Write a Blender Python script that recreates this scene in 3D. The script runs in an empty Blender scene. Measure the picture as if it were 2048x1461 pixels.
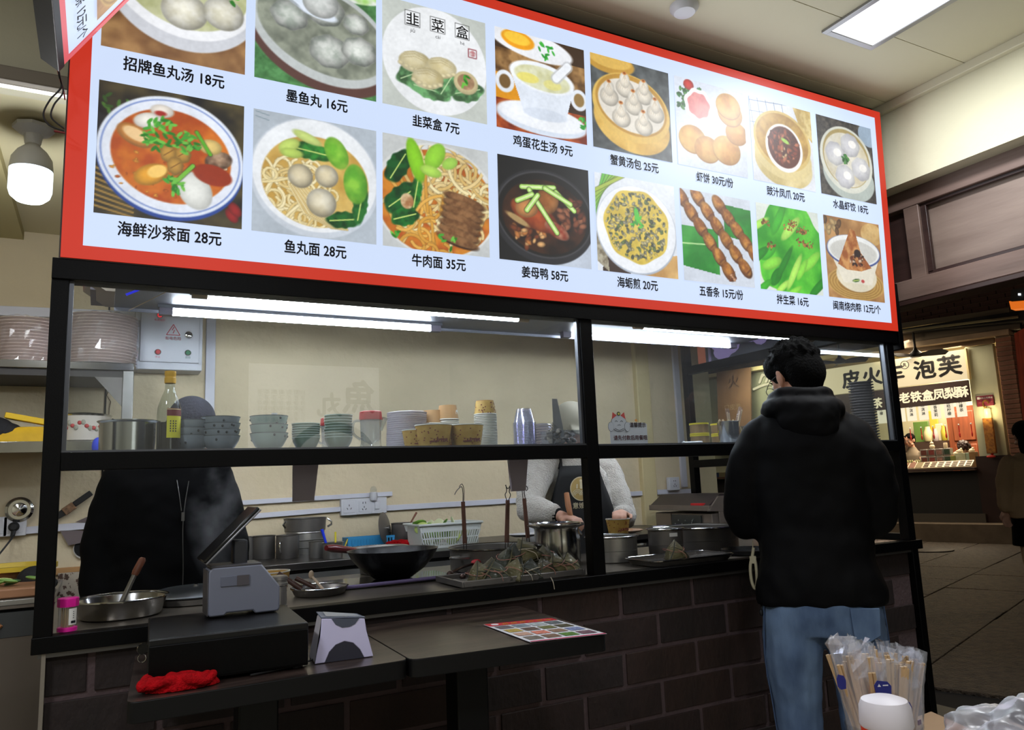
import bpy, bmesh, math, random
import numpy as np
from mathutils import Vector, Matrix, Euler
R=random.Random(7); PI=math.pi
SC=bpy.context.scene; COL=SC.collection
# ---------------- camera (solved from the vanishing points; image 2048 x 1461, f = 1529 px) ----------------
CX,CY,F=1024.,730.5,1529.; HC=1.25
_a=np.array([3900-CX,850-CY,F]); _b=np.array([195-CX,1001-CY,F])
_x=_a/np.linalg.norm(_a); _y=_b-_x*(_b@_x); _y/=np.linalg.norm(_y); _z=np.cross(_x,_y)
RW=np.array([_x,_y,_z])
cam=bpy.data.cameras.new('camera'); co=bpy.data.objects.new('camera',cam); COL.objects.link(co)
cam.sensor_width=36; cam.lens=F/2048*36; cam.clip_start=.05; cam.clip_end=200
mw=Matrix.Identity(4)
for r in range(3):
    mw[r][0]=RW[r][0]; mw[r][1]=-RW[r][1]; mw[r][2]=-RW[r][2]
mw[2][3]=HC
co.matrix_world=mw; SC.camera=co
def aD(u,v): return RW@np.array([u-CX,v-CY,F])
def aY(u,v,y): d=aD(u,v); return Vector(d*y/d[1])+Vector((0,0,HC))
def aX(u,v,x): d=aD(u,v); return Vector(d*x/d[0])+Vector((0,0,HC))
def aZ(u,v,z): d=aD(u,v); return Vector(d*(z-HC)/d[2])+Vector((0,0,HC))
# ---------------- world, exposure, lights ----------------
vs=SC.view_settings; vs.view_transform='Standard'; vs.look='None'; vs.gamma=1; vs.use_curve_mapping=False
vs.exposure=0.0
SC.cycles.max_bounces=8; SC.cycles.transparent_max_bounces=16; SC.cycles.caustics_reflective=False; SC.cycles.caustics_refractive=False
SC.cycles.sample_clamp_indirect=4
w=bpy.data.worlds.new('night'); SC.world=w; w.use_nodes=True
w.node_tree.nodes['Background'].inputs[0].default_value=(.25,.3,.45,1); w.node_tree.nodes['Background'].inputs[1].default_value=.02
def area(name,loc,size,power,col,rot=(0,0,0),spread=PI):
    l=bpy.data.lights.new(name,'AREA'); l.shape='RECTANGLE'; l.size,l.size_y=size; l.energy=power; l.color=col; l.spread=spread
    o=bpy.data.objects.new(name,l); o.location=loc; o.rotation_euler=rot; COL.objects.link(o); return o
def point(name,loc,power,col,r=.04):
    l=bpy.data.lights.new(name,'POINT'); l.energy=power; l.color=col; l.shadow_soft_size=r
    o=bpy.data.objects.new(name,l); o.location=loc; COL.objects.link(o); return o
CEIL=3.04
# dining room ceiling: the panel in view, plus unseen fills added behind the camera
area('ceiling_panel_light',(2.70,1.62,CEIL-.03),(.27,.58),30,(.93,.96,1))
area('ceiling_panel_light_rear',(.2,-1.2,CEIL-.03),(.28,.58),42,(.93,.96,1))
area('ceiling_panel_light_left',(-1.4,.6,CEIL-.03),(.28,.58),45,(.93,.96,1))
# front row of tubes and rear row of tubes in the stall
TUBES=[(.274,1.381,2.50,1.87),(.21,1.225,3.0,1.92),(1.976,2.95,2.50,1.875),(1.936,2.94,3.0,1.93)]
for (x0,x1,y,z) in TUBES:
    pass  # the tubes themselves give the light (emission of the lit_tube parts)
# the menu lightbox glows onto the room
area('menu_lightbox_glow',(1.6,2.15,2.43),(3.3,1.0),14,(.86,.92,1),(-PI/2,0,0))
# street: the pastry shop's light, added fills and a street lamp beyond the frame
area('pastry_shop_light',(14.2,8.6,3.3),(3.0,1.5),300,(1,.83,.6))
area('pastry_shop_front_light',(12.35,8.75,3.35),(4.0,.12),30,(1,.85,.62),(0,-.35,-.2))  # unseen fill added to brighten the shopfront and tags
area('script_wall_light',(11.3,11.4,3.3),(1.6,.3),55,(1,.88,.66),(0,-.5,-.2))  # unseen fill added to brighten the sage wall and brown panel
point('street_lamp_light',(9.5,3.0,4.2),90,(1,.75,.5),.2)
point('lane_lamp_light',(7.5,9.5,4.0),60,(1,.78,.55),.2)
# ---------------- helpers ----------------
def s2l(c):
    c=np.asarray(c,float)/255.; return np.where(c<=.04045,c/12.92,((c+.055)/1.055)**2.4)
MATS={}
def mat(name,col,rough=.5,metal=0.,noise=None,bump=None,emit=0.,trans=0.,alpha=1.,col2=None,coat=0.,stretch=None,spec=None,sheen=0.):
    """col in sRGB 0-255. noise=(scale,amount) darkens/mixes to col2; bump=(scale,strength)"""
    if name in MATS: return MATS[name]
    m=bpy.data.materials.new(name); m.use_nodes=True; nt=m.node_tree; b=nt.nodes['Principled BSDF']; L=nt.links.new
    c=tuple(s2l(col))+(1,)
    b.inputs['Base Color'].default_value=c; b.inputs['Roughness'].default_value=rough; b.inputs['Metallic'].default_value=metal
    if spec is not None: b.inputs['Specular IOR Level'].default_value=spec
    if coat: b.inputs['Coat Weight'].default_value=coat; b.inputs['Coat Roughness'].default_value=.15
    if sheen: b.inputs['Sheen Weight'].default_value=sheen
    if trans: b.inputs['Transmission Weight'].default_value=trans
    if alpha<1: b.inputs['Alpha'].default_value=alpha
    if emit:
        b.inputs['Emission Color'].default_value=c; b.inputs['Emission Strength'].default_value=emit; b.inputs['Base Color'].default_value=tuple(np.array(c[:3])*.12)+(1,)
    if noise or bump:
        tc=nt.nodes.new('ShaderNodeTexCoord'); mp=nt.nodes.new('ShaderNodeMapping'); L(tc.outputs['Object'],mp.inputs[0])
        if stretch: mp.inputs['Scale'].default_value=stretch
    if noise:
        n=nt.nodes.new('ShaderNodeTexNoise'); n.inputs['Scale'].default_value=noise[0]; n.inputs['Detail'].default_value=5; L(mp.outputs[0],n.inputs['Vector'])
        mx=nt.nodes.new('ShaderNodeMix'); mx.data_type='RGBA'; mx.inputs[6].default_value=c
        c2=tuple(s2l(col2))+(1,) if col2 is not None else tuple(np.array(c[:3])*(1-noise[1]))+(1,)
        mx.inputs[7].default_value=c2
        rp=nt.nodes.new('ShaderNodeMapRange'); rp.inputs[1].default_value=.35; rp.inputs[2].default_value=.68
        if col2 is not None: rp.inputs[4].default_value=noise[1]
        L(n.outputs['Fac'],rp.inputs[0]); L(rp.outputs[0],mx.inputs[0]); 
        if not emit: L(mx.outputs[2],b.inputs['Base Color'])
        if emit: L(mx.outputs[2],b.inputs['Emission Color'])
    if bump:
        n=nt.nodes.new('ShaderNodeTexNoise'); n.inputs['Scale'].default_value=bump[0]; n.inputs['Detail'].default_value=6; L(mp.outputs[0],n.inputs['Vector'])
        bp=nt.nodes.new('ShaderNodeBump'); bp.inputs['Strength'].default_value=bump[1]; bp.inputs['Distance'].default_value=.01
        L(n.outputs['Fac'],bp.inputs['Height']); L(bp.outputs[0],b.inputs['Normal'])
    MATS[name]=m; return m
def glass_mat(name,tint=(250,252,255),rough=.02,gloss=1.0,base=.0,haze=0.):
    """thin clear sheet: fresnel reflection over see-through, optional milky film"""
    if name in MATS: return MATS[name]
    m=bpy.data.materials.new(name); m.use_nodes=True; nt=m.node_tree; nt.nodes.clear(); L=nt.links.new
    o=nt.nodes.new('ShaderNodeOutputMaterial'); t=nt.nodes.new('ShaderNodeBsdfTransparent'); g=nt.nodes.new('ShaderNodeBsdfGlossy')
    t.inputs[0].default_value=tuple(s2l(tint))+(1,); g.inputs['Roughness'].default_value=rough
    fr=nt.nodes.new('ShaderNodeFresnel'); fr.inputs[0].default_value=1.5
    ml=nt.nodes.new('ShaderNodeMath'); ml.operation='MULTIPLY_ADD'; ml.inputs[1].default_value=gloss; ml.inputs[2].default_value=base
    ge=nt.nodes.new('ShaderNodeNewGeometry'); nb=nt.nodes.new('ShaderNodeMath'); nb.operation='SUBTRACT'; nb.inputs[0].default_value=1; L(ge.outputs['Backfacing'],nb.inputs[1]); mk=nt.nodes.new('ShaderNodeMath'); mk.operation='MULTIPLY'; L(nb.outputs[0],mk.inputs[1]); mk.use_clamp=True
    L(fr.outputs[0],ml.inputs[0]); mx=nt.nodes.new('ShaderNodeMixShader'); L(ml.outputs[0],mk.inputs[0]); L(mk.outputs[0],mx.inputs[0]); L(t.outputs[0],mx.inputs[1]); L(g.outputs[0],mx.inputs[2])
    out=mx
    if haze:
        d=nt.nodes.new('ShaderNodeBsdfDiffuse'); d.inputs[0].default_value=(.8,.82,.88,1); m2=nt.nodes.new('ShaderNodeMixShader')
        n=nt.nodes.new('ShaderNodeTexNoise'); n.inputs['Scale'].default_value=5; n.inputs['Detail'].default_value=8
        mm=nt.nodes.new('ShaderNodeMath'); mm.operation='MULTIPLY'; mm.inputs[1].default_value=haze*2; L(n.outputs['Fac'],mm.inputs[0])
        L(mm.outputs[0],m2.inputs[0]); L(mx.outputs[0],m2.inputs[1]); L(d.outputs[0],m2.inputs[2]); out=m2
    L(out.outputs[0],o.inputs[0]); MATS[name]=m; return m
def vcol_mat(name,emit=0.,rough=.5):
    if name in MATS: return MATS[name]
    m=bpy.data.materials.new(name); m.use_nodes=True; nt=m.node_tree; b=nt.nodes['Principled BSDF']
    a=nt.nodes.new('ShaderNodeVertexColor'); a.layer_name='print'; b.inputs['Roughness'].default_value=rough
    if emit:
        b.inputs['Base Color'].default_value=(.02,.02,.02,1); b.inputs['Emission Strength'].default_value=emit; nt.links.new(a.outputs[0],b.inputs['Emission Color'])
    else: nt.links.new(a.outputs[0],b.inputs['Base Color'])
    MATS[name]=m; return m

class MB:
    def __init__(s): s.v=[]; s.f=[]
    def add(s,v,f,M=None):
        o=len(s.v)
        if M is not None: v=[M@Vector(p) for p in v]
        s.v+= [tuple(p) for p in v]; s.f+=[tuple(i+o for i in q) for q in f]; return s
    def box(s,x0,x1,y0,y1,z0,z1,M=None):
        v=[(x0,y0,z0),(x1,y0,z0),(x1,y1,z0),(x0,y1,z0),(x0,y0,z1),(x1,y0,z1),(x1,y1,z1),(x0,y1,z1)]
        return s.add(v,[(0,3,2,1),(4,5,6,7),(0,1,5,4),(1,2,6,5),(2,3,7,6),(3,0,4,7)],M)
    def lathe(s,prof,n=28,c=(0,0,0),M=None,closed=True,sx=1,sy=1):
        v=[];f=[];k=len(prof)
        for (r,z) in prof:
            for i in range(n):
                a=2*PI*i/n; v.append((c[0]+r*sx*math.cos(a),c[1]+r*sy*math.sin(a),c[2]+z))
        for j in range(k-1):
            for i in range(n):
                i2=(i+1)%n; f.append((j*n+i,j*n+i2,(j+1)*n+i2,(j+1)*n+i))
        if closed:
            f.append(tuple(reversed(range(n)))); f.append(tuple((k-1)*n+i for i in range(n)))
        return s.add(v,f,M)
    def tube(s,pts,r,n=8,M=None,loop=False):
        pts=[Vector(p) for p in pts]; K=len(pts); rr=r if isinstance(r,(list,tuple)) else [r]*K
        v=[];f=[]; up=None
        for i,p in enumerate(pts):
            if loop: t=(pts[(i+1)%K]-pts[i-1]).normalized()
            else: t=(pts[min(i+1,K-1)]-pts[max(i-1,0)]).normalized()
            if up is None:
                up=Vector((0,0,1)) if abs(t.z)<.9 else Vector((1,0,0))
            a=up-t*up.dot(t)
            if a.length<1e-4: a=Vector((1,0,0))-t*t.x
            a.normalize(); b=t.cross(a); up=a
            for k in range(n):
                w_=2*PI*k/n; v.append(p+(a*math.cos(w_)+b*math.sin(w_))*rr[i])
        for i in range(K if loop else K-1):
            j=(i+1)%K
            for k in range(n): k2=(k+1)%n; f.append((i*n+k,i*n+k2,j*n+k2,j*n+k))
        if not loop: f.append(tuple(reversed(range(n)))); f.append(tuple((K-1)*n+k for k in range(n)))
        return s.add(v,f,M)
    def ell(s,c,r,n=16,m=10,M=None,rot=None):
        v=[];f=[]
        RM=Euler(rot).to_matrix() if rot else Matrix.Identity(3)
        r=(r,r,r) if not isinstance(r,(list,tuple)) else r
        for j in range(1,m):
            t=PI*j/m
            for i in range(n):
                a=2*PI*i/n; v.append(Vector(c)+RM@Vector((r[0]*math.sin(t)*math.cos(a),r[1]*math.sin(t)*math.sin(a),r[2]*math.cos(t))))
        v.append(Vector(c)+RM@Vector((0,0,r[2]))); v.append(Vector(c)+RM@Vector((0,0,-r[2])))
        T=len(v)-2;B=T+1
        for j in range(m-2):
            for i in range(n): i2=(i+1)%n; f.append((j*n+i,(j+1)*n+i,(j+1)*n+i2,j*n+i2))
        for i in range(n): i2=(i+1)%n; f.append((i,i2,T)); f.append(((m-2)*n+i2,(m-2)*n+i,B))
        return s.add(v,f,M)
    def prism(s,poly,t0,t1,M=None,ax='z'):
        """poly in 2D, extruded along ax from t0 to t1 (z: (x,y); y: (x,z); x: (y,z))"""
        g={'z':lambda p,t:(p[0],p[1],t),'y':lambda p,t:(p[0],t,p[1]),'x':lambda p,t:(t,p[0],p[1])}[ax]
        n=len(poly); v=[g(p,t0) for p in poly]+[g(p,t1) for p in poly]
        f=[tuple(reversed(range(n))),tuple(range(n,2*n))]+[(i,(i+1)%n,(i+1)%n+n,i+n) for i in range(n)]
        return s.add(v,f,M)
    def loft(s,rings,n=20,p=2.,M=None):
        """rings: (cx,cy,z,rx,ry[,p]) horizontal superellipses"""
        v=[];f=[]
        for q in rings:
            cx,cy,z,rx,ry=q[:5]; e=2./(q[5] if len(q)>5 else p)
            for i in range(n):
                a=2*PI*i/n; c_,s_=math.cos(a),math.sin(a)
                v.append((cx+rx*math.copysign(abs(c_)**e,c_),cy+ry*math.copysign(abs(s_)**e,s_),z))
        for j in range(len(rings)-1):
            for i in range(n): i2=(i+1)%n; f.append((j*n+i,j*n+i2,(j+1)*n+i2,(j+1)*n+i))
        f.append(tuple(reversed(range(n)))); f.append(tuple((len(rings)-1)*n+i for i in range(n)))
        return s.add(v,f,M)
def finish(o,name,m,parent,smooth,bevel,label):
    if m is not None: o.data.materials.append(m)
    if parent is not None: o.parent=parent
    if label: o['label']=label
    if bevel:
        b=o.modifiers.new('bevel','BEVEL'); b.width=bevel; b.segments=2; b.limit_method='ANGLE'
    return o
def obj(name,mb,m=None,parent=None,smooth=True,bevel=0,label=None,loc=None,fixn=True):
    me=bpy.data.meshes.new(name); me.from_pydata(mb.v,[],mb.f); me.update()
    if fixn:
        bm=bmesh.new(); bm.from_mesh(me); bmesh.ops.recalc_face_normals(bm,faces=bm.faces); bm.to_mesh(me); bm.free()
    if smooth: me.shade_smooth(); me.set_sharp_from_angle(angle=.7)
    o=bpy.data.objects.new(name,me); COL.objects.link(o)
    if loc is not None: o.location=loc
    return finish(o,name,m,parent,smooth,bevel,label)
def tag(o,label=None,cat=None,group=None,kind=None):
    if label: o['label']=label
    if cat: o['category']=cat
    if group: o['group']=group
    if kind: o['kind']=kind
    return o
def thing(name,label,cat,loc=(0,0,0),rot=0,group=None,tilt=None):
    o=bpy.data.objects.new(name,None); COL.objects.link(o); o.empty_display_size=.1
    o.location=loc; o.rotation_euler=tilt if tilt else (0,0,rot); return tag(o,label,cat,group)
def dup(root,loc,rot=None,label=None,group=None,scale=None):
    r=root.copy(); COL.objects.link(r); r.location=loc
    if rot is not None: r.rotation_euler=rot if isinstance(rot,(tuple,list)) else (0,0,rot)
    if label: r['label']=label
    if group: r['group']=group
    if scale: r.scale=scale if isinstance(scale,(tuple,list)) else (scale,)*3
    for ch in list(root.children):
        c_=ch.copy(); COL.objects.link(c_); c_.parent=r
        for g in ch.children: d=g.copy(); COL.objects.link(d); d.parent=c_
    return r
def struct(name,mb,m,label=None,parent=None,**k):
    o=obj(name,mb,m,parent,**k)
    if parent is None: o['kind']='structure'
    if label: o['label']=label
    return o
_deps=None
ORD='first second third fourth fifth sixth seventh eighth ninth tenth eleventh twelfth thirteenth fourteenth fifteenth sixteenth seventeenth eighteenth nineteenth twentieth'.split()
def nth(k,n):
    if k==0: return 'bottom one'
    if k==n-1: return 'top one'
    return (ORD[k] if k<20 else 'twenty-'+ORD[k-20])+' from the bottom'
def text(name,body,size,M4,m,parent=None,bold=.0,align='CENTER',sx=1.,space=1.,depth=.0006,label=None,shear=0,mirror=False,linesp=1.):
    c=bpy.data.curves.new(name,'FONT'); c.body=body; c.align_x=align; c.space_character=space; c.shear=shear; c.space_line=linesp; c.resolution_u=2
    t=bpy.data.objects.new(name,c); COL.objects.link(t); bpy.context.view_layer.update()
    me=bpy.data.meshes.new_from_object(t.evaluated_get(bpy.context.evaluated_depsgraph_get()))
    COL.objects.unlink(t); bpy.data.objects.remove(t)
    S=Matrix.Diagonal((size*sx*(-1 if mirror else 1),size,1,1))
    if bold:   # thicken the strokes: the same glyphs again, shifted by a fraction of the stroke
        bm=bmesh.new(); bm.from_mesh(me); n0=me.copy(); 
        for (dx,dy) in ((bold,0),(-bold,0),(0,bold),(0,-bold)):
            n1=n0.copy(); n1.transform(Matrix.Translation((dx,dy,0))); bm.from_mesh(n1); bpy.data.meshes.remove(n1)
        bm.to_mesh(me); bm.free(); bpy.data.meshes.remove(n0)
    me.transform(S); me.transform(M4); me.update(); me.name=name
    me.materials.clear()
    o=bpy.data.objects.new(name,me); COL.objects.link(o); return finish(o,name,m,parent,False,0,label)
def upright(x,y,z,yaw=0): # text plane standing up, facing -Y when yaw=0
    return Matrix.Translation((x,y,z))@Euler((PI/2,0,yaw)).to_matrix().to_4x4()
def TM(loc,rot=(0,0,0),sc=1): return Matrix.Translation(loc)@Euler(rot).to_matrix().to_4x4()@Matrix.Diagonal((sc,sc,sc,1))
# ---------------- common materials ----------------
BLACK=mat('black_powder_coated_steel',(3,3,4),.45,0,noise=(8,.3),bump=(300,.05),spec=.12)
STEEL=mat('stainless_steel',(160,158,155),.3,.75,noise=(6,.25),bump=(90,.03))
STEELD=mat('dull_steel',(122,118,114),.38,.6,noise=(5,.35),bump=(60,.05))
STEELB=mat('bright_steel',(190,190,190),.16,1,noise=(7,.15))
CHROME=mat('chrome',(215,215,215),.1,1)
PLWHITE=mat('white_plastic',(205,205,210),.4,noise=(6,.08))
CREAM=mat('cream_plaster',(214,198,166),.85,noise=(3,.1),bump=(26,.55))
CREAM2=mat('cream_paint',(196,190,165),.8,noise=(4,.06),bump=(40,.12))
GLASS=glass_mat('clear_glass',gloss=1.,haze=.0)
PLASTIC=glass_mat('clear_plastic',(244,246,248),.1,1.2,.02,.03)
WHITE=mat('white_paper',(225,223,218),.7)
# ================= SETTING =================
FLOORM=mat('dining_floor',(150,144,132),.5,noise=(4,.2))  # floor paled to bounce light up to the ceiling
struct('floor',MB().box(-3,3.35,-3.2,4.2,-.05,0),FLOORM,label='dark tiled dining room floor')
# ceiling: long boards with open seams
cl=struct('ceiling',MB().box(-3,3.42,-3.2,2.42,CEIL+.008,CEIL+.06),mat('seam_shadow_board',(120,112,95),.9),label='cream panelled ceiling over the dining room')
ys=[2.30,2.225]
while ys[-1]>-3: ys.append(ys[-1]-.395)
CB=mat('ceiling_board_paint',(205,198,172),.75,noise=(1.5,.05),bump=(30,.05))
for a,b in zip(ys,ys[1:]):
    obj('ceiling_board',MB().box(-3,3.37,b+.003,a,CEIL,CEIL+.012),CB,cl,bevel=.001)
struct('wall_behind_sign',MB().box(-.12,3.42,2.36,2.42,1.98,CEIL+.03),mat('shadowed_fascia',(92,84,74),.8,noise=(3,.2)),label='dark bulkhead behind the top of the menu sign')  # shade of the gap above the sign put into the colour
struct('wall_rear',MB().box(-3,3.4,-3.3,-3.2,0,3.1),CREAM2,label='cream wall behind the camera')
struct('wall_left',MB().box(-3.1,-3,-3.3,4.2,0,3.3),CREAM2,label='cream wall at the far left')
# right wall above the opening
struct('wall_right',MB().box(3.40,3.62,-3.2,2.44,2.62,3.10),mat('rough_cream_plaster',(200,195,168),.85,noise=(2.5,.06),bump=(14,.45)),label='cream plaster wall above the street opening')
struct('trim_1',MB().box(3.365,3.41,-3.2,2.42,3.0,CEIL+.001),mat('cornice_paint',(208,202,178),.7),bevel=.003,label='narrow cream cornice')
WOOD=mat('grey_brown_wood',(122,100,90),.5,noise=(3.2,.9),col2=(88,70,62),bump=(20,.15),stretch=(1,.35,3))
WOODP=mat('grey_brown_wood_panel',(142,124,112),.5,noise=(2.0,.9),col2=(104,86,77),bump=(16,.15),stretch=(1,.5,3.5))
WOODD=mat('dark_wood',(58,38,34),.45,noise=(4,.5),stretch=(1,.3,3),bump=(20,.2))
li=thing('wooden_lintel','brown framed timber panel across the top of the street opening','lintel',(3.50,0,0))
obj('rail',MB().box(0,.10,-3.2,2.9,2.53,2.64),WOOD,li,bevel=.004)
obj('rail',MB().box(0,.10,-3.2,2.9,2.07,2.17),WOOD,li,bevel=.004)
obj('rail_moulding',MB().box(.02,.04,-3.2,2.22,2.515,2.532).box(.02,.04,-3.2,2.22,2.168,2.19).box(.02,.04,2.19,2.225,2.18,2.52),WOODD,li,bevel=.003)
obj('stile',MB().box(.004,.09,2.22,2.30,2.16,2.54),WOOD,li,bevel=.004)
obj('stile',MB().box(.004,.09,.2,.28,2.16,2.54),WOOD,li,bevel=.004)
obj('wood_panel',MB().box(.05,.07,.28,2.22,2.165,2.54),WOODP,li)
obj('wood_panel',MB().box(.05,.07,-3.2,.2,2.165,2.54),WOODP,li)
obj('wood_panel',MB().box(.05,.07,2.30,2.9,2.165,2.54),WOODD,li)
obj('drip_edge',MB().box(.0,.14,-3.2,2.9,2.045,2.07),WOODD,li,bevel=.004)
# kitchen back wall, pilaster and ceiling
bw=struct('wall_back',MB().box(-3,3.80,4.1,4.25,0,3.3),CREAM,label='rough cream back wall of the kitchen stall')
obj('wall_joint',MB().box(aY(211,800,4.1).x-.004,aY(211,800,4.1).x+.004,4.095,4.102,.95,2.3),mat('joint_black',(25,22,20),.9),bw,label='black vertical joint in the wall')
cr=MB(); pts=[aY(218+3*math.sin(i*1.7)+2*math.cos(i*3.1),752+i*13,4.094) for i in range(22)]
cr.tube(pts,.0018,5); obj('crack',cr,mat('crack_brown',(80,60,45),.9),bw)
obj('pilaster',MB().box(3.13,3.24,4.06,4.11,0,3.0),mat('pilaster_plaster',(206,190,146),.85,bump=(26,.5)),bw,bevel=.006)
struct('wall_far_right',MB().box(3.70,3.80,4.26,7.0,0,3.3),mat('pale_outer_wall',(176,172,166),.8,noise=(3,.1)),label='pale corner wall beyond the stall')
struct('trim_2',MB().box(-3,-.02,4.085,4.1,.925,.955).box(-.015,1.6,4.085,4.1,.93,.955),mat('pine_strip',(176,132,82),.6,noise=(9,.3),stretch=(.3,1,1)),label='pine strip along the foot of the back wall',bevel=.002)
struct('wall_kitchen_ceiling',MB().box(-3,3.4,2.6,4.2,2.51,2.56),mat('kitchen_ceiling_paint',(196,186,150),.8),label='low cream ceiling over the stall')
struct('wall_header',MB().box(-3,-.10,2.60,2.66,2.50,3.08),CREAM2,label='cream header wall at the upper left')
struct('trim_3',MB().box(-3,-.10,2.555,2.605,2.50,2.545),mat('brown_grey_moulding',(128,118,104),.7),bevel=.004,label='brown grey moulding along the header wall')
struct('trim_4',MB().box(-3,-.10,2.588,2.603,2.494,2.4995),mat('white_light_strip',(250,250,245),.4,emit=1.6),label='thin lit strip under the moulding')
struct('trim_5',MB().box(-3,-.36,2.7,4.1,2.47,2.512),mat('yellow_beam_paint',(176,164,118),.8),label='shallow beam on the stall ceiling')
# ceiling light panel
cp=thing('ceiling_light_panel','bright white rectangular ceiling light in a grey frame, top right','ceiling light',(2.705,1.62,CEIL))
obj('frame',MB().box(-.155,-.128,-.31,.31,-.012,0).box(.128,.155,-.31,.31,-.012,0).box(-.128,.128,-.31,-.283,-.012,0).box(-.128,.128,.283,.31,-.012,0),mat('aluminium_trim',(150,150,152),.35,.8),cp,bevel=.002)
obj('diffuser',MB().box(-.128,.128,-.283,.283,-.008,-.002),mat('lit_diffuser',(250,253,255),.4,emit=2.2),cp,smooth=False)
sp=tag(obj('smoke_detector',MB().lathe([(.055,0),(.055,-.012),(.04,-.03),(.012,-.034)],c=(0,0,0)),PLWHITE,loc=aZ(1368,12,CEIL)),'small white round detector at the top edge of the ceiling','detector')
# ================= STREET =================
SB=Vector((13.05,8.7,0)); SROT=math.atan2(-.98,.2)
gr=struct('floor_street',MB().box(3.3,30,-8,30,-.2,-.05),mat('street_grout',(20,17,15),.9),label='stone paved street outside')
PAV=mat('chiselled_granite',(84,70,56),.55,noise=(13,.95),col2=(34,28,23),bump=(48,1.0))
bp_=[n for n in PAV.node_tree.nodes if n.type=='BUMP'][0]; bp_.inputs['Distance'].default_value=.05
bs=[]
for k in range(3):
    me=MB().box(-.595,.595,-.395,.395,-.1,0)
    o=obj('paving_slab',me,PAV,gr,smooth=False,bevel=.006); bs.append(o)
E1=Vector((math.cos(.33),math.sin(.33),0)); E2=Vector((-E1.y,E1.x,0)); cnt=0; used=0
for j in range(-9,16):
    for i in range(-2,13):
        p=Vector((5,3,0))+E1*(i*1.2+(j%2)*.55)+E2*(j*.8)
        if p.x<3.95 or p.x>12.9 or p.y<-1.5 or p.y>11.5 : continue
        o=bs[used] if used<3 else bs[used%3].copy()
        if used>=3: COL.objects.link(o)
        used+=1
        o.location=p+Vector((0,0,-.03+R.uniform(-.003,.003))); o.rotation_euler=(R.uniform(-.004,.004),R.uniform(-.004,.004),.33)
tag(obj('manhole_cover',MB().lathe([(.36,-.02),(.36,.0),(.33,.004),(.30,.0),(.26,.0),(.25,.005),(0.02,.005)],n=36),mat('cast_iron',(45,38,33),.55,.5,bump=(60,.6)),loc=aZ(1855,1098,0)+Vector((0,0,-.012))),'round cast iron manhole cover in the street paving','manhole cover')
struct('trim_6',MB().box(3.35,3.93,-3.2,3.9,-.1,.012),mat('threshold_stone',(96,90,76),.6,noise=(5,.3),bump=(30,.2)),label='worn grey threshold stone',bevel=.006)
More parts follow.
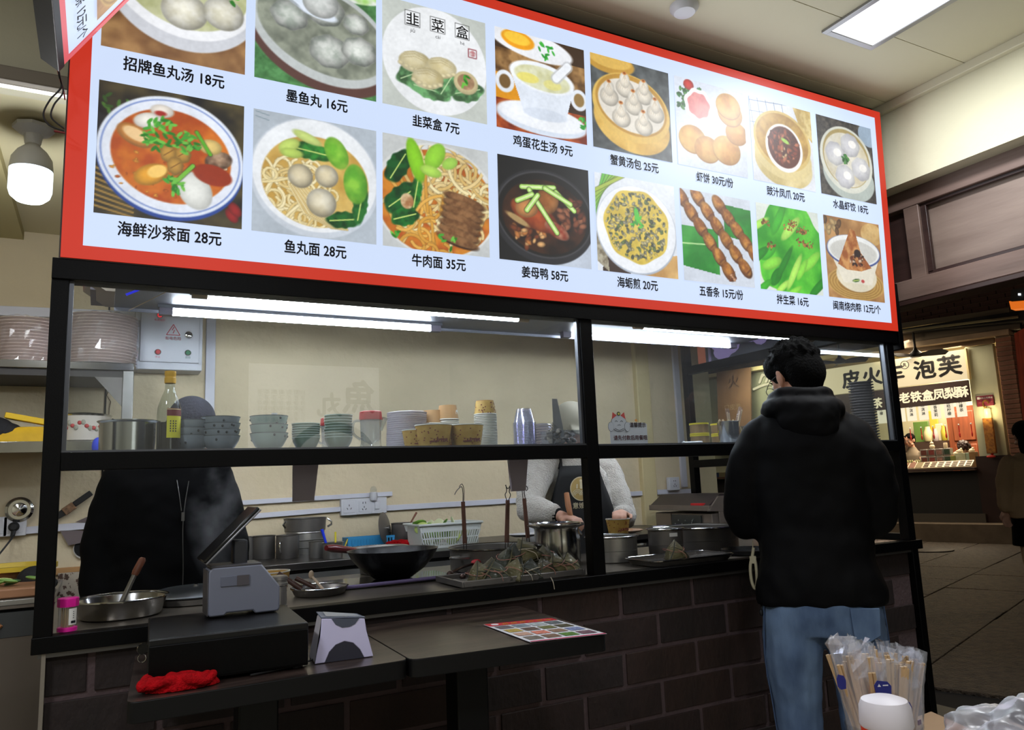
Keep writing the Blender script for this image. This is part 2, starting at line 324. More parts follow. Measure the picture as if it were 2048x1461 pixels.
# ================= MENU LIGHTBOX =================
NP=144
class Pic:
    """small print painter; u right, v up, 0..1; colours sRGB"""
    def __init__(s,bg,N=NP,seed=1,asp=1.):
        s.N=N; s.rs=np.random.RandomState(seed)
        g=(np.arange(N)+.5)/N; s.u,s.v=np.meshgrid(g,g); s.im=np.ones((N,N,3))*np.array(bg,float)
    def noise(s,sc,oct=3):
        o=np.zeros((s.N,s.N)); amp=1;tot=0
        for k in range(oct):
            n=int(sc*2**k)+2; G=s.rs.rand(n+1,n+1); x=s.u*(n-1);y=s.v*(n-1); i=x.astype(int);j=y.astype(int);fx=x-i;fy=y-j
            fx=fx*fx*(3-2*fx);fy=fy*fy*(3-2*fy)
            o+=amp*((G[j,i]*(1-fx)+G[j,i+1]*fx)*(1-fy)+(G[j+1,i]*(1-fx)+G[j+1,i+1]*fx)*fy); tot+=amp; amp*=.55
        return o/tot
    def put(s,m,col,col2=None,nz=None):
        c=np.array(col,float)*np.ones((s.N,s.N,3))
        if col2 is not None: t=nz[...,None]; c=c*(1-t)+np.array(col2,float)*t
        m=np.clip(m,0,1)[...,None]; s.im=s.im*(1-m)+c*m; return s
    def em(s,cx,cy,rx,ry,rot=0,soft=.02,wob=0):
        a=math.radians(rot); x=(s.u-cx)*math.cos(a)+(s.v-cy)*math.sin(a); y=-(s.u-cx)*math.sin(a)+(s.v-cy)*math.cos(a)
        d=np.sqrt((x/rx)**2+(y/ry)**2)
        if wob: d=d*(1+wob*np.sin(np.arctan2(y,x)*7+cx*30))
        return np.clip((1-d)*min(rx,ry)/soft+.5,0,1),d,x/rx,y/ry
    def ell(s,cx,cy,rx,ry,col,rot=0,soft=.012,col2=None,nsc=9,wob=0,ball=0,dark=.55,clip=None):
        m,d,x,y=s.em(cx,cy,rx,ry,rot,soft,wob)
        if clip is not None: m=m*clip
        nz=None
        if col2 is not None: nz=np.clip(s.noise(nsc)*2.6-.8,0,1)
        old=s.im.copy(); s.put(m,col,col2,nz)
        if ball:
            sh=np.clip(1-ball*np.clip(d,0,1)**2.2*(1-dark)+ .16*ball*np.clip(.5*(y-x)*.8,-1,1),0,1.25)[...,None]
            mm=np.clip(m,0,1)[...,None]; s.im=s.im*(1-mm)+np.clip(s.im*sh,0,255)*mm
        return s
    def line(s,pts,w,col,soft=.006,shade=.35,taper=0):
        d=np.full((s.N,s.N),9.); 
        for (a,b) in zip(pts,pts[1:]):
            ax,ay=a;bx,by=b; L2=(bx-ax)**2+(by-ay)**2+1e-9
            t=np.clip(((s.u-ax)*(bx-ax)+(s.v-ay)*(by-ay))/L2,0,1); d=np.minimum(d,np.hypot(s.u-ax-t*(bx-ax),s.v-ay-t*(by-ay)))
        if shade: s.put(np.clip((w*1.5-d)/soft/2+.3,0,1)*.75,np.array(col)*shade)
        return s.put(np.clip((w-d)/soft+.5,0,1),col)
    def curl(s,cx,cy,r,n,w,cols,clip=None,step=.02,seglen=9):
        im0=s.im.copy()
        for k in range(n):
            a=s.rs.rand()*6.28; rr=r*math.sqrt(s.rs.rand()); p=[(cx+rr*math.cos(a),cy+rr*math.sin(a))]; t=s.rs.rand()*6.28; k_=s.rs.uniform(-.6,.6)
            for q in range(seglen): t+=k_; p.append((p[-1][0]+step*math.cos(t),p[-1][1]+step*math.sin(t)))
            s.line(p,w,cols[k%len(cols)],shade=.6)
        if clip is not None: c=clip[...,None]; s.im=s.im*c+im0*(1-c)
        return s
    def poly(s,pts,col,soft=.012,col2=None,nsc=9,shade=0):
        # convex-or-star polygon by winding test
        ins=np.zeros((s.N,s.N),bool); n=len(pts)
        for i in range(n):
            x1,y1=pts[i];x2,y2=pts[(i+1)%n]
            c=((y1>s.v)!=(y2>s.v)); xi=(x2-x1)*(s.v-y1)/((y2-y1)+1e-12)+x1; ins^=c&(s.u<xi)
        nz=np.clip(s.noise(nsc)*2.6-.8,0,1) if col2 is not None else None
        return s.put(ins.astype(float),col,col2,nz)
    def leaf(s,x,y,L,W,rot,col,vein=(200,220,120)):
        a=math.radians(rot); s.ell(x,y,L,W,col,rot,col2=tuple(np.array(col)*.55),nsc=14,wob=.06)
        return s.line([(x-L*.8*math.cos(a),y-L*.8*math.sin(a)),(x+L*.8*math.cos(a),y+L*.8*math.sin(a))],.005,vein,shade=0)
    def herbs(s,x,y,r,n,cols=((70,160,50),(40,120,30),(110,190,70))):
        for k in range(n):
            a=s.rs.rand()*6.28; q=r*math.sqrt(s.rs.rand()); s.ell(x+q*math.cos(a),y+q*math.sin(a),.028,.012,cols[k%len(cols)],s.rs.rand()*180,soft=.006)
        return s
    def bits(s,x,y,rx,ry,n,cols,sz=.02,rot=0,ball=.8,aspect=.6,clip=None):
        for k in range(n):
            a=s.rs.rand()*6.28; q=math.sqrt(s.rs.rand()); X=q*rx*math.cos(a);Y=q*ry*math.sin(a); ar=math.radians(rot)
            f=s.rs.uniform(.6,1.3); s.ell(x+X*math.cos(ar)-Y*math.sin(ar),y+X*math.sin(ar)+Y*math.cos(ar),sz*f,sz*aspect*f,cols[k%len(cols)],s.rs.rand()*180,soft=.008,ball=ball,clip=clip)
        return s
W_=(238,240,245)
def d_soup(): # fish balls in a white bowl, cropped by the frame top
    p=Pic((150,110,70),seed=2); n=np.clip(p.noise(5)*2-.5,0,1); p.put(np.ones_like(n),(165,125,80),(95,60,35),n)
    p.ell(.55,.62,.56,.52,(205,208,215),-12).ell(.55,.66,.53,.46,(240,242,246),-12).ell(.55,.68,.47,.40,(206,208,168),-12,col2=(176,180,130))
    for x,y,r in [(.30,.66,.15),(.55,.42,.165),(.83,.47,.15),(.72,.82,.15),(.42,.88,.15)]: p.ell(x,y,r,r*.92,(244,242,228),col2=(222,218,196),nsc=14,ball=.8,dark=.55)
    p.ell(.60,.86,.27,.2,(60,38,30),-8).ell(.60,.92,.25,.18,(238,234,214),-8,ball=.5); p.herbs(.88,.62,.05,5).herbs(.55,.6,.05,3); return p
def d_cuttle():
    p=Pic((70,140,80),seed=3); n=np.clip(p.noise(20)*2-.5,0,1); p.put(np.ones_like(n),(90,150,90),(60,110,60),n)
    p.ell(.8,.97,.3,.12,(150,210,90),col2=(230,235,230)); p.ell(.55,.42,.62,.42,(92,62,56),-16).ell(.55,.5,.6,.42,(190,196,196),-16).ell(.55,.52,.55,.36,(110,116,104),-16,col2=(150,156,140))
    for x,y,r in [(.27,.60,.15),(.60,.36,.17),(.85,.42,.15),(.55,.72,.17),(.82,.66,.11)]: p.ell(x,y,r,r*.85,(228,232,226),col2=(180,190,180),nsc=14,ball=.9,dark=.5,wob=.03)
    p.line([(0,.97),(.25,.82),(.42,.72)],.05,(220,232,246),shade=.8).ell(.5,.68,.16,.05,(225,235,248),-10); p.ell(.52,.77,.15,.13,(236,238,236),col2=(200,205,202),nsc=14,ball=.7); return p
def d_chive():
    p=Pic((196,202,196),seed=4); p.ell(.5,.5,.5,.5,(236,239,242),soft=.01)
    for x,y,L,w,r in [(.28,.33,.16,.10,30),(.45,.22,.2,.09,-5),(.8,.28,.17,.1,20),(.6,.3,.14,.1,60)]: p.leaf(x,y,L,w,r,(110,170,110),(180,210,160))
    for x,y in [(.3,.45),(.55,.45),(.42,.32)]:
        p.ell(x,y,.15,.1,(226,216,178),8,ball=.4,col2=(205,190,140),nsc=8)
        for k in range(6): p.ell(x-.13+k*.05,y-.08+abs(k-2.5)*.018,.026,.018,(222,210,168),ball=.4)
        for k in range(3): p.line([(x-.1,y+.02+k*.025),(x,y+.05+k*.025),(x+.1,y+.02+k*.02)],.002,(180,165,120),shade=0)
    p.ell(.79,.36,.12,.11,(224,208,160),ball=.4).ell(.79,.37,.085,.075,(150,120,90),col2=(190,150,120),nsc=16).herbs(.79,.37,.06,6)
    for k,x in enumerate((.28,.52,.76)):
        y=.85-.0*k
        for a in range(4): pass
        p.line([(x-.07,y-.07),(x+.07,y-.07),(x+.07,y+.07),(x-.07,y+.07),(x-.07,y-.07)],.003,(90,90,90),shade=0)
    p.line([(.82,.62),(.9,.62),(.9,.7),(.82,.7),(.82,.62)],.005,(150,70,80),shade=0); p.ell(.86,.66,.03,.03,(190,120,125),col2=(230,220,220),nsc=30); return p
def d_egg():
    p=Pic((60,40,25),seed=5); n=np.clip(p.noise(4)*2-.5,0,1); p.poly([(0,.55),(1,.55),(1,.8),(0,.8)],(170,130,80),col2=(90,60,30)); p.poly([(0,0),(1,0),(1,.3),(0,.3)],(190,90,30),col2=(120,40,15)); p.poly([(0,.3),(.35,.3),(.35,.55),(0,.55)],(226,150,20))
    p.ell(.4,.9,.46,.14,(238,240,245),-6).ell(.25,.92,.18,.09,(240,160,20),-5).ell(.24,.93,.14,.06,(255,205,60),-5).herbs(.55,.88,.09,14,((60,180,60),(40,150,50)))
    p.ell(.5,.16,.5,.15,(215,225,240),-2).ell(.5,.19,.48,.13,(240,244,250),-2)
    p.ell(.1,.47,.1,.11,(232,238,248)).ell(.1,.47,.06,.07,(120,90,50)).ell(.92,.45,.1,.11,(232,238,248)).ell(.92,.45,.06,.07,(150,120,70))
    p.poly([(.16,.6),(.86,.55),(.76,.2),(.3,.2)],(228,236,248)).ell(.53,.22,.24,.06,(215,224,238)).ell(.51,.59,.36,.15,(240,245,252),-4).ell(.51,.58,.31,.12,(206,206,160),-4,col2=(226,228,196)).ell(.35,.56,.12,.05,(232,222,120)).ell(.62,.54,.1,.05,(226,220,140))
    p.line([(.66,.62),(.8,.77)],.04,(242,246,252),shade=.8); p.herbs(.95,.22,.06,9,((70,190,70),(40,150,50))); return p
def d_bao():
    p=Pic((92,98,100),seed=6); n=np.clip(p.noise(8)*2-.5,0,1); p.put(np.ones_like(n),(100,106,108),(60,64,66),n)
    p.ell(.25,.94,.3,.12,(196,150,60)).ell(.25,.97,.26,.09,(226,184,90))
    p.ell(.5,.34,.48,.32,(204,160,66),-8,col2=(226,186,92),nsc=5).ell(.5,.5,.49,.36,(222,184,92),-8).ell(.5,.53,.45,.32,(188,142,56),-8).ell(.5,.52,.42,.28,(226,220,208),-8)
    for x,y in [(.42,.75),(.66,.72),(.22,.62),(.52,.58),(.8,.55),(.36,.42),(.64,.38)]:
        p.ell(x,y-.05,.115,.10,(238,230,214),ball=.8,dark=.6).ell(x,y+.04,.065,.085,(242,236,222),ball=.5)
        for a in range(-3,4): p.line([(x,y+.1),(x+a*.028,y-.06)],.002,(206,190,166),shade=0)
        p.ell(x,y+.115,.026,.018,(206,126,50)).ell(x,y+.118,.012,.008,(120,60,20))
    return p
def d_shrimpcake():
    p=Pic((214,222,236),seed=7)
    for x,y,r in [(.2,.9,.06),(.1,.82,.07),(.1,.7,.06),(.35,.88,.05)]: p.bits(x,y,r,r,14,((40,120,40),(80,150,60),(30,90,30)),.025)
    p.ell(.2,.93,.07,.06,(206,40,30),ball=.7); p.ell(.33,.72,.2,.19,(244,246,250),wob=.05).ell(.33,.72,.155,.145,(216,126,126),wob=.05,col2=(226,146,142))
    for x,y,a in [(.22,.32,.19),(.42,.24,.18),(.7,.28,.2),(.86,.5,.16),(.78,.72,.18),(.76,.8,.18)]: p.ell(x,y-.012,a,a*.82,(150,96,30)).ell(x,y,a,a*.82,(226,180,92),col2=(200,140,58),nsc=6,ball=.5,dark=.7)
    return p
def d_feet():
    p=Pic((226,230,238),seed=8)
    for k in range(5): p.line([(k*.13,1),(k*.13+.06,.6)],.003,(60,90,140),shade=0); 
    for k in range(3): p.line([(0,.95-k*.13),(.6,1.0-k*.13)],.003,(60,90,140),shade=0)
    p.poly([(.7,1),(1,1),(1,.6),(.8,.75)],(222,202,140),col2=(190,160,90),nsc=14)
    p.ell(.5,.26,.46,.28,(206,186,126),-6,col2=(226,210,158),nsc=4).ell(.5,.36,.46,.28,(222,204,146),-6).ell(.5,.54,.46,.36,(214,186,112),-6).ell(.5,.55,.42,.32,(170,130,60),-6,col2=(196,158,80)).ell(.52,.46,.3,.29,(238,238,236),-20).ell(.52,.47,.26,.25,(92,36,20),-20)
    p.bits(.52,.48,.22,.2,60,((132,52,30),(168,84,50),(96,34,20),(190,110,76)),.05,ball=1,aspect=.5); p.bits(.5,.42,.1,.1,4,((206,176,130),),.022); p.ell(.54,.55,.07,.025,(170,215,90),-20); return p
def d_hargow():
    p=Pic((52,48,46),seed=9); n=np.clip(p.noise(20)*2-.6,0,1); p.put(np.ones_like(n),(40,38,40),(90,84,78),n)
    p.ell(.95,.9,.2,.16,(150,170,190)); p.ell(.52,.28,.46,.3,(176,186,180),-8).ell(.5,.5,.47,.42,(214,216,204),-8).ell(.5,.52,.42,.37,(170,150,96),-8).ell(.5,.5,.4,.34,(222,218,204),-8,col2=(206,196,168),nsc=6)
    for x,y in [(.3,.55),(.58,.7),(.75,.42),(.45,.28)]: p.ell(x,y,.17,.15,(232,232,232),wob=.03,col2=(206,206,212),nsc=6,ball=.6,dark=.7).ell(x+.04,y+.02,.07,.05,(246,244,240))
    p.bits(.48,.5,.06,.06,26,((40,130,50),(80,160,70),(20,90,30)),.022); return p
def d_satay():
    p=Pic((52,46,34),seed=10); n=np.clip(p.noise(5)*2-.5,0,1); p.put(np.ones_like(n),(80,70,42),(24,22,20),n)
    for k in range(8): p.line([(.0,.06+k*.04),(.25,.0+k*.035)],.008,(150,120,60),shade=.3)
    p.herbs(.12,.85,.09,9,((70,110,40),(50,80,30))); p.bits(.95,.1,.05,.06,3,((150,30,30),),.05)
    p.ell(.5,.47,.5,.46,(40,70,150),-8).ell(.5,.5,.5,.46,(222,230,244),-8).ell(.5,.5,.475,.435,(70,100,180),-8).ell(.5,.5,.468,.428,(228,234,246),-8).ell(.5,.5,.41,.36,(206,112,30),-8,col2=(176,74,18),nsc=8)
    p.bits(.4,.35,.3,.2,40,((226,150,50),(190,90,20)),.015)
    p.ell(.25,.62,.13,.075,(226,150,70),-25,ball=.8).ell(.25,.63,.09,.045,(244,206,150),-25).ell(.33,.75,.1,.06,(244,240,230),15,ball=.5).ell(.42,.84,.08,.05,(240,232,220),ball=.5).ell(.41,.82,.04,.02,(160,40,30))
    p.ell(.36,.34,.12,.075,(240,170,50),30,ball=.8).ell(.4,.37,.07,.045,(250,206,110),30)
    for x,y in [(.47,.52),(.57,.53),(.52,.43)]: p.ell(x,y,.055,.07,(198,150,66),ball=.8,wob=.03).line([(x-.03,y-.02),(x+.03,y+.03)],.003,(120,80,30),shade=0)
    p.ell(.66,.26,.115,.15,(236,238,232),25,ball=.45)
    for k in range(7): a=-.6+k*.3; p.line([(.72,.42),(.72+.16*math.cos(a),.5+.12*math.sin(a))],.01,(226,196,160),shade=.3)
    p.ell(.82,.52,.1,.07,(190,160,130),20,col2=(110,80,60),nsc=14,ball=.7).ell(.76,.62,.08,.06,(230,200,120),ball=.6).ell(.78,.4,.14,.08,(150,50,20),-10)
    p.herbs(.42,.66,.13,46); p.herbs(.6,.63,.09,22); p.line([(.52,.3),(.64,.45)],.014,(120,190,60)); p.line([(.66,.72),(.76,.56)],.012,(90,170,40)); p.herbs(.52,.28,.07,16); return p
def d_fishnoodle():
    p=Pic((176,186,196),seed=11); p.ell(.5,.5,.52,.5,(198,206,216)).ell(.5,.52,.5,.47,(232,236,240)); c,_,_,_=p.em(.5,.47,.43,.38,0,.01); p.ell(.5,.47,.43,.38,(190,150,70),col2=(214,180,100),nsc=5)
    p.curl(.33,.32,.32,70,.009,((234,216,160),(222,196,130),(242,228,180)),clip=c,step=.03,seglen=10)
    for k in range(12): p.line([(.28+k*.012,.42),(.4+k*.02,.2),(.62+k*.012,.1)],.007,((236,218,164),(218,190,124))[k%2],shade=.6)
    p.leaf(.45,.72,.18,.07,-5,(50,140,50)); p.ell(.28,.74,.09,.05,(196,220,110),30,ball=.4).ell(.42,.83,.12,.04,(206,226,130),-20,ball=.4).ell(.3,.68,.09,.04,(186,214,100),0,ball=.4)
    p.leaf(.72,.18,.14,.07,10,(30,104,40)); p.leaf(.86,.32,.16,.06,80,(36,110,44)); p.ell(.66,.74,.09,.14,(150,206,70),25,ball=.4,col2=(110,180,50)).ell(.82,.5,.1,.17,(140,200,66),5,ball=.4,col2=(96,170,50))
    for x,y,r in [(.37,.5,.1),(.58,.53,.095),(.54,.3,.12)]: p.ell(x,y,r,r,(238,232,210),col2=(222,210,176),nsc=8,ball=.9,dark=.55)
    p.line([(.02,.98),(.12,.96)],.003,(120,140,150),shade=0).line([(.02,.94),(.12,.92)],.003,(120,140,150),shade=0); return p
def d_beef():
    p=Pic((196,200,200),seed=12); c,_,_,_=p.em(.5,.46,.56,.5,0,.01); p.ell(.5,.46,.58,.52,(214,216,214)).ell(.5,.44,.55,.48,(176,86,30),col2=(206,130,40),nsc=6)
    p.curl(.62,.5,.4,90,.013,((238,222,170),(226,200,140),(214,180,110)),clip=c,step=.035,seglen=11); p.curl(.3,.15,.28,22,.012,((222,170,80),(206,150,60)),clip=c,step=.035,seglen=11)
    p.leaf(.14,.72,.17,.09,60,(20,90,36)); p.leaf(.18,.45,.2,.1,40,(24,100,40)); p.leaf(.2,.28,.13,.08,20,(26,110,40)); p.leaf(.3,.5,.16,.05,80,(40,130,44))
    p.ell(.22,.42,.06,.07,(214,190,150),col2=(160,110,70),nsc=16); p.ell(.3,.8,.07,.2,(140,210,40),15,ball=.4).ell(.48,.86,.08,.14,(150,214,60),-30,ball=.4).ell(.44,.72,.1,.05,(176,222,90),-10,ball=.4).ell(.62,.82,.08,.05,(170,220,90),30,ball=.3)
    for k in range(7):
        y=.5-k*.062; p.ell(.76-k*.012,y-.012,.2,.05,(52,30,16),-14).ell(.76-k*.012,y,.2,.045,(146,104,66),-14,col2=(110,72,42),nsc=20,ball=.3)
    p.herbs(.6,.12,.1,7).herbs(.1,.12,.05,5); return p
def d_duck():
    p=Pic((22,22,24),seed=13); p.poly([(.5,0),(1,0),(1,.3),(.8,.1)],(190,200,215)); p.ell(.5,.46,.55,.46,(40,40,44)).ell(.5,.48,.52,.42,(66,66,70)).ell(.5,.48,.505,.405,(22,20,20)).ell(.5,.46,.46,.36,(60,32,16),col2=(30,16,10),nsc=6)
    p.bits(.3,.25,.2,.1,26,((190,120,60),(120,60,30),(222,170,110)),.035,ball=1); p.bits(.78,.5,.16,.2,34,((130,72,46),(96,48,30),(160,100,70)),.045,ball=1)
    p.ell(.38,.46,.26,.13,(150,60,24),-22,col2=(190,90,40),nsc=8,ball=.8).ell(.3,.52,.12,.09,(206,140,80),10,ball=.8).ell(.62,.34,.14,.07,(146,50,30),-25,col2=(210,160,130),nsc=8,ball=.6).ell(.52,.62,.12,.14,(196,130,70),-30,ball=.8,col2=(150,90,40)).ell(.2,.4,.13,.03,(176,146,96),-25)
    for a,b in [((.25,.72),(.6,.76)),((.33,.7),(.62,.32)),((.2,.58),(.36,.66)),((.62,.72),(.82,.56)),((.5,.74),(.78,.62)),((.3,.5),(.42,.66))]: p.line([a,b],.022,(176,222,110)); p.line([a,b],.008,(222,240,180),shade=0)
    return p
def d_oyster():
    p=Pic((222,228,236),seed=14); p.poly([(.5,0),(1,0),(1,.25),(.6,.2)],(196,150,90),col2=(226,186,120),nsc=4); p.poly([(.06,0),(.4,0),(.3,.2),(.1,.3)],(60,44,38)); p.poly([(0,.1),(.14,0),(.12,.2),(0,.4)],(176,170,150),col2=(120,110,90),nsc=20)
    for k in range(6): p.line([(-.02,.55+k*.05),(.12+k*.05,1.02)],.016,(110+k*12,190,80),shade=.5)
    p.ell(.5,.46,.5,.46,(176,186,200)).ell(.5,.47,.49,.45,(238,242,248)).ell(.5,.5,.40,.38,(226,200,90),wob=.03,col2=(206,180,70)); c,_,_,_=p.em(.5,.5,.38,.36,0,.02,.03)
    p.bits(.5,.5,.38,.36,330,((120,124,104),(160,158,132),(84,92,74),(196,186,140),(110,130,80),(210,190,110)),.022,ball=.9,clip=c); p.herbs(.5,.55,.07,12,((90,200,70),(60,160,60))); p.ell(.5,.62,.03,.08,(90,200,70),10); return p
def d_rolls():
    p=Pic((206,214,226),seed=15); p.poly([(0,.6),(.5,.6),(.5,.1),(0,.16)],(30,130,40),col2=(60,160,60),nsc=4); p.poly([(.6,.9),(1,.88),(1,.5),(.6,.55)],(40,150,50),col2=(20,110,30),nsc=4); p.line([(0,.4),(.35,.42)],.008,(180,225,150),shade=0)
    for (x0,y0,x1,y1,n) in [(-.02,.95,.7,.06,6),(.2,.98,.95,.12,6),(.5,.93,1.1,.3,5)]:
        for k in range(n):
            t=(k+.3)/n; x=x0+(x1-x0)*t;y=y0+(y1-y0)*t; r=math.degrees(math.atan2(y1-y0,x1-x0))
            p.ell(x+.01,y-.015,.12,.075,(70,34,10),r).ell(x,y,.115,.07,(206,142,60),r,col2=(150,86,28),nsc=18,ball=.8,dark=.6)
            p.ell(x+.045,y-.05,.012,.06,(110,60,20),r)
    p.bits(.68,.08,.05,.04,9,((214,160,120),(120,60,30)),.02); return p
def d_lettuce():
    p=Pic((214,222,214),seed=16); p.ell(.52,.48,.56,.56,(90,200,50),wob=.06,col2=(40,150,30),nsc=4)
    for k in range(16): a=R.uniform(20,60); p.ell(R.random(),R.random(),R.uniform(.12,.26),R.uniform(.035,.07),((140,226,70),(60,180,40),(180,240,100),(30,140,30))[k%4],a,ball=.4)
    for k in range(8): x,y=R.uniform(.1,.9),R.uniform(.08,.9); p.bits(x,y,.08,.045,16,((150,96,40),(196,140,66),(110,66,26),(206,120,60)),.016)
    return p
def d_zongzi():
    p=Pic((186,140,86),seed=17); n=np.clip(p.noise(5)*2-.5,0,1); p.put(np.ones_like(n),(196,150,96),(150,106,60),n); p.bits(.12,.88,.16,.1,14,((190,160,110),(110,80,50)),.06); p.ell(.85,.85,.2,.14,(214,180,120),col2=(190,150,90))
    for k in range(8): p.ell(.5,.2,.5-k*.025,.2-k*.012,((196,160,90),(150,112,56))[k%2])
    p.ell(.52,.3,.36,.2,(222,214,190)).poly([(.04,.62),(.96,.58),(.78,.2),(.28,.2)],(228,222,204)).ell(.5,.6,.48,.2,(40,60,130)).ell(.5,.61,.465,.19,(236,238,236)).ell(.5,.59,.42,.15,(206,206,200))
    p.poly([(.2,.42),(.46,.88),(.54,.86),(.62,.6),(.8,.42),(.6,.36),(.35,.36)],(156,88,42),col2=(206,150,90),nsc=12); p.bits(.55,.5,.14,.09,34,((60,34,26),(176,106,60),(120,60,36),(222,190,160)),.026); p.ell(.56,.58,.06,.05,(40,24,24)); p.leaf(.5,.24,.06,.02,10,(60,110,50)).ell(.62,.24,.03,.02,(190,70,70)); return p
PM=vcol_mat('backlit_food_print',emit=1.0)
def grid_print(name,pic,x0,x1,z0,z1,parent,m,y=0.,label=None,M4=None):
    """flat print: fine grid carrying the picture as a colour attribute, standing in the x/z plane facing -y"""
    N=pic.N; gx=np.linspace(x0,x1,N);gz=np.linspace(z0,z1,N); X,Z=np.meshgrid(gx,gz)
    co_=np.stack([X,np.full_like(X,y),Z],-1).reshape(-1,3)
    if M4 is not None:
        A=np.array(M4); co_=co_@A[:3,:3].T+A[:3,3]
    i=np.arange(N*N).reshape(N,N); f=np.stack([i[:-1,:-1],i[:-1,1:],i[1:,1:],i[1:,:-1]],-1).reshape(-1,4)
    me=bpy.data.meshes.new(name); me.vertices.add(N*N); me.vertices.foreach_set('co',co_.ravel()); nf=len(f)
    me.loops.add(nf*4); me.loops.foreach_set('vertex_index',f.ravel().astype(np.int32)); me.polygons.add(nf); me.polygons.foreach_set('loop_start',np.arange(0,nf*4,4,dtype=np.int32))
    me.update(calc_edges=True); at=me.color_attributes.new('print','FLOAT_COLOR','POINT')
    im=np.clip(pic.im*(1+.07*(pic.noise(38,2)-.5)+.08*(pic.noise(4,1)-.5))[...,None],0,255); c=np.concatenate([s2l(im).reshape(-1,3),np.ones((N*N,1))],1); at.data.foreach_set('color',c.ravel().astype(np.float32))
    o=bpy.data.objects.new(name,me); COL.objects.link(o); return finish(o,name,m,parent,False,0,label)
TILT=math.atan(.037)
def sgn(x,z): return (x,(z-1.885)/math.cos(TILT))   # sign-plane coords
ml=thing('menu_lightbox','large red bordered illuminated menu board with sixteen dish photos above the food stall','menu board',(0,2.255,1.885),tilt=(TILT,0,0))
H_=1.083; X0,X1=-.115,3.29
REDE=mat('backlit_red_border',(214,52,30),.5,emit=.85,noise=(2,.1))
WHE=mat('backlit_blue_white',(206,222,250),.5,emit=1.0,noise=(1.3,.04))
obj('red_border',MB().box(X0,X1,.0,.004,0,.036).box(X0,X1,.0,.004,H_-.036,H_).box(X0,X0+.05,.0,.004,.036,H_-.036).box(X1-.042,X1,.0,.004,.036,H_-.036),REDE,ml,smooth=False)
obj('light_face',MB().box(X0+.05,X1-.042,.001,.004,.036,H_-.036),WHE,ml,smooth=False)
obj('casing',MB().box(X0-.004,X1+.006,.0045,.10,-.003,H_+.003),mat('dark_sign_casing',(40,34,32),.5),ml)
INK=mat('dark_ink',(18,20,34),.5)
xs=[-.044,.363,.764,1.181,1.589,1.999,2.412,2.828]
rows=[[('招牌鱼丸汤 18元',d_soup,'fish ball soup'),('墨鱼丸 16元',d_cuttle,'cuttlefish balls'),('韭菜盒 7元',d_chive,'chive pockets'),('鸡蛋花生汤 9元',d_egg,'egg and peanut soup'),('蟹黄汤包 25元',d_bao,'steamed soup buns'),('虾饼 30元/份',d_shrimpcake,'shrimp cakes'),('豉汁凤爪 20元',d_feet,'braised chicken feet'),('水晶虾饺 18元',d_hargow,'shrimp dumplings')],
[('海鲜沙茶面 28元',d_satay,'seafood satay noodles'),('鱼丸面 28元',d_fishnoodle,'fish ball noodles'),('牛肉面 35元',d_beef,'beef noodles'),('姜母鸭 58元',d_duck,'ginger duck in a black pot'),('海蛎煎 20元',d_oyster,'oyster omelette'),('五香条 15元/份',d_rolls,'five spice rolls'),('拌生菜 16元',d_lettuce,'dressed lettuce'),('闽南烧肉粽 12元/个',d_zongzi,'meat rice dumpling')]]
chs=[[.285,.21,.185,.265,.25,.226,.25,.26],[.285,.206,.21,.209,.21,.264,.211,.355]]
cxs=[[.146,.553,.952,1.37,1.78,2.19,2.60,3.02],[.148,.552,.957,1.362,1.769,2.19,2.597,3.01]]
PICS={}
for r,(z0,zc) in enumerate([(2.49,2.438),(2.014,1.963)]):
    for k,(cap,fn,nm) in enumerate(rows[r]):
        a=sgn(0,z0)[1]; p=fn(); PICS[(r,k)]=p
        grid_print('food_picture',p,xs[k],xs[k]+.38,a,a+.377,ml,PM,y=-.0012,label='printed photo of '+nm)
        a=sgn(0,zc)[1]
        n=sum(1 if ord(c)>127 else .58 for c in cap); sz=.044; w=chs[r][k]; fit=w/(n*sz)
        text('caption',cap,sz,upright(cxs[r][k],-.0022,a-.002),INK,ml,bold=.024,sx=min(1.05,max(.82,fit)),label='black caption under '+nm)
for (ch,x,py) in (('韭',.87,'jiǔ'),('菜',.9615,'cài'),('盒',1.053,'hé')):
    a=sgn(0,2.49)[1]; text('picture_lettering',ch,.05,upright(x,-.003,a+.3),mat('print_ink',(40,40,44),.5),ml,bold=.01)
    text('picture_lettering',py,.018,upright(x,-.003,a+.272),MATS['print_ink'],ml)
# tilted second lightbox, upper left, hung along the left side and leaning over the counter
t2=aY(126,128,2.15); t3=aY(255,0,2.15); an=math.atan2(t3.z-t2.z,t3.x-t2.x)
lb=thing('side_menu_lightbox','tilted illuminated menu board seen edge-on at the top left corner','menu board',(t2.x,2.15,t2.z),tilt=(0,-an,0))
def yz(x0,x1,y0,y1,z0,z1): return MB().box(x0,x1,y0,y1,z0,z1)
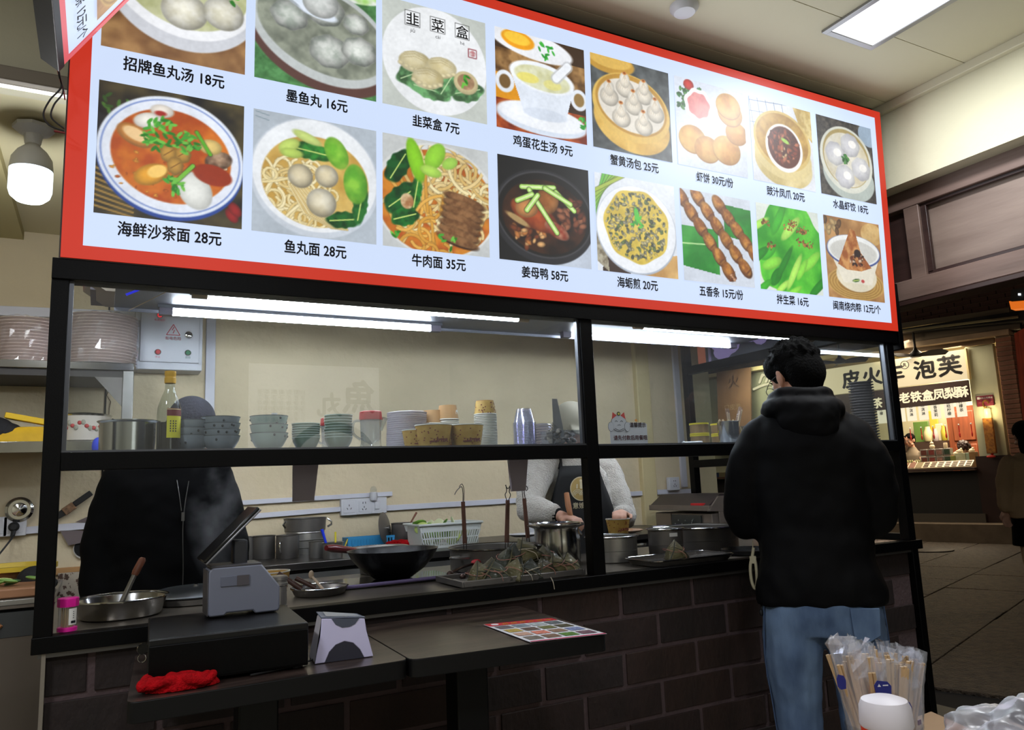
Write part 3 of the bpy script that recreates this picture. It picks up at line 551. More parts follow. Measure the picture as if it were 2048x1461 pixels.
# local x = up the board, local y = along it (towards +y is the reader's right), face looks down (-z)
PINK=mat('backlit_pink_border',(226,90,96),.5,emit=.9)
b=MB().box(0,.95,-2.2,0,0,.003); obj('light_face',b,WHE,lb,smooth=False)
b=MB().box(0,.02,-2.2,0,-.003,0).box(.02,.95,-.02,0,-.003,0); obj('red_border',b,PINK,lb,smooth=False)
obj('casing',MB().box(-.024,-.001,-2.2,.002,-.006,.045).box(-.001,.95,-2.2,.002,.004,.045),mat('scuffed_black_casing',(38,36,34),.6,noise=(20,.3)),lb,bevel=.002)
M4=Matrix(((0,0,1,.16),(-1,0,0,-.02),(0,-1,0,-.004),(0,0,0,1))) # print x -> -y local... 
M4=Matrix(((0,0,1,.13),(1,0,0,-.44),(0,1,0,-.0045),(0,0,0,1)))
grid_print('food_picture',PICS[(1,7)],0,.38,0,.38,lb,PM,M4=M4,label='printed photo of a meat rice dumpling')
T4=Matrix(((0,1,0,.055),(1,0,0,-.235),(0,0,-1,-.0055),(0,0,0,1)))
text('caption','闽南烧肉粽 12元/个',.044,T4,INK,lb,bold=.016,label='black caption under the rice dumpling photo')
# loose wires below it
wr=thing('sign_wires','thin black and red wires dangling between the two menu boards','wires',(t2.x,2.16,t2.z))
def cv(pts,n=20):
    P_=[Vector(p) for p in pts]; out=[]
    for i in range(len(P_)-1):
        p0=P_[max(i-1,0)];p1=P_[i];p2=P_[i+1];p3=P_[min(i+2,len(P_)-1)]
        for k in range(n):
            t=k/n; out.append(.5*((2*p1)+(-p0+p2)*t+(2*p0-5*p1+4*p2-p3)*t*t+(-p0+3*p1-3*p2+p3)*t**3))
    return out+[P_[-1]]
L0=Vector((t2.x,2.16,t2.z))
def wpts(px,y=2.2): return [aY(u,v,y)-L0 for u,v in px]
CB_=mat('black_cable',(20,18,18),.5)
obj('wire',MB().tube(cv(wpts([(112,118),(118,150),(122,175),(100,200),(87,228),(98,250),(128,262)])),.0022,6),CB_,wr)
obj('wire',MB().tube(cv(wpts([(114,120),(121,160),(126,185),(108,210),(103,235),(128,257)])),.0022,6),CB_,wr)
obj('wire',MB().tube(cv(wpts([(111,122),(119,155),(127,182),(130,200)])),.0018,6),mat('red_cable',(120,26,26),.5),wr,label='red wire')
obj('wire',MB().tube(cv(wpts([(108,262),(118,264),(130,266)])),.003,6),MATS['red_cable'],wr,label='red wire end')
# hanging bulb lamp at the left
bl=aY(68,248,2.87)
bt=thing('bulb_lamp','large white bulb lamp on a ceiling holder, left of the menu board','lamp',(bl.x,2.87,2.50))
obj('holder',MB().lathe([(.062,0),(.062,-.012),(.05,-.02),(.028,-.03),(.024,-.062),(.020,-.066)],n=8),PLWHITE,bt)
obj('bulb_base',MB().lathe([(.02,-.062),(.024,-.07),(.045,-.09),(.060,-.115),(.064,-.15),(.064,-.156)],n=28),mat('grey_white_plastic',(170,168,162),.5),bt)
obj('lit_dome',MB().lathe([(.064,-.156),(.064,-.225),(.058,-.245),(.042,-.26),(.0,-.266)],n=28,closed=False),mat('lit_bulb',(235,248,255),.4,emit=1.6),bt)
point('bulb_lamp_light',(bl.x,2.87,2.17),13,(.93,.97,1),.05)
# ================= STALL FRAME, GLASS, COUNTER =================
CT=.92
sf=thing('stall_frame','black steel frame of posts and rails around the food stall front','frame',(0,2.27,CT))
def fb(name,x0,x1,y0,y1,z0,z1,**k): return obj(name,MB().box(x0,x1,y0-2.27,y1-2.27,z0-CT,z1-CT),BLACK,sf,bevel=.0015,**k)
fb('post',-.133,-.092,2.27,2.315,CT,1.876); fb('post',1.512,1.562,2.27,2.315,CT,1.845); fb('post',3.215,3.262,2.27,2.315,CT,1.845)
fb('top_rail',-.133,3.285,2.262,2.33,1.828,1.884)
fb('shelf_rail',-.092,1.512,2.268,2.315,1.328,1.374); fb('shelf_rail',1.562,3.215,2.268,2.315,1.325,1.371)
SLV=mat('grey_glazing_bead',(92,94,100),.35,.7)
for (x0,x1) in ((-.092,-.082),(1.503,1.512),(3.206,3.215)):
    obj('glazing_bead',MB().box(x0,x1,.012,.03,1.374-CT,1.828-CT),SLV,sf)
obj('glazing_bead',MB().box(-.092,1.512,.004,.03,1.374-CT,1.379-CT).box(1.562,3.215,.004,.03,1.371-CT,1.376-CT),SLV,sf)
for x in (3.29,): obj('sign_bracket',MB().box(3.30,3.33,-.01,.06,1.80-CT,2.12-CT),BLACK,sf,bevel=.002)
PANE=glass_mat('front_pane',(246,249,250),.0,1.25,.0,.022)  # milky haze painted in to brighten the view and the lamp glow
for i,(x0,x1) in enumerate(((-.092,1.512),(1.562,3.215))):
    struct(f'window_{i+1}',MB().box(x0,x1,2.292,2.297,1.376,1.828),PANE,label='clear glass pane in the upper part of the stall front',smooth=False)
# side frame towards the street
sd=thing('steel_partition','black steel frame on the street side of the stall','frame',(3.27,2.3,CT))
def sb(name,x0,x1,y0,y1,z0,z1,m=BLACK,p=sd,**k): return obj(name,MB().box(x0-3.27,x1-3.27,y0-2.3,y1-2.3,z0-CT,z1-CT),m,p,bevel=.0015,**k)
sb('post',3.25,3.295,3.70,3.745,CT,2.4); sb('top_rail',3.25,3.295,2.33,3.70,1.885,1.935); sb('shelf_rail',3.25,3.295,2.33,3.70,1.30,1.345)
sb('bottom_rail',3.25,3.295,2.33,3.70,CT,CT+.03)
struct('window_3',MB().box(3.27,3.275,2.34,3.70,1.345,1.885),glass_mat('side_pane',(240,244,240),.0,1.1,.0,.0),label='glass pane on the street side',smooth=False)
# back of the side sign above, purple letters seen from behind
ss=thing('dark_sign_panel','back of the dark street-side sign with pale purple letter shapes','sign',(3.27,2.34,1.935))
obj('sign_panel',MB().box(0,.02,0,1.20,0,.36),mat('charcoal_panel',(74,76,88),.5),ss)
obj('edge_strip',MB().box(-.006,.0,1.15,1.17,0,.34),mat('pale_purple',(150,138,176),.5),ss)
obj('orange_edge',MB().box(0,.02,1.20,1.27,0,.36),mat('orange_panel_edge',(206,120,92),.5,emit=.25),ss)
PUR=mat('glowing_purple_letter',(150,134,184),.5,emit=.45)
def blob(y,z,seed):
    r=random.Random(seed); b=MB()
    for k in range(6):
        b.prism([(y+r.uniform(-.05,.05)+r.uniform(.03,.06)*math.cos(a*PI/6),z+r.uniform(-.05,.06)+.035*math.sin(a*PI/6)) for a in range(12)] if False else (lambda cy,cz,ra,rb:[(cy+ra*math.cos(a*PI/6),cz+rb*math.sin(a*PI/6)) for a in range(12)])(y+r.uniform(-.06,.06),z+r.uniform(-.06,.05),r.uniform(.05,.085),r.uniform(.035,.06)),-.012,-.002,ax='x')
    return b
for k,(y,z) in enumerate(((1.02,.10),(.78,.14),(.53,.13),(.28,.15))): obj('letter_shape',blob(y,z,k+3),PUR,ss)
# counter
ctr=thing('brick_counter','low brick faced serving counter with a black rail and dark top','counter',(0,2.27,0))
MORT=mat('mauve_mortar',(80,64,66),.85,noise=(12,.2),bump=(60,.4))
BR=[mat('brown_brick_%s'%n,c,.8,noise=(9,.5),bump=(45,.5),stretch=(1,1,.6)) for n,c in (('a',(40,22,18)),('b',(46,26,18)),('c',(34,20,18)))]
obj('mortar_backing',MB().box(-.105,3.225,.027,.06,.0,.885),MORT,ctr,smooth=False)
bx=[]
for c in range(8):
    z1=.880-c*.1175; z0=z1-.103
    if c==7: z0=.0
    off=(.0,-.168)[c%2]+1.627+.17
    x=off-.3275*7
    while x<3.22:
        a=max(x-.1545,-.103); b_=min(x+.1545,3.222)
        if b_-a>.03:
            key=(round(b_-a,3),round(z1-z0,3)); w2=(b_-a)/2
            o=obj('brick',MB().box(-w2,w2,0,.02,max(0,z0)-z1,0),R.choice(BR),ctr,smooth=False,bevel=.0025)
            o.location=((a+b_)/2,.021+R.uniform(-.0015,.0015),z1)
        x+=.3275
obj('corner_strip',MB().box(3.222,3.262,-.004,.06,0,.885),BLACK,ctr,bevel=.002)
obj('corner_strip',MB().box(-.112,-.103,.0,.06,0,.885),mat('pale_edge_tape',(120,112,100),.6),ctr)
obj('side_panel',MB().box(3.23,3.262,.06,.80,0,.885),MORT,ctr)
obj('front_rail',MB().box(-.135,3.295,-.006,.045,.884,.924),BLACK,ctr,bevel=.002)
obj('metal_trim',MB().box(-.12,3.24,.003,.03,.873,.884),mat('dull_aluminium',(96,94,92),.4,.7),ctr)
CTOP=mat('brushed_dark_steel_top',(122,114,104),.3,.6,noise=(3,.45),bump=(50,.05),stretch=(.3,1,1))
obj('top_sheet',MB().box(-.12,3.24,.045,.80,.895,.918),CTOP,ctr,bevel=.002)
obj('body_panel',MB().box(-.10,3.22,.75,.79,0,.89),mat('dark_cabinet',(34,33,34),.6),ctr)
# reflective granite-like end of the counter top (right), paled for the street light it reflects
obj('counter_end_tile',MB().box(2.98,3.21,.046,.76,.918,.922),mat('pale_patterned_stone',(216,186,158),.2,noise=(40,.75),col2=(130,100,84)),ctr)
# light gear
sof=thing('lamp_canopy','grey sheet metal canopy over the stall carrying four tube lamps','canopy',(0,2.34,1.945))
obj('canopy_sheet',MB().box(.02,3.02,0,.74,0,.012),mat('dusty_grey_sheet',(84,86,96),.5,.3,noise=(10,.15),bump=(120,.1)),sof)
obj('canopy_lip',MB().box(.02,3.02,.74,.748,-.012,.012),mat('bluish_grey_metal',(120,122,134),.4,.5),sof)
TUBM=mat('lit_tube',(236,245,255),.4,emit=72.0)
for i,(x0,x1,y,z) in enumerate(TUBES):
    lab=['front tube lamp over the left half of the stall','rear tube lamp with grey end cap over the left half of the stall','front tube lamp over the right half of the stall','rear tube lamp with grey end cap over the right half of the stall'][i]
    t=thing('tube_lamp','lit white '+lab,'tube lamp',(0,y,z),group='tube lamps under the canopy')
    rr=.0125 if i%2==0 else .011
    b=MB().tube([(x0,0,0),(x1,0,0)],rr,14); obj('lit_tube',b,TUBM,t)
    if i%2==0:
        obj('end_cap',MB().tube([(x0-.045,0,0),(x0,0,0)],rr,14).tube([(x1,0,0),(x1+.045,0,0)],rr,14),mat('brass_cap',(150,128,100),.4,.6),t)
        obj('bracket',MB().box(x0-.05,x0-.035,-.01,.01,0,.07).box(x1+.035,x1+.05,-.01,.01,0,.07).box(x0-.05,x1+.05,-.018,.018,.055,.075),mat('grey_housing',(60,62,70),.5),t)
    else:
        obj('housing',MB().box(x0-.05,x1+.05,-.02,.02,.014,.03),MATS['grey_housing'] if 'grey_housing' in MATS else PLWHITE,t)
        obj('end_cap',MB().box(x0-.045,x0,-.015,.015,-.012,.014).box(x1,x1+.045,-.015,.015,-.012,.014),mat('dark_grey_cap',(84,78,92),.5),t)
# pale stick and a reflected blue glint built as a glowing strip
tag(obj('bamboo_skewer',MB().tube([aY(258,621,2.6),aY(345,578,2.5)],.0012,5),mat('pale_bamboo',(206,180,140),.5)),'thin pale bamboo skewer sticking down behind the top left corner of the glass','skewer')
tag(obj('blue_cable',MB().tube(cv([aY(252,590,2.75),aY(272,582,2.75),aY(292,573,2.75)]),.004,6),mat('glowing_blue',(40,50,240),.4,emit=.7)),'short glowing blue strip near the top left of the glass','light strip')
vb=thing('vent_box','grey ceiling box behind the top left of the glass','vent',(0.0,3.55,2.02))
a=aY(165,567,3.6);b2=aY(232,600,3.6)
obj('vent_body',MB().prism([(a.x-0,a.z-2.02),(b2.x-.04,b2.z-2.02),(b2.x+.01,b2.z-2.02),(a.x+.12,a.z+.01-2.02)],-.1,.2,ax='y'),mat('vent_grey',(158,148,138),.6),vb)
obj('vent_panel',MB().box(a.x+.03,b2.x+.5,.0,.3,.10,.13),mat('purple_grey_panel',(92,86,98),.5),vb)
# ---- tall side shelf at the upper left, on the back wall ----
SY=3.72
shz=aY(200,727,SY).z; shr=aY(268,740,SY).x
sh=thing('steel_wall_shelf','stainless steel wall shelf holding wrapped stacks of bowls','shelf',(0,SY,shz))
obj('shelf_board',MB().box(-1.4,shr,0,.38,-.006,.0),STEEL,sh)
obj('shelf_lip',MB().box(-1.4,shr,-.012,0,-.03,.003),STEELB,sh,bevel=.002)
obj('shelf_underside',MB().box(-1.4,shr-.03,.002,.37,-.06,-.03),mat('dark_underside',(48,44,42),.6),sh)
xr=aY(255,800,SY).x
obj('shelf_post',MB().box(xr-.022,xr+.022,-.008,.03,-.46,-.03),STEEL,sh,bevel=.003)
obj('corner_gusset',MB().prism([(xr-.02,-.06),(xr-.13,-.06),(xr-.02,-.19)],.0,.004,ax='y'),STEELD,sh)
lz=aY(100,884,SY).z; lx=aY(190,890,SY).x
l2=thing('lower_wall_shelf','lower stainless steel wall shelf behind the left post','shelf',(0,SY,lz))
obj('shelf_board',MB().box(-1.4,lx,0,.38,-.006,0),STEEL,l2); obj('shelf_lip',MB().box(-1.4,lx,-.012,0,-.045,.002),STEELB,l2,bevel=.002)
BOWLW=mat('cream_disposable_bowl',(236,222,212),.7); WRAP=glass_mat('crinkled_film',(250,248,252),.12,1.3,.02,.05)
def wrapped(cx,r,h,n,label,y=SY+.17):
    t=thing('wrapped_bowl_stack',label,'bowl stack',(cx,y,shz),group='wrapped bowl stacks on the wall shelf')
    for k in range(n):
        z=h*k/n
        obj('paper_bowl',MB().lathe([(r*.72,z),(r*.98,z+h/n*.9),(r,z+h/n*.9),(r,z+h/n*.98),(r*.9,z+h/n*.98)],n=28),BOWLW,t)
    # film
    b=MB(); rr=random.Random(int(cx*100)+5); n1=44; v=[];f=[]
    prof=[(1.05,0.0),(1.03,.12),(1.02,.3),(1.03,.5),(1.03,.7),(1.02,.86),(.96,1.0),(.7,1.05),(.3,1.06)]
    for (q,zz) in prof:
        for i in range(n1): a_=2*PI*i/n1; k_=q*r*(1+rr.uniform(-.03,.035)); v.append((k_*math.cos(a_),k_*math.sin(a_),h*zz+rr.uniform(-.006,.006)+.001))
    for j in range(len(prof)-1):
        for i in range(n1): i2=(i+1)%n1; f.append((j*n1+i,j*n1+i2,(j+1)*n1+i2,(j+1)*n1+i))
    f.append(tuple((len(prof)-1)*n1+i for i in range(n1))); b.add(v,f); obj('plastic_wrap',b,WRAP,t,fixn=True,smooth=False)
p=aY(200,725,SY+.17); wrapped(p.x,.150,.235,17,'taller wrapped stack of cream paper bowls beside the electrical box')
p=aY(52,725,SY+.17); wrapped(p.x-.0,.125,.20,14,'shorter wrapped stack of cream paper bowls left of the post')
# items on the lower shelf
p=aY(165,884,SY+.1)
ep=thing('enamel_pot','cream enamel pot printed with red berries on the lower wall shelf','pot',(p.x,SY+.13,lz))
obj('pot_body',MB().lathe([(.085,0),(.097,.01),(.105,.10),(.108,.118),(.103,.118),(.10,.10),(.09,.012),(0,.01)],closed=False),mat('cream_enamel',(206,196,184),.3,coat=.5),ep)
obj('steel_rim',MB().lathe([(.108,.114),(.113,.12),(.106,.124),(.03,.135)],closed=False),STEELB,ep)
b=MB();b2=MB()
for k in range(16):
    a_=-2.6+k*.13; r_=R.uniform(0,1); z=.045+.03*r_
    (b if k%2 else b2).ell((.103*math.cos(a_)*1.0,.103*math.sin(a_),z+.01),(.009,.004,.009 if k%2 else .012),n=8,m=5)
obj('berry_print',b,mat('berry_red',(176,40,40),.4),ep); obj('leaf_print',b2,mat('leaf_grey',(150,146,130),.4),ep)
p=aY(45,884,SY+.05)
yb=thing('yellow_cleaver_cover','yellow cloth and box heaped on the lower wall shelf','cloth',(p.x,SY+.06,lz))
obj('yellow_cloth',MB().loft([(0,0,0,.13,.06,3),(.0,0,.03,.125,.055,3),(-.01,.0,.055,.10,.04,3),(.04,0,.065,.06,.03,3)],n=18),mat('yellow_cloth',(214,170,24),.7,noise=(12,.2),bump=(30,.5)),yb)
obj('yellow_box',MB().box(-.09,.10,-.03,.03,0,.024,M=TM((.02,.0,.085),(0,.2,0))),mat('yellow_card',(220,180,30),.6),yb,bevel=.003)
tag(obj('black_cloth',MB().ell((0,0,.05),(.08,.06,.06)).ell((.05,0,.04),(.06,.05,.045)).ell((-.06,.01,.04),(.07,.05,.04)),mat('black_fabric',(20,20,24),.8,bump=(40,.5)),loc=(aY(12,884,SY+.05).x-.05,SY+.06,lz)),'crumpled black cloth beside the yellow cloth on the lower shelf','cloth')
tag(obj('blue_rag',MB().ell((0,0,0),(.022,.02,.035)).ell((.012,0,-.03),(.016,.015,.02)),mat('blue_rag',(30,60,200),.7),loc=aY(196,893,3.4)),'small blue rag hanging at the end of the lower shelf','rag')
# electrical box
EY=3.95; ea=aY(272,612,EY); eb=aY(404,742,EY)
eb_=thing('electrical_box','light grey electrical box with a red warning triangle on the back wall','electrical box',(ea.x,EY,eb.z))
W=eb.x-ea.x; Hh=ea.z-eb.z-.01
EG=mat('grey_enamel_box',(196,198,206),.4,noise=(4,.05))
obj('box_body',MB().box(0,W,0.004,.14,0,Hh),EG,eb_,bevel=.003)
obj('box_door',MB().box(.022,W-.015,-.008,.004,.035,Hh-.004),EG,eb_,bevel=.003)
obj('hinge',MB().box(.012,.02,-.006,.004,.07,.10).box(.012,.02,-.006,.004,Hh-.09,Hh-.06),STEEL,eb_)
def knob(x,z,c,nm,e=0): 
    k=obj(nm,MB().lathe([(.011,0),(.011,.01),(.008,.013)],n=16,M=TM((x,-.008,z),(PI/2,0,0))),mat(nm+'_m',c,.3,emit=e),eb_,label=nm.replace('_',' '))
    obj(nm+'_ring',MB().lathe([(.014,0),(.014,.004)],n=16,M=TM((x,-.008,z),(PI/2,0,0))),CHROME,eb_)
knob(.10,.082,(190,44,56),'red_button'); knob(.232,.084,(20,110,70),'green_button'); knob(.104,Hh-.03,(240,30,40),'red_indicator_lamp',.9)
obj('lock',MB().lathe([(.017,0),(.017,.005),(.008,.009)],n=18,M=TM((W-.065,-.008,.172),(PI/2,0,0))),CHROME,eb_)
RED=mat('warning_red',(196,50,70),.5)
def tri(s,x,z,w): 
    h=s*math.sqrt(3)/2; P3=[(x-s/2,z),(x+s/2,z),(x,z+h)]; b=MB()
    for i in range(3): b.tube([(P3[i][0],-.0095,P3[i][1]),(P3[(i+1)%3][0],-.0095,P3[(i+1)%3][1])],w,5)
    return b
b=tri(.06,.165,.168,.0018); b.tube([(.168,-.0095,.207),(.160,-.0095,.192),(.170,-.0095,.192),(.164,-.0095,.176)],.002,5)
obj('warning_triangle',b,RED,eb_)
text('warning_text','有电危险',.018,upright(.165,-.009,.145),RED,eb_,bold=.01)
text('button_text','停止',.012,upright(.10,-.009,.055),RED,eb_); text('button_text','启动',.012,upright(.232,-.009,.057),mat('green_ink',(30,110,80),.5),eb_); text('button_text','电源指示',.012,upright(.104,-.009,Hh-.058),RED,eb_)
# conduits and sockets on the back wall
CON=mat('white_conduit',(202,202,212),.45)
def conduit(u0,v0,u1,v1,w,label,vert=False):
    a_=aY(u0,v0,4.08); b_=aY(u1,v1,4.08); t=thing('cable_trunking',label,'trunking',(a_.x,4.1,a_.z),group=None)
    dx=b_.x-a_.x; dz=b_.z-a_.z
    if vert: obj('trunking_cover',MB().box(-w/2,w/2,-.02,0,min(0,dz),max(0,dz)),CON,t,bevel=.002)
    else:
        obj('trunking_cover',MB().prism([(0,-w/2),(dx,dz-w/2),(dx,dz+w/2),(0,w/2)],-.02,0,ax='y'),CON,t,bevel=.002)
    return t
conduit(-60,1071,196,1050,.032,'white trunking behind the left post')
conduit(470,1036,682,1019,.026,'lower white trunking running to the sockets')
conduit(470,1007,785,988,.024,'upper white trunking ending above the sockets')
conduit(772,1017,1288,987,.030,'long white trunking right of the sockets')
conduit(1286,986,1396,982,.032,'short white trunking beside the pilaster')
conduit(1371,975,1371,690,.045,'vertical white trunking near the street side',True)
conduit(415,1030,415,610,.045,'vertical white trunking right of the electrical box',True)
conduit(-80,618,270,632,.045,'white trunking high on the wall above the wrapped bowls')
def socket_(u,v,kind,label,y=4.08):
    p=aY(u,v,y); t=thing('wall_socket',label,'socket',(p.x,y,p.z))
    obj('face_plate',MB().box(-.043,.043,-.012,.02,-.043,.043),PLWHITE,t,bevel=.003)
    obj('inner_plate',MB().box(-.03,.03,-.014,-.012,-.03,.03),PLWHITE,t,bevel=.002)
    if kind!='sw':
        b=MB()
        def slit(x,z,a_): b.box(-.0015,.0015,-.0152,-.014,-.005,.005,M=TM((x,0,z),(0,a_,0)))
        if kind=='3': slit(0,.009,0);slit(-.01,-.008,-.5);slit(.01,-.008,.5)
        else: slit(-.007,.018,0);slit(.007,.018,0);slit(0,-.004,0);slit(-.009,-.016,-.5);slit(.009,-.016,.5)
        obj('socket_slots',b,mat('socket_dark',(40,38,40),.6),t)
    else: obj('rocker',MB().box(-.026,.0,-.02,-.014,-.02,.02),PLWHITE,t,bevel=.002)
    return t
socket_(697,1015,'3','white wall socket with three slots, leftmost of the row of three')
socket_(727,1013,'5','white wall socket with five slots, middle of the row of three')
socket_(757,1011,'sw','white switch with a rocker at the right of the two sockets')
socket_(1347,968,'5','white wall socket above the short trunking near the street side',4.05)
so=socket_(30,1053,'5','white wall socket with a black plug at the far left')
obj('plug',MB().lathe([(.021,0),(.021,.02),(.012,.03)],n=18,M=TM((-.002,-.014,-.002),(PI/2,0,0))).tube([(0,-.03,-.01),(-.005,-.035,-.045)],.009,8),mat('black_rubber',(18,18,20),.6),so,label='black plug')
pp=aY(30,1053,4.08)
tag(obj('plug_cable',MB().tube(cv([aY(27,1072,4.03),aY(18,1085,4.0),aY(-2,1110,3.98)]),.004,7),MATS['black_rubber']),'black cable running down from the plug','cable')
socket_(-8,1055,'sw','plain white socket cut by the left edge of the picture')
# insect lamp plug above the switch
p=aY(747,990,4.06)
nl=thing('plug_in_night_lamp','small clear-domed plug-in night lamp above the switch','lamp',(p.x,4.06,p.z))
obj('lamp_base',MB().lathe([(.018,-.03),(.02,-.02),(.02,.012),(.016,.014)],n=18),PLWHITE,nl)
obj('clear_dome',MB().lathe([(.018,.014),(.018,.03),(.012,.042),(.0,.047)],n=18,closed=False),PLASTIC,nl)
# steel hook plate, knife on strip, grey papers, black hole
p=aY(38,1020,4.05)
tag(obj('steel_lid_on_wall',MB().lathe([(.055,0),(.055,.006),(.045,.012),(.042,.006),(.03,.006),(.026,.016),(.012,.02),(0,.022)],n=30,closed=False,M=TM((0,0,0),(PI/2,0,0))),CHROME,loc=(p.x,4.07,p.z)),'round polished steel lid hanging above the socket at the far left','lid')
kn=thing('knife','black handled kitchen knife held on the wall, pointing down left','knife',tuple(aY(148,1010,4.07)),tilt=(0,-PI/2+.92,0))
obj('handle',MB().box(-.0,.085,-.012,.006,-.013,.013),mat('black_handle',(20,18,18),.5),kn,bevel=.003)
obj('bolster',MB().box(-.05,0,-.012,.006,-.02,.016),mat('copper_marked_sheath',(150,112,80),.4,noise=(60,.8),col2=(30,24,20)),kn,bevel=.002)
obj('blade',MB().prism([(-.16,-.004),(-.05,-.018),(-.05,.014),(-.15,.004)],-.004,-.001,ax='y'),MATS['black_handle'],kn)
def quad(name,pts,m,label,cat,y=4.075,th=.003):
    P_=[aY(u,v,y) for u,v in pts]; c=P_[0]
    return tag(obj(name,MB().prism([(q.x-c.x,q.z-c.z) for q in P_],0,th,ax='y'),m,loc=(c.x,y,c.z)),label,cat)
MG=mat('mauve_grey_card',(104,92,92),.7)
quad('grey_card',[(120,1062),(235,1062),(200,1078),(137,1092)],MG,'mauve grey card tucked below the trunking','card')
quad('grey_card',[(150,1045),(212,1018),(212,1046)],MG,'mauve grey card tucked above the trunking','card')
p=aY(171,1097,4.09)
ph=thing('pipe_hole','round black pipe hole with a torn white rim in the back wall','hole',(p.x,4.094,p.z))
obj('hole_rim',MB().lathe([(.049,0),(.049,.006),(.036,.006),(.036,0)],n=26,M=TM((0,0,0),(PI/2,0,0))),mat('torn_plaster',(190,186,180),.8,bump=(40,.8)),ph)
obj('hole_dark',MB().lathe([(.042,.001),(.042,.008),(.0,.008)],n=24,closed=False,M=TM((-.004,0,.002),(PI/2,0,0))),mat('hole_black',(8,8,9),.9),ph)
# terrazzo board low left
a=aY(116,1148,3.9); b_=aY(192,1195,3.9)
tag(obj('terrazzo_panel',MB().box(-.0,b_.x-a.x+.02,0,.02,-.25,0),None,loc=(a.x,3.9,a.z)),'cream terrazzo panel with brown chips below the pine strip','panel')
tz=bpy.data.objects['terrazzo_panel']
tm=bpy.data.materials.new('terrazzo'); tm.use_nodes=True; nt=tm.node_tree; bs_=nt.nodes['Principled BSDF']; vo=nt.nodes.new('ShaderNodeTexVoronoi'); vo.inputs['Scale'].default_value=44; vo.inputs['Randomness'].default_value=1
tc=nt.nodes.new('ShaderNodeTexCoord'); nt.links.new(tc.outputs['Object'],vo.inputs['Vector'])
rp=nt.nodes.new('ShaderNodeValToRGB'); rp.color_ramp.elements[0].position=.28; rp.color_ramp.elements[0].color=tuple(s2l((74,52,40)))+(1,); rp.color_ramp.elements[1].position=.32; rp.color_ramp.elements[1].color=tuple(s2l((170,158,142)))+(1,)
rn=nt.nodes.new('ShaderNodeTexNoise'); rn.inputs['Scale'].default_value=30; ad=nt.nodes.new('ShaderNodeMath'); ad.operation='MULTIPLY'; nt.links.new(vo.outputs['Distance'],ad.inputs[0]); nt.links.new(rn.outputs['Fac'],ad.inputs[1]); ml2=nt.nodes.new('ShaderNodeMath'); ml2.operation='MULTIPLY'; ml2.inputs[1].default_value=1.45; nt.links.new(ad.outputs[0],ml2.inputs[0])
nt.links.new(ml2.outputs[0],rp.inputs[0]); nt.links.new(rp.outputs[0],bs_.inputs['Base Color']); tz.data.materials.append(tm)
quad('small_steel_box',[(180,1160),(204,1160),(204,1192),(180,1192)],STEELD,'small dark steel box beside the terrazzo panel','box',y=3.6,th=.1)
# left counter run with cutting board
LY=3.25; lt=aY(30,1200,LY).z
lc=thing('prep_counter','stainless prep counter at the far left behind the post','counter',(0,LY,0))
obj('counter_top',MB().box(-1.5,-.13,0,.82,lt-.02,lt),STEEL,lc,bevel=.003)
q1=aY(30,1218,LY).z;q2=aY(30,1232,LY).z
obj('front_fascia',MB().box(-1.5,-.13,.002,.02,q1,lt-.02),mat('grey_fascia',(98,88,78),.5),lc)
obj('dark_gap',MB().box(-1.5,-.13,.03,.05,q2-.02,q1),mat('hole_black',(8,8,9),.9),lc)
obj('lower_panel',MB().box(-1.5,-.12,.0,.02,0,aY(30,1275,LY).z),mat('fridge_side',(88,78,68),.5,noise=(2,.15)),lc)
qa=aY(75,1215,LY).z
bx_=thing('printed_box','dark box printed with cinnamon sticks on the left counter shelf','box',(0,LY-.004,aY(30,1275,LY).z))
hb=aY(30,1225,LY).z-aY(30,1275,LY).z
obj('box_body',MB().box(-1.3,-.13,0.002,.2,.001,hb),mat('slate_box',(48,50,50),.6),bx_)
for k in range(9):
    obj('cinnamon_print',MB().tube([(-.42+.014*k,-.001,.01+.006*(k%3)),(-.395+.014*k,-.001,hb*.55+.01*(k%4))],.007,7),mat('cinnamon_brown',(160,104,60),.6,noise=(30,.5)),bx_)
cb=thing('cutting_board','thick wooden cutting board on the left prep counter','cutting board',(0,LY+.03,lt))
obj('board',MB().box(-1.2,-.15,0,.38,.001,.035),mat('board_wood',(166,118,84),.55,noise=(6,.35),stretch=(.2,2,2)),cb,bevel=.006)
p=aZ(25,1168,lt+.036)
gv=thing('chopped_greens','chopped green vegetables on the cutting board','vegetables',(p.x,LY+.16,lt+.036))
rr=random.Random(4)
for k in range(9): 
    obj('green_piece',MB().ell((rr.uniform(-.08,.08),rr.uniform(-.04,.04),.008+rr.random()*.012),(.03,.010,.007),n=8,m=6,rot=(0,rr.uniform(-.3,.3),rr.uniform(-.6,.6))),[mat('leek_green',(120,160,80),.5),mat('leek_pale',(196,206,140),.5),mat('leaf_dark',(50,90,50),.6)][k%3],gv)
p=aY(25,1150,3.75)
bk=thing('rimmed_basket','brown woven basket with a yellow rim at the far left','basket',(p.x,3.72,lt))
obj('basket_body',MB().lathe([(.12,0),(.15,.07)],n=28),mat('woven_brown',(110,78,40),.7,noise=(40,.5)),bk)
obj('yellow_rim',MB().lathe([(.148,.068),(.158,.07),(.158,.088),(.146,.088),(.14,.07)],n=32,closed=False),mat('yellow_rim',(206,176,50),.5),bk)
tag(obj('dark_cloth',MB().ell((0,0,.04),(.06,.04,.05)).ell((.03,0,.02),(.05,.04,.03)),MATS['black_fabric'],loc=(aY(70,1165,3.6).x,3.55,lt)),'dark crumpled cloth beside the yellow rimmed basket','cloth')
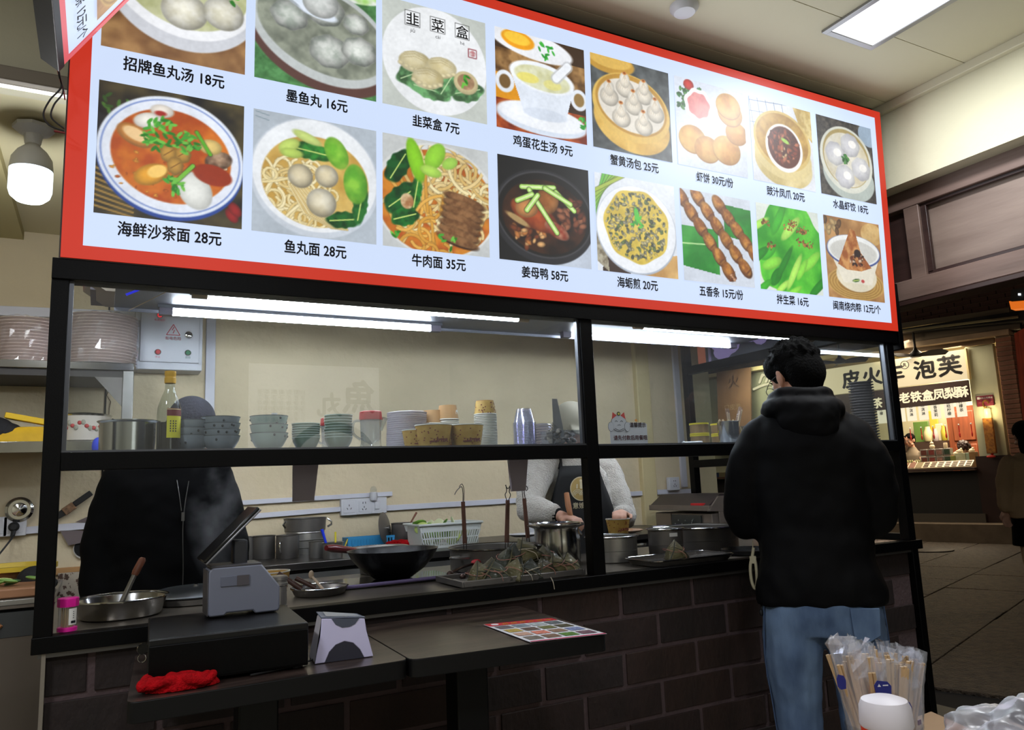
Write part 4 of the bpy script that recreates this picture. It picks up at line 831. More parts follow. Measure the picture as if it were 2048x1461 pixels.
# ================= UPPER SHELF BEHIND THE GLASS =================
SZ=1.377
us=thing('glass_shelf','frosted glass shelf board behind the upper rail','shelf',(0,2.32,SZ-.008))
obj('shelf_board',MB().box(-.09,2.5,0,.30,0,.008),mat('shelf_steel_sheet',(150,156,164),.35,.6,noise=(8,.2)),us,bevel=.001)  # made opaque so it shades the wall and counter below
for x in (.62,1.36):  # grey cloth/plastic tapered brackets hanging under the shelf
    t=aY(610 if x<1 else 1037,922,2.55); 
    tag(obj('grey_bracket',MB().prism([(-.042,0),(.042,0),(.026,-.125),(-.032,-.125)] if x>1 else [(-.038,0),(.045,0),(.03,-.125),(-.038,-.125)],0,.012,ax='y'),mat('grey_purple_plastic',(176,168,182),.5),loc=(t.x,2.55,1.345)),'grey tapered bracket under the shelf, %s'%('near the black jacketed cook' if x<1 else 'beside the white fleece sleeve'),'bracket')
PORC=mat('grey_porcelain',(150,158,166),.3,coat=.4,noise=(25,.15))
def bowlmesh(r,h): return MB().lathe([(r*.45,0),(r*.5,.004),(r*.72,h*.25),(r*.92,h*.65),(r,h),(r*.97,h),(r*.88,h*.65),(r*.6,h*.25),(0,h*.18)],n=30,closed=False)
def bowlstack(u,y,n,r,h,step,m,names,decor=None,z=SZ,group='stacked bowls on the glass shelf',rim=None):
    x=aY(u,890,y).x; proto=None
    for k in range(n):
        lab=names[0]+(', bottom of the pile' if k==0 else ', top of the pile' if k==n-1 else ', %s from the bottom'%['','second','third','fourth','fifth','sixth','seventh','eighth','ninth'][k])
        if proto is None:
            proto=thing('bowl',lab,'bowl',(x,y,z),0,group); obj('bowl_body',bowlmesh(r,h),m,proto)
            if decor:
                b=MB(); q=random.Random(int(u))
                for i in range(9):
                    a_=q.uniform(0,6.28); zz=q.uniform(.45,.9)*h; rr_=r*(.72+.28*(zz/h-.25)/.75)+.0015; b.ell((rr_*math.cos(a_),rr_*math.sin(a_),zz),(.0035,.0035,.004),n=7,m=5)
                obj('flower_print',b,decor,proto)
            if rim: obj('rim_line',MB().lathe([(r*.985,h-.0015),(r*1.006,h-.001),(r*1.0,h+.001)],n=30,closed=False),rim,proto)
        else: dup(proto,(x+R.uniform(-.001,.001),y,z+k*step),R.uniform(0,6.28),lab)
DEC=mat('dark_flower_print',(40,44,52),.4)
RL=mat('dark_rim_line',(70,76,80),.4)
bowlstack(382,2.42,3,.055,.048,.022,PORC,['grey porcelain bowl behind the soy sauce bottle'],DEC,rim=RL)
bowlstack(441,2.40,4,.055,.045,.0185,PORC,['grey porcelain bowl with flower print right of the bottle'],DEC,rim=RL)
CEL=mat('pale_celadon',(168,188,180),.3,coat=.4,noise=(10,.2))
bowlstack(538,2.40,3,.056,.052,.026,CEL,['pale celadon bowl left of the green bowls'],DEC,rim=RL)
GRN=mat('green_glazed',(74,106,74),.25,coat=.6,noise=(12,.7),col2=(128,150,140))  # green of a reflection painted into the bowl colour
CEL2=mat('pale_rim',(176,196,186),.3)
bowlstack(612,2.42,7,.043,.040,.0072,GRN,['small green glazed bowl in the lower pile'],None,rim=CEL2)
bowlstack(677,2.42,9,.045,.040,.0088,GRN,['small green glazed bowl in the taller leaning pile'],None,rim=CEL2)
# spoon holder tag behind celadon bowls
p=aY(549,815,2.5)
tag(obj('white_spoon',MB().box(-.009,.009,-.002,.002,0,.105).ell((0,-.001,.0),(.016,.006,.02),n=12,m=8),PLWHITE,loc=(p.x,2.5,SZ+.02)),'flat white spoon handle standing behind the celadon bowls','spoon')
# steel pot, ladle
p=aY(257,895,2.42)
spt=thing('steel_pot','wide stainless steel pot with a black ladle tip on the shelf left of the bottle','pot',(p.x,2.44,SZ))
obj('pot_body',MB().lathe([(.07,0),(.075,.002),(.0755,.085),(.082,.09),(.082,.092),(.073,.088),(.072,.006),(0,.004)],n=40,closed=False),STEELB,spt)
obj('ladle_tip',MB().tube([(-.04,.01,.05),(-.045,.01,.085),(-.04,.01,.10)],[.006,.008,.004],8),MATS['black_rubber'],spt,label='black ladle handle')
# soy bottle
p=aY(337,903,2.37)
bo=thing('sauce_bottle','clear glass sauce bottle with yellow cap, yellow label and dark sauce','bottle',(p.x,2.38,SZ))
GB=mat('bottle_glass_black',(12,8,8),.15)
gbt=glass_mat('bottle_glass',(228,232,228),.03,1.2,.01,.0)
pr=[(.028,0),(.032,.004),(.0325,.10),(.031,.125),(.022,.155),(.0135,.178),(.0125,.200)]
obj('glass_body',MB().lathe(pr,n=30,closed=False),gbt,bo)
obj('dark_sauce',MB().lathe([(.027,.003),(.0305,.006),(.0308,.083),(0,.083)],n=28,closed=False),mat('soy_dark',(22,12,10),.2),bo)
obj('yellow_cap',MB().lathe([(.0150,.196),(.0155,.200),(.0155,.212),(.0145,.213),(.0145,.218),(.0155,.220),(.0150,.231),(0,.232)],n=24,closed=False),mat('yellow_cap_plastic',(226,170,24),.4),bo)
def lab(r,z0,z1,a0,a1,n=14):
    b=MB();v=[];f=[]
    for i in range(n+1):
        a_=a0+(a1-a0)*i/n; v+=[(r*math.cos(a_),r*math.sin(a_),z0),(r*math.cos(a_),r*math.sin(a_),z1)]
    for i in range(n): f.append((2*i,2*i+2,2*i+3,2*i+1))
    return b.add(v,f)
obj('yellow_label',lab(.0329,.038,.100,-PI/2-.25,-PI/2+1.1),mat('yellow_label',(222,214,40),.5),bo,fixn=False)
obj('red_label_band',lab(.0331,.100,.122,-PI/2-.25,-PI/2+1.1),mat('maroon_label',(110,24,30),.5),bo,fixn=False)
obj('label_rule',lab(.0333,.118,.120,-PI/2-.25,-PI/2+1.1),mat('cream_ink',(226,206,150),.5),bo,fixn=False)
b=MB()
for k in range(3):
    for j in range(5): 
        a_=-PI/2+.05+k*.22; b.box(-.0015,.0015,-.0004,.0004,.055+j*.007,.059+j*.007,M=TM((.0332*math.cos(a_),.0332*math.sin(a_),0),(0,0,a_+PI/2)))
obj('label_writing',b,DEC,bo)
# glass jug with red lid
def jug(u,v,y,lab_,s=1.):
    p=aY(u,v,y); j=thing('jug',lab_,'jug',(p.x,y,SZ))
    obj('jug_body',MB().lathe([(.034*s,0),(.036*s,.004),(.032*s,.02),(.034*s,.09*s),(.036*s,.095*s),(.034*s,.095*s),(.031*s,.03),(0,.012)],n=28,closed=False),glass_mat('jug_plastic',(232,234,232),.06,2.2,.05,.16),j)
    obj('jug_handle',MB().tube(cv([(-.034*s,0,.09*s),(-.055*s,0,.085*s),(-.057*s,0,.05*s),(-.034*s,0,.03*s)],6),.004,8),MATS['jug_plastic'],j)
    obj('jug_spout',MB().tube([(.033*s,0,.06),(.048*s,0,.10*s)],[.006,.009],10),MATS['jug_plastic'],j)
    obj('red_lid',MB().lathe([(.036*s,.092*s),(.037*s,.094*s),(.035*s,.118*s),(.032*s,.12*s),(0,.12*s)],n=28,closed=False),mat('red_lid',(196,26,40),.35),j,label='red lid'); return j
jug(742,893,2.38,'clear plastic jug with a red lid and side handle')
jug(662,893,2.55,'second clear jug with a red lid, half hidden behind the green bowls',.95)
# paper bowls
KP=mat('kraft_print',(196,160,82),.6,noise=(34,.9),col2=(176,136,62)); KW=mat('paper_rim_white',(222,220,210),.5); KB=mat('brown_ink',(120,50,36),.6)
def paperbowl(x,y,z,r,h,lab_,txt='生洋食',rot=0,cat='paper bowl',group='printed paper bowls',inv=False,name='paper_bowl'):
    t=thing(name,lab_,cat,(x,y,z),rot,group,tilt=(PI,0,rot) if inv else None)
    obj('bowl_body',MB().lathe([(r*.78,0),(r*.79,.001),(r*.985,h-.003),(r*.96,h-.003),(r*.76,.006),(0,.006)],n=36,closed=False),KP,t)
    obj('white_rim',MB().lathe([(r*.98,h-.004),(r*1.01,h-.003),(r*1.01,h),(r*.955,h),(r*.955,h-.004)],n=36,closed=False),KW,t)
    obj('brown_band',MB().lathe([(r*.792,.001),(r*.808,.009)],n=36,closed=False),mat('brown_band',(150,86,50),.6),t)
    b=MB(); q=random.Random(int(x*1000)); sl=(r*.985-r*.79)/h
    for k in range(46):
        a_=q.uniform(0,6.28); zz=q.uniform(.15,.9)*h; rr_=r*.79+sl*zz+.0006
        b.box(-.0022,.0022,-.0004,.0004,-.0018,.0018,M=TM((rr_*math.cos(a_),rr_*math.sin(a_),zz),(0,0,a_+PI/2)))
    obj('small_print',b,KB,t)
    for k,ch in enumerate(txt):
        a_=-PI/2-.35+k*.36; zz=h*.42; rr_=r*.79+sl*zz+.001
        text('bowl_character',ch,h*.42,TM((rr_*math.cos(a_),rr_*math.sin(a_),zz-h*.16),(0,0,a_+PI/2))@Euler((PI/2-.2,0,0)).to_matrix().to_4x4(),KB,t,bold=.03)
    return t
p=aY(862,893,2.39);paperbowl(p.x+.012,2.395,SZ,.063,.078,'printed kraft paper bowl, second from left on the shelf, in front')
p=aY(930,893,2.39);paperbowl(p.x+.008,2.395,SZ,.061,.078,'printed kraft paper bowl, rightmost of the front row on the shelf')
p=aY(832,893,2.44);paperbowl(p.x+.012,2.45,SZ,.055,.066,'printed kraft paper bowl half hidden behind the left front one')
p=aY(905,893,2.5);paperbowl(p.x,2.50,SZ,.05,.055,'small printed paper bowl peeking between the two front bowls')
# stack of white bowl lids
x=aY(812,880,2.6).x; 
lidm=MB().lathe([(.066,0),(.07,.001),(.072,.0055),(.066,.0075),(.0,.0075)],n=34,closed=False); proto=None
for k in range(19):
    lb_='flat white paper lid in the pile behind the jug and paper bowls'
    lb_='flat white paper lid, %s in the pile behind the jug'%nth(k,19)
    if not proto: proto=thing('paper_disc',lb_,'lid',(x,2.60,SZ),0,'white paper lids on the shelf'); obj('lid_body',lidm,mat('lilac_white_paper',(206,198,204),.6),proto)
    else: dup(proto,(x+.0003*k,2.60,SZ+k*.0074),None,lb_)
# kraft cups
KC=mat('plain_kraft',(188,146,98),.65,noise=(10,.1))
def cup(x,y,z,r,h,lab_,inv=True):
    t=thing('paper_cup',lab_,'cup',(x,y,z),0,'kraft paper cups'); obj('cup_body',MB().lathe([(r,0),(r,.002),(r*.8,h-.001),(r*.8,h),(r*.72,h-.004),(0,h-.004)],n=28,closed=False),KC,t)
    obj('white_rim',MB().lathe([(r*.99,0),(r*1.04,.001),(r*1.04,.004),(r*.99,.005)],n=28,closed=False),KW,t)
    obj('round_mark',MB().lathe([(.010,0),(.010,.0008),(.007,.0008),(.007,0)],n=16,M=TM((r*.62,-r*.64,h*.5),(PI/2,0,.75))),KW,t)
    return t
x=aY(866,880,2.62).x
cup(x,2.62,SZ+.098,.040,.052,'inverted kraft cup, the left and lower of two behind the front bowls')
obj_=thing('rim_stack','stack of white cup rims under the left kraft cup','cups',(x,2.62,SZ),0,'nested paper cups'); obj('nested_rims',MB().lathe([(.036,0),(.038,.098)],n=24),KW,obj_)
x=aY(897,880,2.60).x
t=cup(x,2.60,SZ+.112,.040,.055,'inverted kraft cup, taller one with white rims under it')
def rims(x,y,r,n,st,lab_,grp):
    pr=None
    for k in range(n):
        lb_=lab_+', '+nth(k,n)
        if not pr: pr=thing('nested_cup',lb_,'cup',(x,y,SZ),0,grp); obj('cup_rim',MB().lathe([(r*.93,0),(r,.0004),(r,st*.55),(r*.94,st*.6),(r*.92,st*.99),(0,st*.99)],n=26,closed=False),KW,pr)
        else: dup(pr,(x,y,SZ+k*st),None,lb_)
rims(x,2.60,.041,20,.0055,'white rimmed cup under the taller kraft cup','nested cups, left pile')
x=aY(972,875,2.50).x; zc=SZ+.123
rims(x,2.50,.042,21,.0058,'white rimmed cup in the tall pile right of the bowls','nested cups, tall pile')
paperbowl(x,2.50,zc+.052,.041,.052,'inverted printed paper cup on top of the tall pile of nested cups','生洋',0,'cup','printed paper bowls',True)
# clear cups stack
x=aY(1050,880,2.62).x; p0=None
CC=glass_mat('cloudy_clear_cup',(222,220,232),.15,2.2,.06,.14)
for k in range(18):
    if not p0: p0=thing('clear_cup','clear plastic cup, bottom one in the pile beside the steel bracket','cup',(x,2.62,SZ),0,'clear plastic cups'); obj('cup_body',MB().lathe([(.046,0),(.046,.003),(.042,.006),(.03,.055),(.028,.058),(0,.058)],n=22,closed=False),CC,p0)
    else: dup(p0,(x,2.62,SZ+k*.006),None,'clear plastic cup, %s in the pile beside the steel bracket'%nth(k,18))
x=aY(1085,880,2.66).x; p0=None  # low pile of clear lids
for k in range(10):
    if not p0: p0=thing('plastic_dome','clear plastic lid, bottom one in the low pile behind the clam box','lid',(x,2.66,SZ),0,'clear plastic lids'); obj('lid_body',MB().lathe([(.042,0),(.044,.004),(.036,.010),(0,.010)],n=22,closed=False),CC,p0)
    else: dup(p0,(x,2.66,SZ+k*.0105),None,'clear plastic lid, %s in the low pile behind the clam box'%nth(k,10))
# clear box of clams
p=aY(1124,886,2.40)
cbx=thing('clam_box','clear plastic box filled with brown clams','food box',(p.x,2.41,SZ))
b=MB(); w=.058
for (x0,x1,y0,y1) in ((-w,w,-.04,-.038),(-w,w,.038,.04),(-w,-w+.002,-.04,.04),(w-.002,w,-.04,.04)): b.box(x0,x1,y0,y1,0,.056)
b.box(-w-.004,w+.004,-.045,-.039,.050,.058).box(-w-.004,w+.004,.039,.045,.050,.058)
obj('box_body',b,PLASTIC,cbx)
rr=random.Random(9); cm=[mat('clam_%s'%n,c,.5,noise=(60,.4)) for n,c in (('a',(104,92,78)),('b',(140,126,104)),('c',(84,76,68)))]
for k in range(46):
    zz=.008+.05*(k/46); obj('clam',MB().ell((0,0,0),(.012,.010,.006),n=10,m=6,rot=(rr.uniform(-1,1),rr.uniform(-1,1),rr.uniform(0,3)),M=TM((rr.uniform(-.046,.046),rr.uniform(-.03,.03),zz))),cm[k%3],cbx)
# steel divider beside it and white cap bottle
p=aY(1112,850,2.72)
tag(obj('steel_angle',MB().box(-.012,.012,0,.003,0,.205).prism([(.012,.205),(.040,.05),(.012,0)],0,.003,ax='y').tube([(-.02,-.004,.105),(.005,-.004,.09)],.002,6),STEEL,loc=(p.x,2.72,SZ+.01)),'upright steel bracket beside the clam box','bracket')
# lucky cat notice: cat figure kept as a plain waving animal sign? -> generic cat head cutout with text board
p=aY(1245,886,2.36); nb=thing('pay_first_notice','small white notice with a smiling white cat and red writing asking to pay first','notice',(p.x,2.315,SZ))
NW=mat('notice_white',(206,204,210),.5)
obj('notice_board',MB().prism([(-.085,0),(.085,0),(.085,.075),(.07,.08),(.0,.08),(-.0,.06),(-.085,.055)],0,.003,ax='y'),NW,nb,bevel=.001)
def disc(cx,cz,rx,rz,y,m,nm,n=28,th=.0008,parent=nb): return obj(nm,MB().prism([(cx+rx*math.cos(2*PI*i/n),cz+rz*math.sin(2*PI*i/n)) for i in range(n)],y-th,y,ax='y'),m,parent,smooth=False)
ccx=-.045
disc(ccx,.077,.034,.030,-.0012,NW,'cat_head'); disc(ccx,.077,.0355,.0315,-.0004,INK,'head_outline')
for s in (-1,1):
    obj('cat_ear',MB().prism([(ccx+s*.031,.092),(ccx+s*.026,.118),(ccx+s*.008,.106)],-.0022,-.0014,ax='y'),mat('ear_red',(206,60,50),.5),nb,smooth=False)
    disc(ccx+s*.037,.064,.012,.017,-.0022,NW,'cat_paw'); disc(ccx+s*.037,.064,.013,.018,-.0013,INK,'paw_outline')
    obj('cat_eye',MB().tube([(ccx+s*.018,-.0026,.083),(ccx+s*.012,-.0026,.087),(ccx+s*.006,-.0026,.083)],.0008,5),INK,nb)
obj('cat_mouth',MB().tube([(ccx-.008,-.0026,.071),(ccx-.004,-.0026,.069),(ccx,-.0026,.073),(ccx+.004,-.0026,.069),(ccx+.008,-.0026,.071)],.0006,5).tube([(ccx-.02,-.0026,.058),(ccx,-.0026,.05),(ccx+.02,-.0026,.058)],.0009,5),INK,nb)
disc(ccx,.112,.008,.008,-.0024,mat('bell_green',(60,66,30),.5),'gold_coin'); disc(ccx,.112,.004,.004,-.0034,mat('coin_yellow',(220,200,60),.5),'coin_centre')
disc(.035,.088,.006,.005,-.0004,mat('orange_dot',(226,150,60),.5),'orange_fruit')
text('notice_title','温馨提示',.019,upright(.042,-.0012,.064),mat('title_ink',(90,60,60),.5),nb,bold=.03)
text('notice_text','请先付款后用餐哦',.0195,upright(.005,-.0012,.016),mat('deep_red_ink',(130,24,34),.5),nb,bold=.02)
# steamer baskets and spoon cups
YR=mat('yellow_band',(214,196,50),.5); BW=mat('steamer_bamboo',(156,126,86),.6,noise=(30,.5),stretch=(1,1,.2))
def steamer(u,y,z,lab_):
    x=aY(u,880,y).x; t=thing('steamer_basket',lab_,'steamer',(x,y,z),0,'small steamer baskets')
    obj('bamboo_wall',MB().lathe([(.040,.001),(.040,.048),(.037,.048),(.037,.002),(0,.002)],n=26,closed=False),BW,t)
    obj('yellow_band',MB().lathe([(.041,0),(.042,.0),(.042,.006),(.041,.006)],n=26),YR,t); obj('yellow_rim',MB().lathe([(.0375,.043),(.042,.043),(.042,.050),(.0375,.050)],n=26,closed=False),YR,t); return t
steamer(1400,2.58,SZ,'yellow rimmed steamer basket, bottom left of four'); steamer(1400,2.58,SZ+.051,'yellow rimmed steamer basket, upper left of four')
steamer(1442,2.60,SZ,'yellow rimmed steamer basket, bottom right of four'); steamer(1442,2.60,SZ+.051,'yellow rimmed steamer basket, upper right of four')
def can(u,y,r,h,lab_):
    x=aY(u,885,y).x; t=thing('steel_cup',lab_,'steel cup',(x,y,SZ)); obj('cup_body',MB().lathe([(r*.9,0),(r*.92,.002),(r,h),(r*1.06,h+.002),(r*.97,h),(r*.88,.004),(0,.004)],n=30,closed=False),STEELB,t); return t
t=can(1459,2.42,.045,.092,'steel cup holding wooden spoons and wrapped chopsticks')
PB=mat('pale_bamboo',(206,180,140),.5)
for k,(x,a_) in enumerate(((-.018,-.1),(.0,.05),(.016,.18),(-.03,-.2))): obj('wooden_spoon',MB().ell((x+a_*.08,0,.09),(.008,.002,.014),n=10,m=6).box(x-.002,x+.002,-.001,.001,.01,.085),PB,t)
for k,(x,a_,h) in enumerate(((.012,-.05,.135),(.018,-.02,.132),(.034,.35,.14),(.04,.40,.145))): obj('wrapped_chopsticks',MB().tube([(x,0.005,.01),(x+a_*h*.9,.005,h)],.0028,6),PB,t)
obj('chopstick_film',MB().tube([(.016,.005,.06),(.006,.005,.15)],.008,8).tube([(.045,.005,.06),(.085,.005,.155)],.009,8),WRAP,t)
can(1499,2.44,.036,.074,'second steel cup half hidden by the customer')
p=aY(1385,886,2.42); tag(obj('white_marker',MB().tube([(-.045,0,.006),(.05,0,.008)],.006,10).ell((-.047,0,.006),(.006,.008,.008)),mat('marker_grey',(190,190,195),.4),loc=(p.x,2.42,SZ)),'white marker pen lying on the shelf near the street side','pen')
shr_=thing('side_shelf_board','dark shelf board at the street end behind the glass','shelf',(2.5,2.33,SZ-.01)); obj('shelf_board',MB().box(0,.70,0,.28,-.002,.006),BLACK,shr_)
# black bowls tall stack
x=aY(1735,880,2.46).x; p0=None; zb=SZ
BK=mat('matte_black_melamine',(92,88,88),.4)
nbk=22
for k in range(nbk):
    if not p0: p0=thing('black_bowl','black bowl, bottom one in the tall column by the right post','bowl',(x,2.46,zb),0,'black bowls by the right post'); obj('bowl_body',MB().lathe([(.043,0),(.05,.008),(.058,.010),(.058,.013),(.052,.013),(.04,.006),(0,.006)],n=28,closed=False),BK,p0)
    else: dup(p0,(x+R.uniform(-.0008,.0008)-.00035*k,2.46,zb+k*.0132),None,'black bowl, %s in the tall column by the right post'%nth(k,nbk))
# ================= ITEMS ON THE COUNTER =================
CZ=.919
p=aZ(134,1268,CZ)
tp=thing('toothpick_jar','toothpick jar with a magenta lid and base at the left end of the counter','jar',(-.062,2.325,CZ+.006))
MGN=mat('magenta_plastic',(222,30,150),.4)
obj('jar_base',MB().lathe([(.023,0),(.023,.009),(.021,.010)],n=24),MGN,tp)
obj('jar_lid',MB().lathe([(.024,.060),(.0245,.062),(.0245,.080),(.022,.082),(0,.082)],n=8,closed=False),MGN,tp)
obj('jar_wall',MB().lathe([(.021,.009),(.021,.062)],n=24,closed=False),PLASTIC,tp)
b=MB(); rr=random.Random(3)
for k in range(46): x_,y_=rr.uniform(-.014,.014),rr.uniform(-.014,.014); b.tube([(x_,y_,.01),(x_+rr.uniform(-.003,.003),y_+rr.uniform(-.003,.003),.056)],.0009,4)
tag(obj('toothpicks',b,PB,tp),kind='stuff')
obj('paper_label',lab(.0215,.016,.056,-PI/2+.15,-PI/2+1.2),WHITE,tp,fixn=False)
b=MB()
for j in range(4): b.box(-.001,.001,-.0003,.0003,.032+j*.005,.034+j*.005,M=TM((.0217*math.cos(-.9),.0217*math.sin(-.9),0),(0,0,-.9+PI/2)))
b.box(-.006,.006,-.0003,.0003,.020,.026,M=TM((.0217*math.cos(-.9),.0217*math.sin(-.9),0),(0,0,-.9+PI/2)))
obj('label_print',b,INK,tp)
def pan(name,label,x,y,z,r,h,m,cat='pan',flare=1.12,parent=None):
    t=thing(name,label,cat,(x,y,z)); obj('pan_body',MB().lathe([(r/flare*.93,0),(r/flare,.004),(r*.985,h-.004),(r*1.03,h),(r*1.03,h+.002),(r*.97,h-.002),(r/flare*.97,.008),(0,.006)],n=44,closed=False),m,t); obj('rolled_rim',MB().tube([(r*1.02*math.cos(i*PI/24),r*1.02*math.sin(i*PI/24),h+.002) for i in range(48)],.0028,6,loop=True),STEELB,t); return t
t=pan('steel_pan','shallow stainless pan with a wooden handled ladle in it, left end of the counter',.065,2.545,CZ,.122,.050,STEELB,flare=1.15)
obj('ladle_shaft',MB().tube([(-.01,0,.012),(.032,.01,.11)],.007,10),STEEL,t); obj('ladle_handle',MB().tube([(.032,.01,.11),(.036,.012,.12),(.052,.018,.152),(.054,.019,.158)],[.009,.0105,.0105,.006],12),mat('brown_handle',(124,72,50),.5),t,label='brown wooden handle')
t=thing('lid_on_pot','flat dark pot with a steel lid behind the payment terminal','pot lid',(.285,2.75,CZ))
obj('pot_body',MB().lathe([(.15,0),(.155,.002),(.155,.018),(.148,.02),(0,.02)],n=48,closed=False),STEELD,t)
obj('lid',MB().lathe([(.158,.020),(.16,.024),(.155,.028),(.10,.040),(.0,.045)],n=48,closed=False),mat('dark_lid_steel',(84,86,88),.35,.9),t); obj('lid_screw',MB().lathe([(.007,.044),(.007,.049),(0,.051)],n=14,closed=False),CHROME,t)
# silver jar
p=aZ(562,1216,CZ)
t=thing('pepper_shaker','ribbed stainless shaker jar right of the payment terminal','shaker',(.462,2.335,CZ+.003))
obj('jar_body',MB().lathe([(.025,0),(.027,.002),(.027,.008),(.025,.010),(.025,.062),(.028,.065),(.028,.071),(.026,.073),(.026,.078),(.028,.08),(.028,.088),(.025,.091),(0,.092)],n=28,closed=False),STEEL,t)
# kraft bowl behind terminal
p=aZ(537,1160,CZ); paperbowl(.505,2.66,CZ,.060,.078,'printed kraft paper bowl behind the payment terminal')
tag(obj('brown_scoop_handle',MB().tube([(0,0,0),(.07,-.02,-.055)],[.008,.009],10),mat('dark_brown_handle',(64,40,32),.45),loc=(.515,2.60,CZ+.075)),'dark brown handle leaning in front of the kraft bowl','handle')
# shallow black pan with wooden spoon
t=pan('frying_pan','shallow dark frying pan holding a pale wooden spoon',.640,2.565,CZ,.088,.022,STEELD,flare=1.1)
obj('pale_spoon',MB().tube([(.01,-.02,.012),(-.018,.02,.055)],[.005,.004],8).ell((-.021,.024,.062),(.009,.006,.014),n=12,m=8),mat('pale_wood_spoon',(176,156,134),.6),t,label='pale wooden spoon')
obj('brown_handle_spatula',MB().tube([(-.01,.01,.02),(-.07,.03,.055)],[.007,.008],10).ell((-.0,.0,.016),(.018,.012,.004),n=12,m=6),mat('dark_brown_handle',(64,40,32),.45),t)
# induction top under the wok
t=thing('induction_cooktop','black glass induction cooktop with a lavender front strip under the wok','cooktop',(.93,2.72,CZ))
obj('glass_plate',MB().box(-.21,.24,-.12,.16,.0,.006),mat('black_glass',(24,24,26),.08,coat=.6),t,bevel=.002)
obj('lavender_strip',MB().tube([(-.23,-.135,.010),(.25,-.115,.012)],.006,8),mat('lavender_plastic',(104,92,132),.5),t)
obj('steel_edge',MB().box(-.245,-.21,-.14,.18,.0,.007),STEELD,t,bevel=.001)
# wok
WK=mat('cast_black_wok',(16,16,18),.38,.3,bump=(80,.1))
t=thing('wok','large black wok on the cooktop with a dark red handle','wok',(.955,2.75,CZ+.006))
obj('wok_body',MB().lathe([(.05,0),(.07,.004),(.115,.035),(.150,.075),(.163,.100),(.166,.104),(.160,.103),(.145,.074),(.11,.036),(.06,.008),(0,.006)],n=56,closed=False),WK,t)
# second pan behind wok with maroon handle
t=thing('handled_pan','dark steel pan with a maroon handle behind the wok','pan',(.995,3.03,CZ+.055))
obj('pan_body',MB().lathe([(.08,0),(.10,.012),(.115,.045),(.118,.047),(.112,.045),(.095,.012),(0,.006)],n=40,closed=False),STEELD,t)
obj('maroon_handle',MB().tube([(-.105,-.03,.043),(-.13,-.05,.045),(-.22,-.11,.062),(-.245,-.125,.066)],[.008,.013,.015,.010],12),mat('maroon_lacquer',(96,24,30),.3,coat=.5),t,label='maroon handle')
obj('pan_foot',MB().lathe([(.075,-.054),(.08,0)],n=28),STEELD,t)
# tongs
t=thing('tongs','open metal tongs with a red wrapped end beside the wok','tongs',(1.20,2.62,CZ+.006))
obj('tong_arm',MB().tube([(-.085,-.03,.018),(-.03,.0,.03),(.06,.06,.035)],[.006,.005,.004],8).ell((-.09,-.034,.012),(.014,.010,.014)),mat('dark_tong_steel',(70,54,50),.35,.8),t)
obj('tong_arm',MB().tube([(-.06,-.085,.01),(-.01,-.03,.02),(.06,.055,.03)],[.006,.005,.004],8).ell((-.065,-.09,.008),(.013,.010,.010)),MATS['dark_tong_steel'],t)
obj('red_wrap',MB().ell((.055,.055,.035),(.022,.018,.014),rot=(0,0,.6)),mat('red_cloth_b',(170,20,30),.6),t)
# big shallow pot with noodle strainers
t=pan('wide_pot','wide shallow stainless pot holding three noodle strainers',1.385,2.80,CZ,.170,.085,STEELD,cat='pot',flare=1.02)
obj('side_handle',MB().tube(cv([(-.165,-.05,.06),(-.215,-.085,.062),(-.20,-.11,.062),(-.145,-.10,.06)],6),.006,8),STEEL,t)
SW=mat('strainer_wood',(88,54,40),.5,noise=(20,.3)); WIR=mat('dark_wire',(70,66,64),.35,.9)
def strainer(u,y,lab_,lean,hook):
    b_=aY(u,1090,y); t=thing('noodle_strainer',lab_,'strainer',(b_.x,y,1.03),tilt=(0,lean,0),group='noodle strainers in the wide pot')
    obj('wood_handle',MB().tube([(0,0,-.01),(0,0,.155)],[.0095,.0085],8),SW,t,smooth=False)
    obj('wire_stem',MB().tube([(-.006,0,-.09),(-.006,0,-.01)],.002,6).tube([(.006,0,-.09),(.006,0,-.01)],.002,6),WIR,t)
    obj('mesh_basket',MB().lathe([(.03,-.09),(.032,-.092),(.024,-.10),(.0,-.103)],n=16,closed=False),WIR,t)
    if hook==0: w_=MB().tube(cv([(0,0,.155),(.002,0,.19),(-.004,0,.215),(-.025,0,.20),(-.035,0,.185)],6),.0018,6).tube(cv([(.004,0,.155),(.007,0,.20),(-.0,0,.225),(-.014,0,.215)],6),.0015,6)
    elif hook==1: w_=MB().tube(cv([(-.004,0,.155),(-.012,0,.175),(-.006,0,.19),(-.010,0,.215)],6),.002,6).tube(cv([(.004,0,.155),(.012,0,.175),(.006,0,.19),(.012,0,.215),(0,0,.20),(-.012,0,.214)],6),.002,6)
    else: w_=MB().tube(cv([(-.005,0,.155),(-.006,0,.19),(-.002,0,.205),(.008,0,.20)],6),.0018,6).tube(cv([(.005,0,.155),(.004,0,.19),(.014,0,.205),(.022,0,.195),(.014,0,.185)],6),.0018,6)
    obj('wire_hook',w_,WIR,t)
strainer(930,2.85,'wooden handled noodle strainer with a bent double hook, left of three',-.02,0)
strainer(1014,2.74,'wooden handled noodle strainer with a flat wire loop, middle of three',.07,1)
strainer(1056,2.88,'wooden handled noodle strainer with curled hooks, right of three',-.06,2)
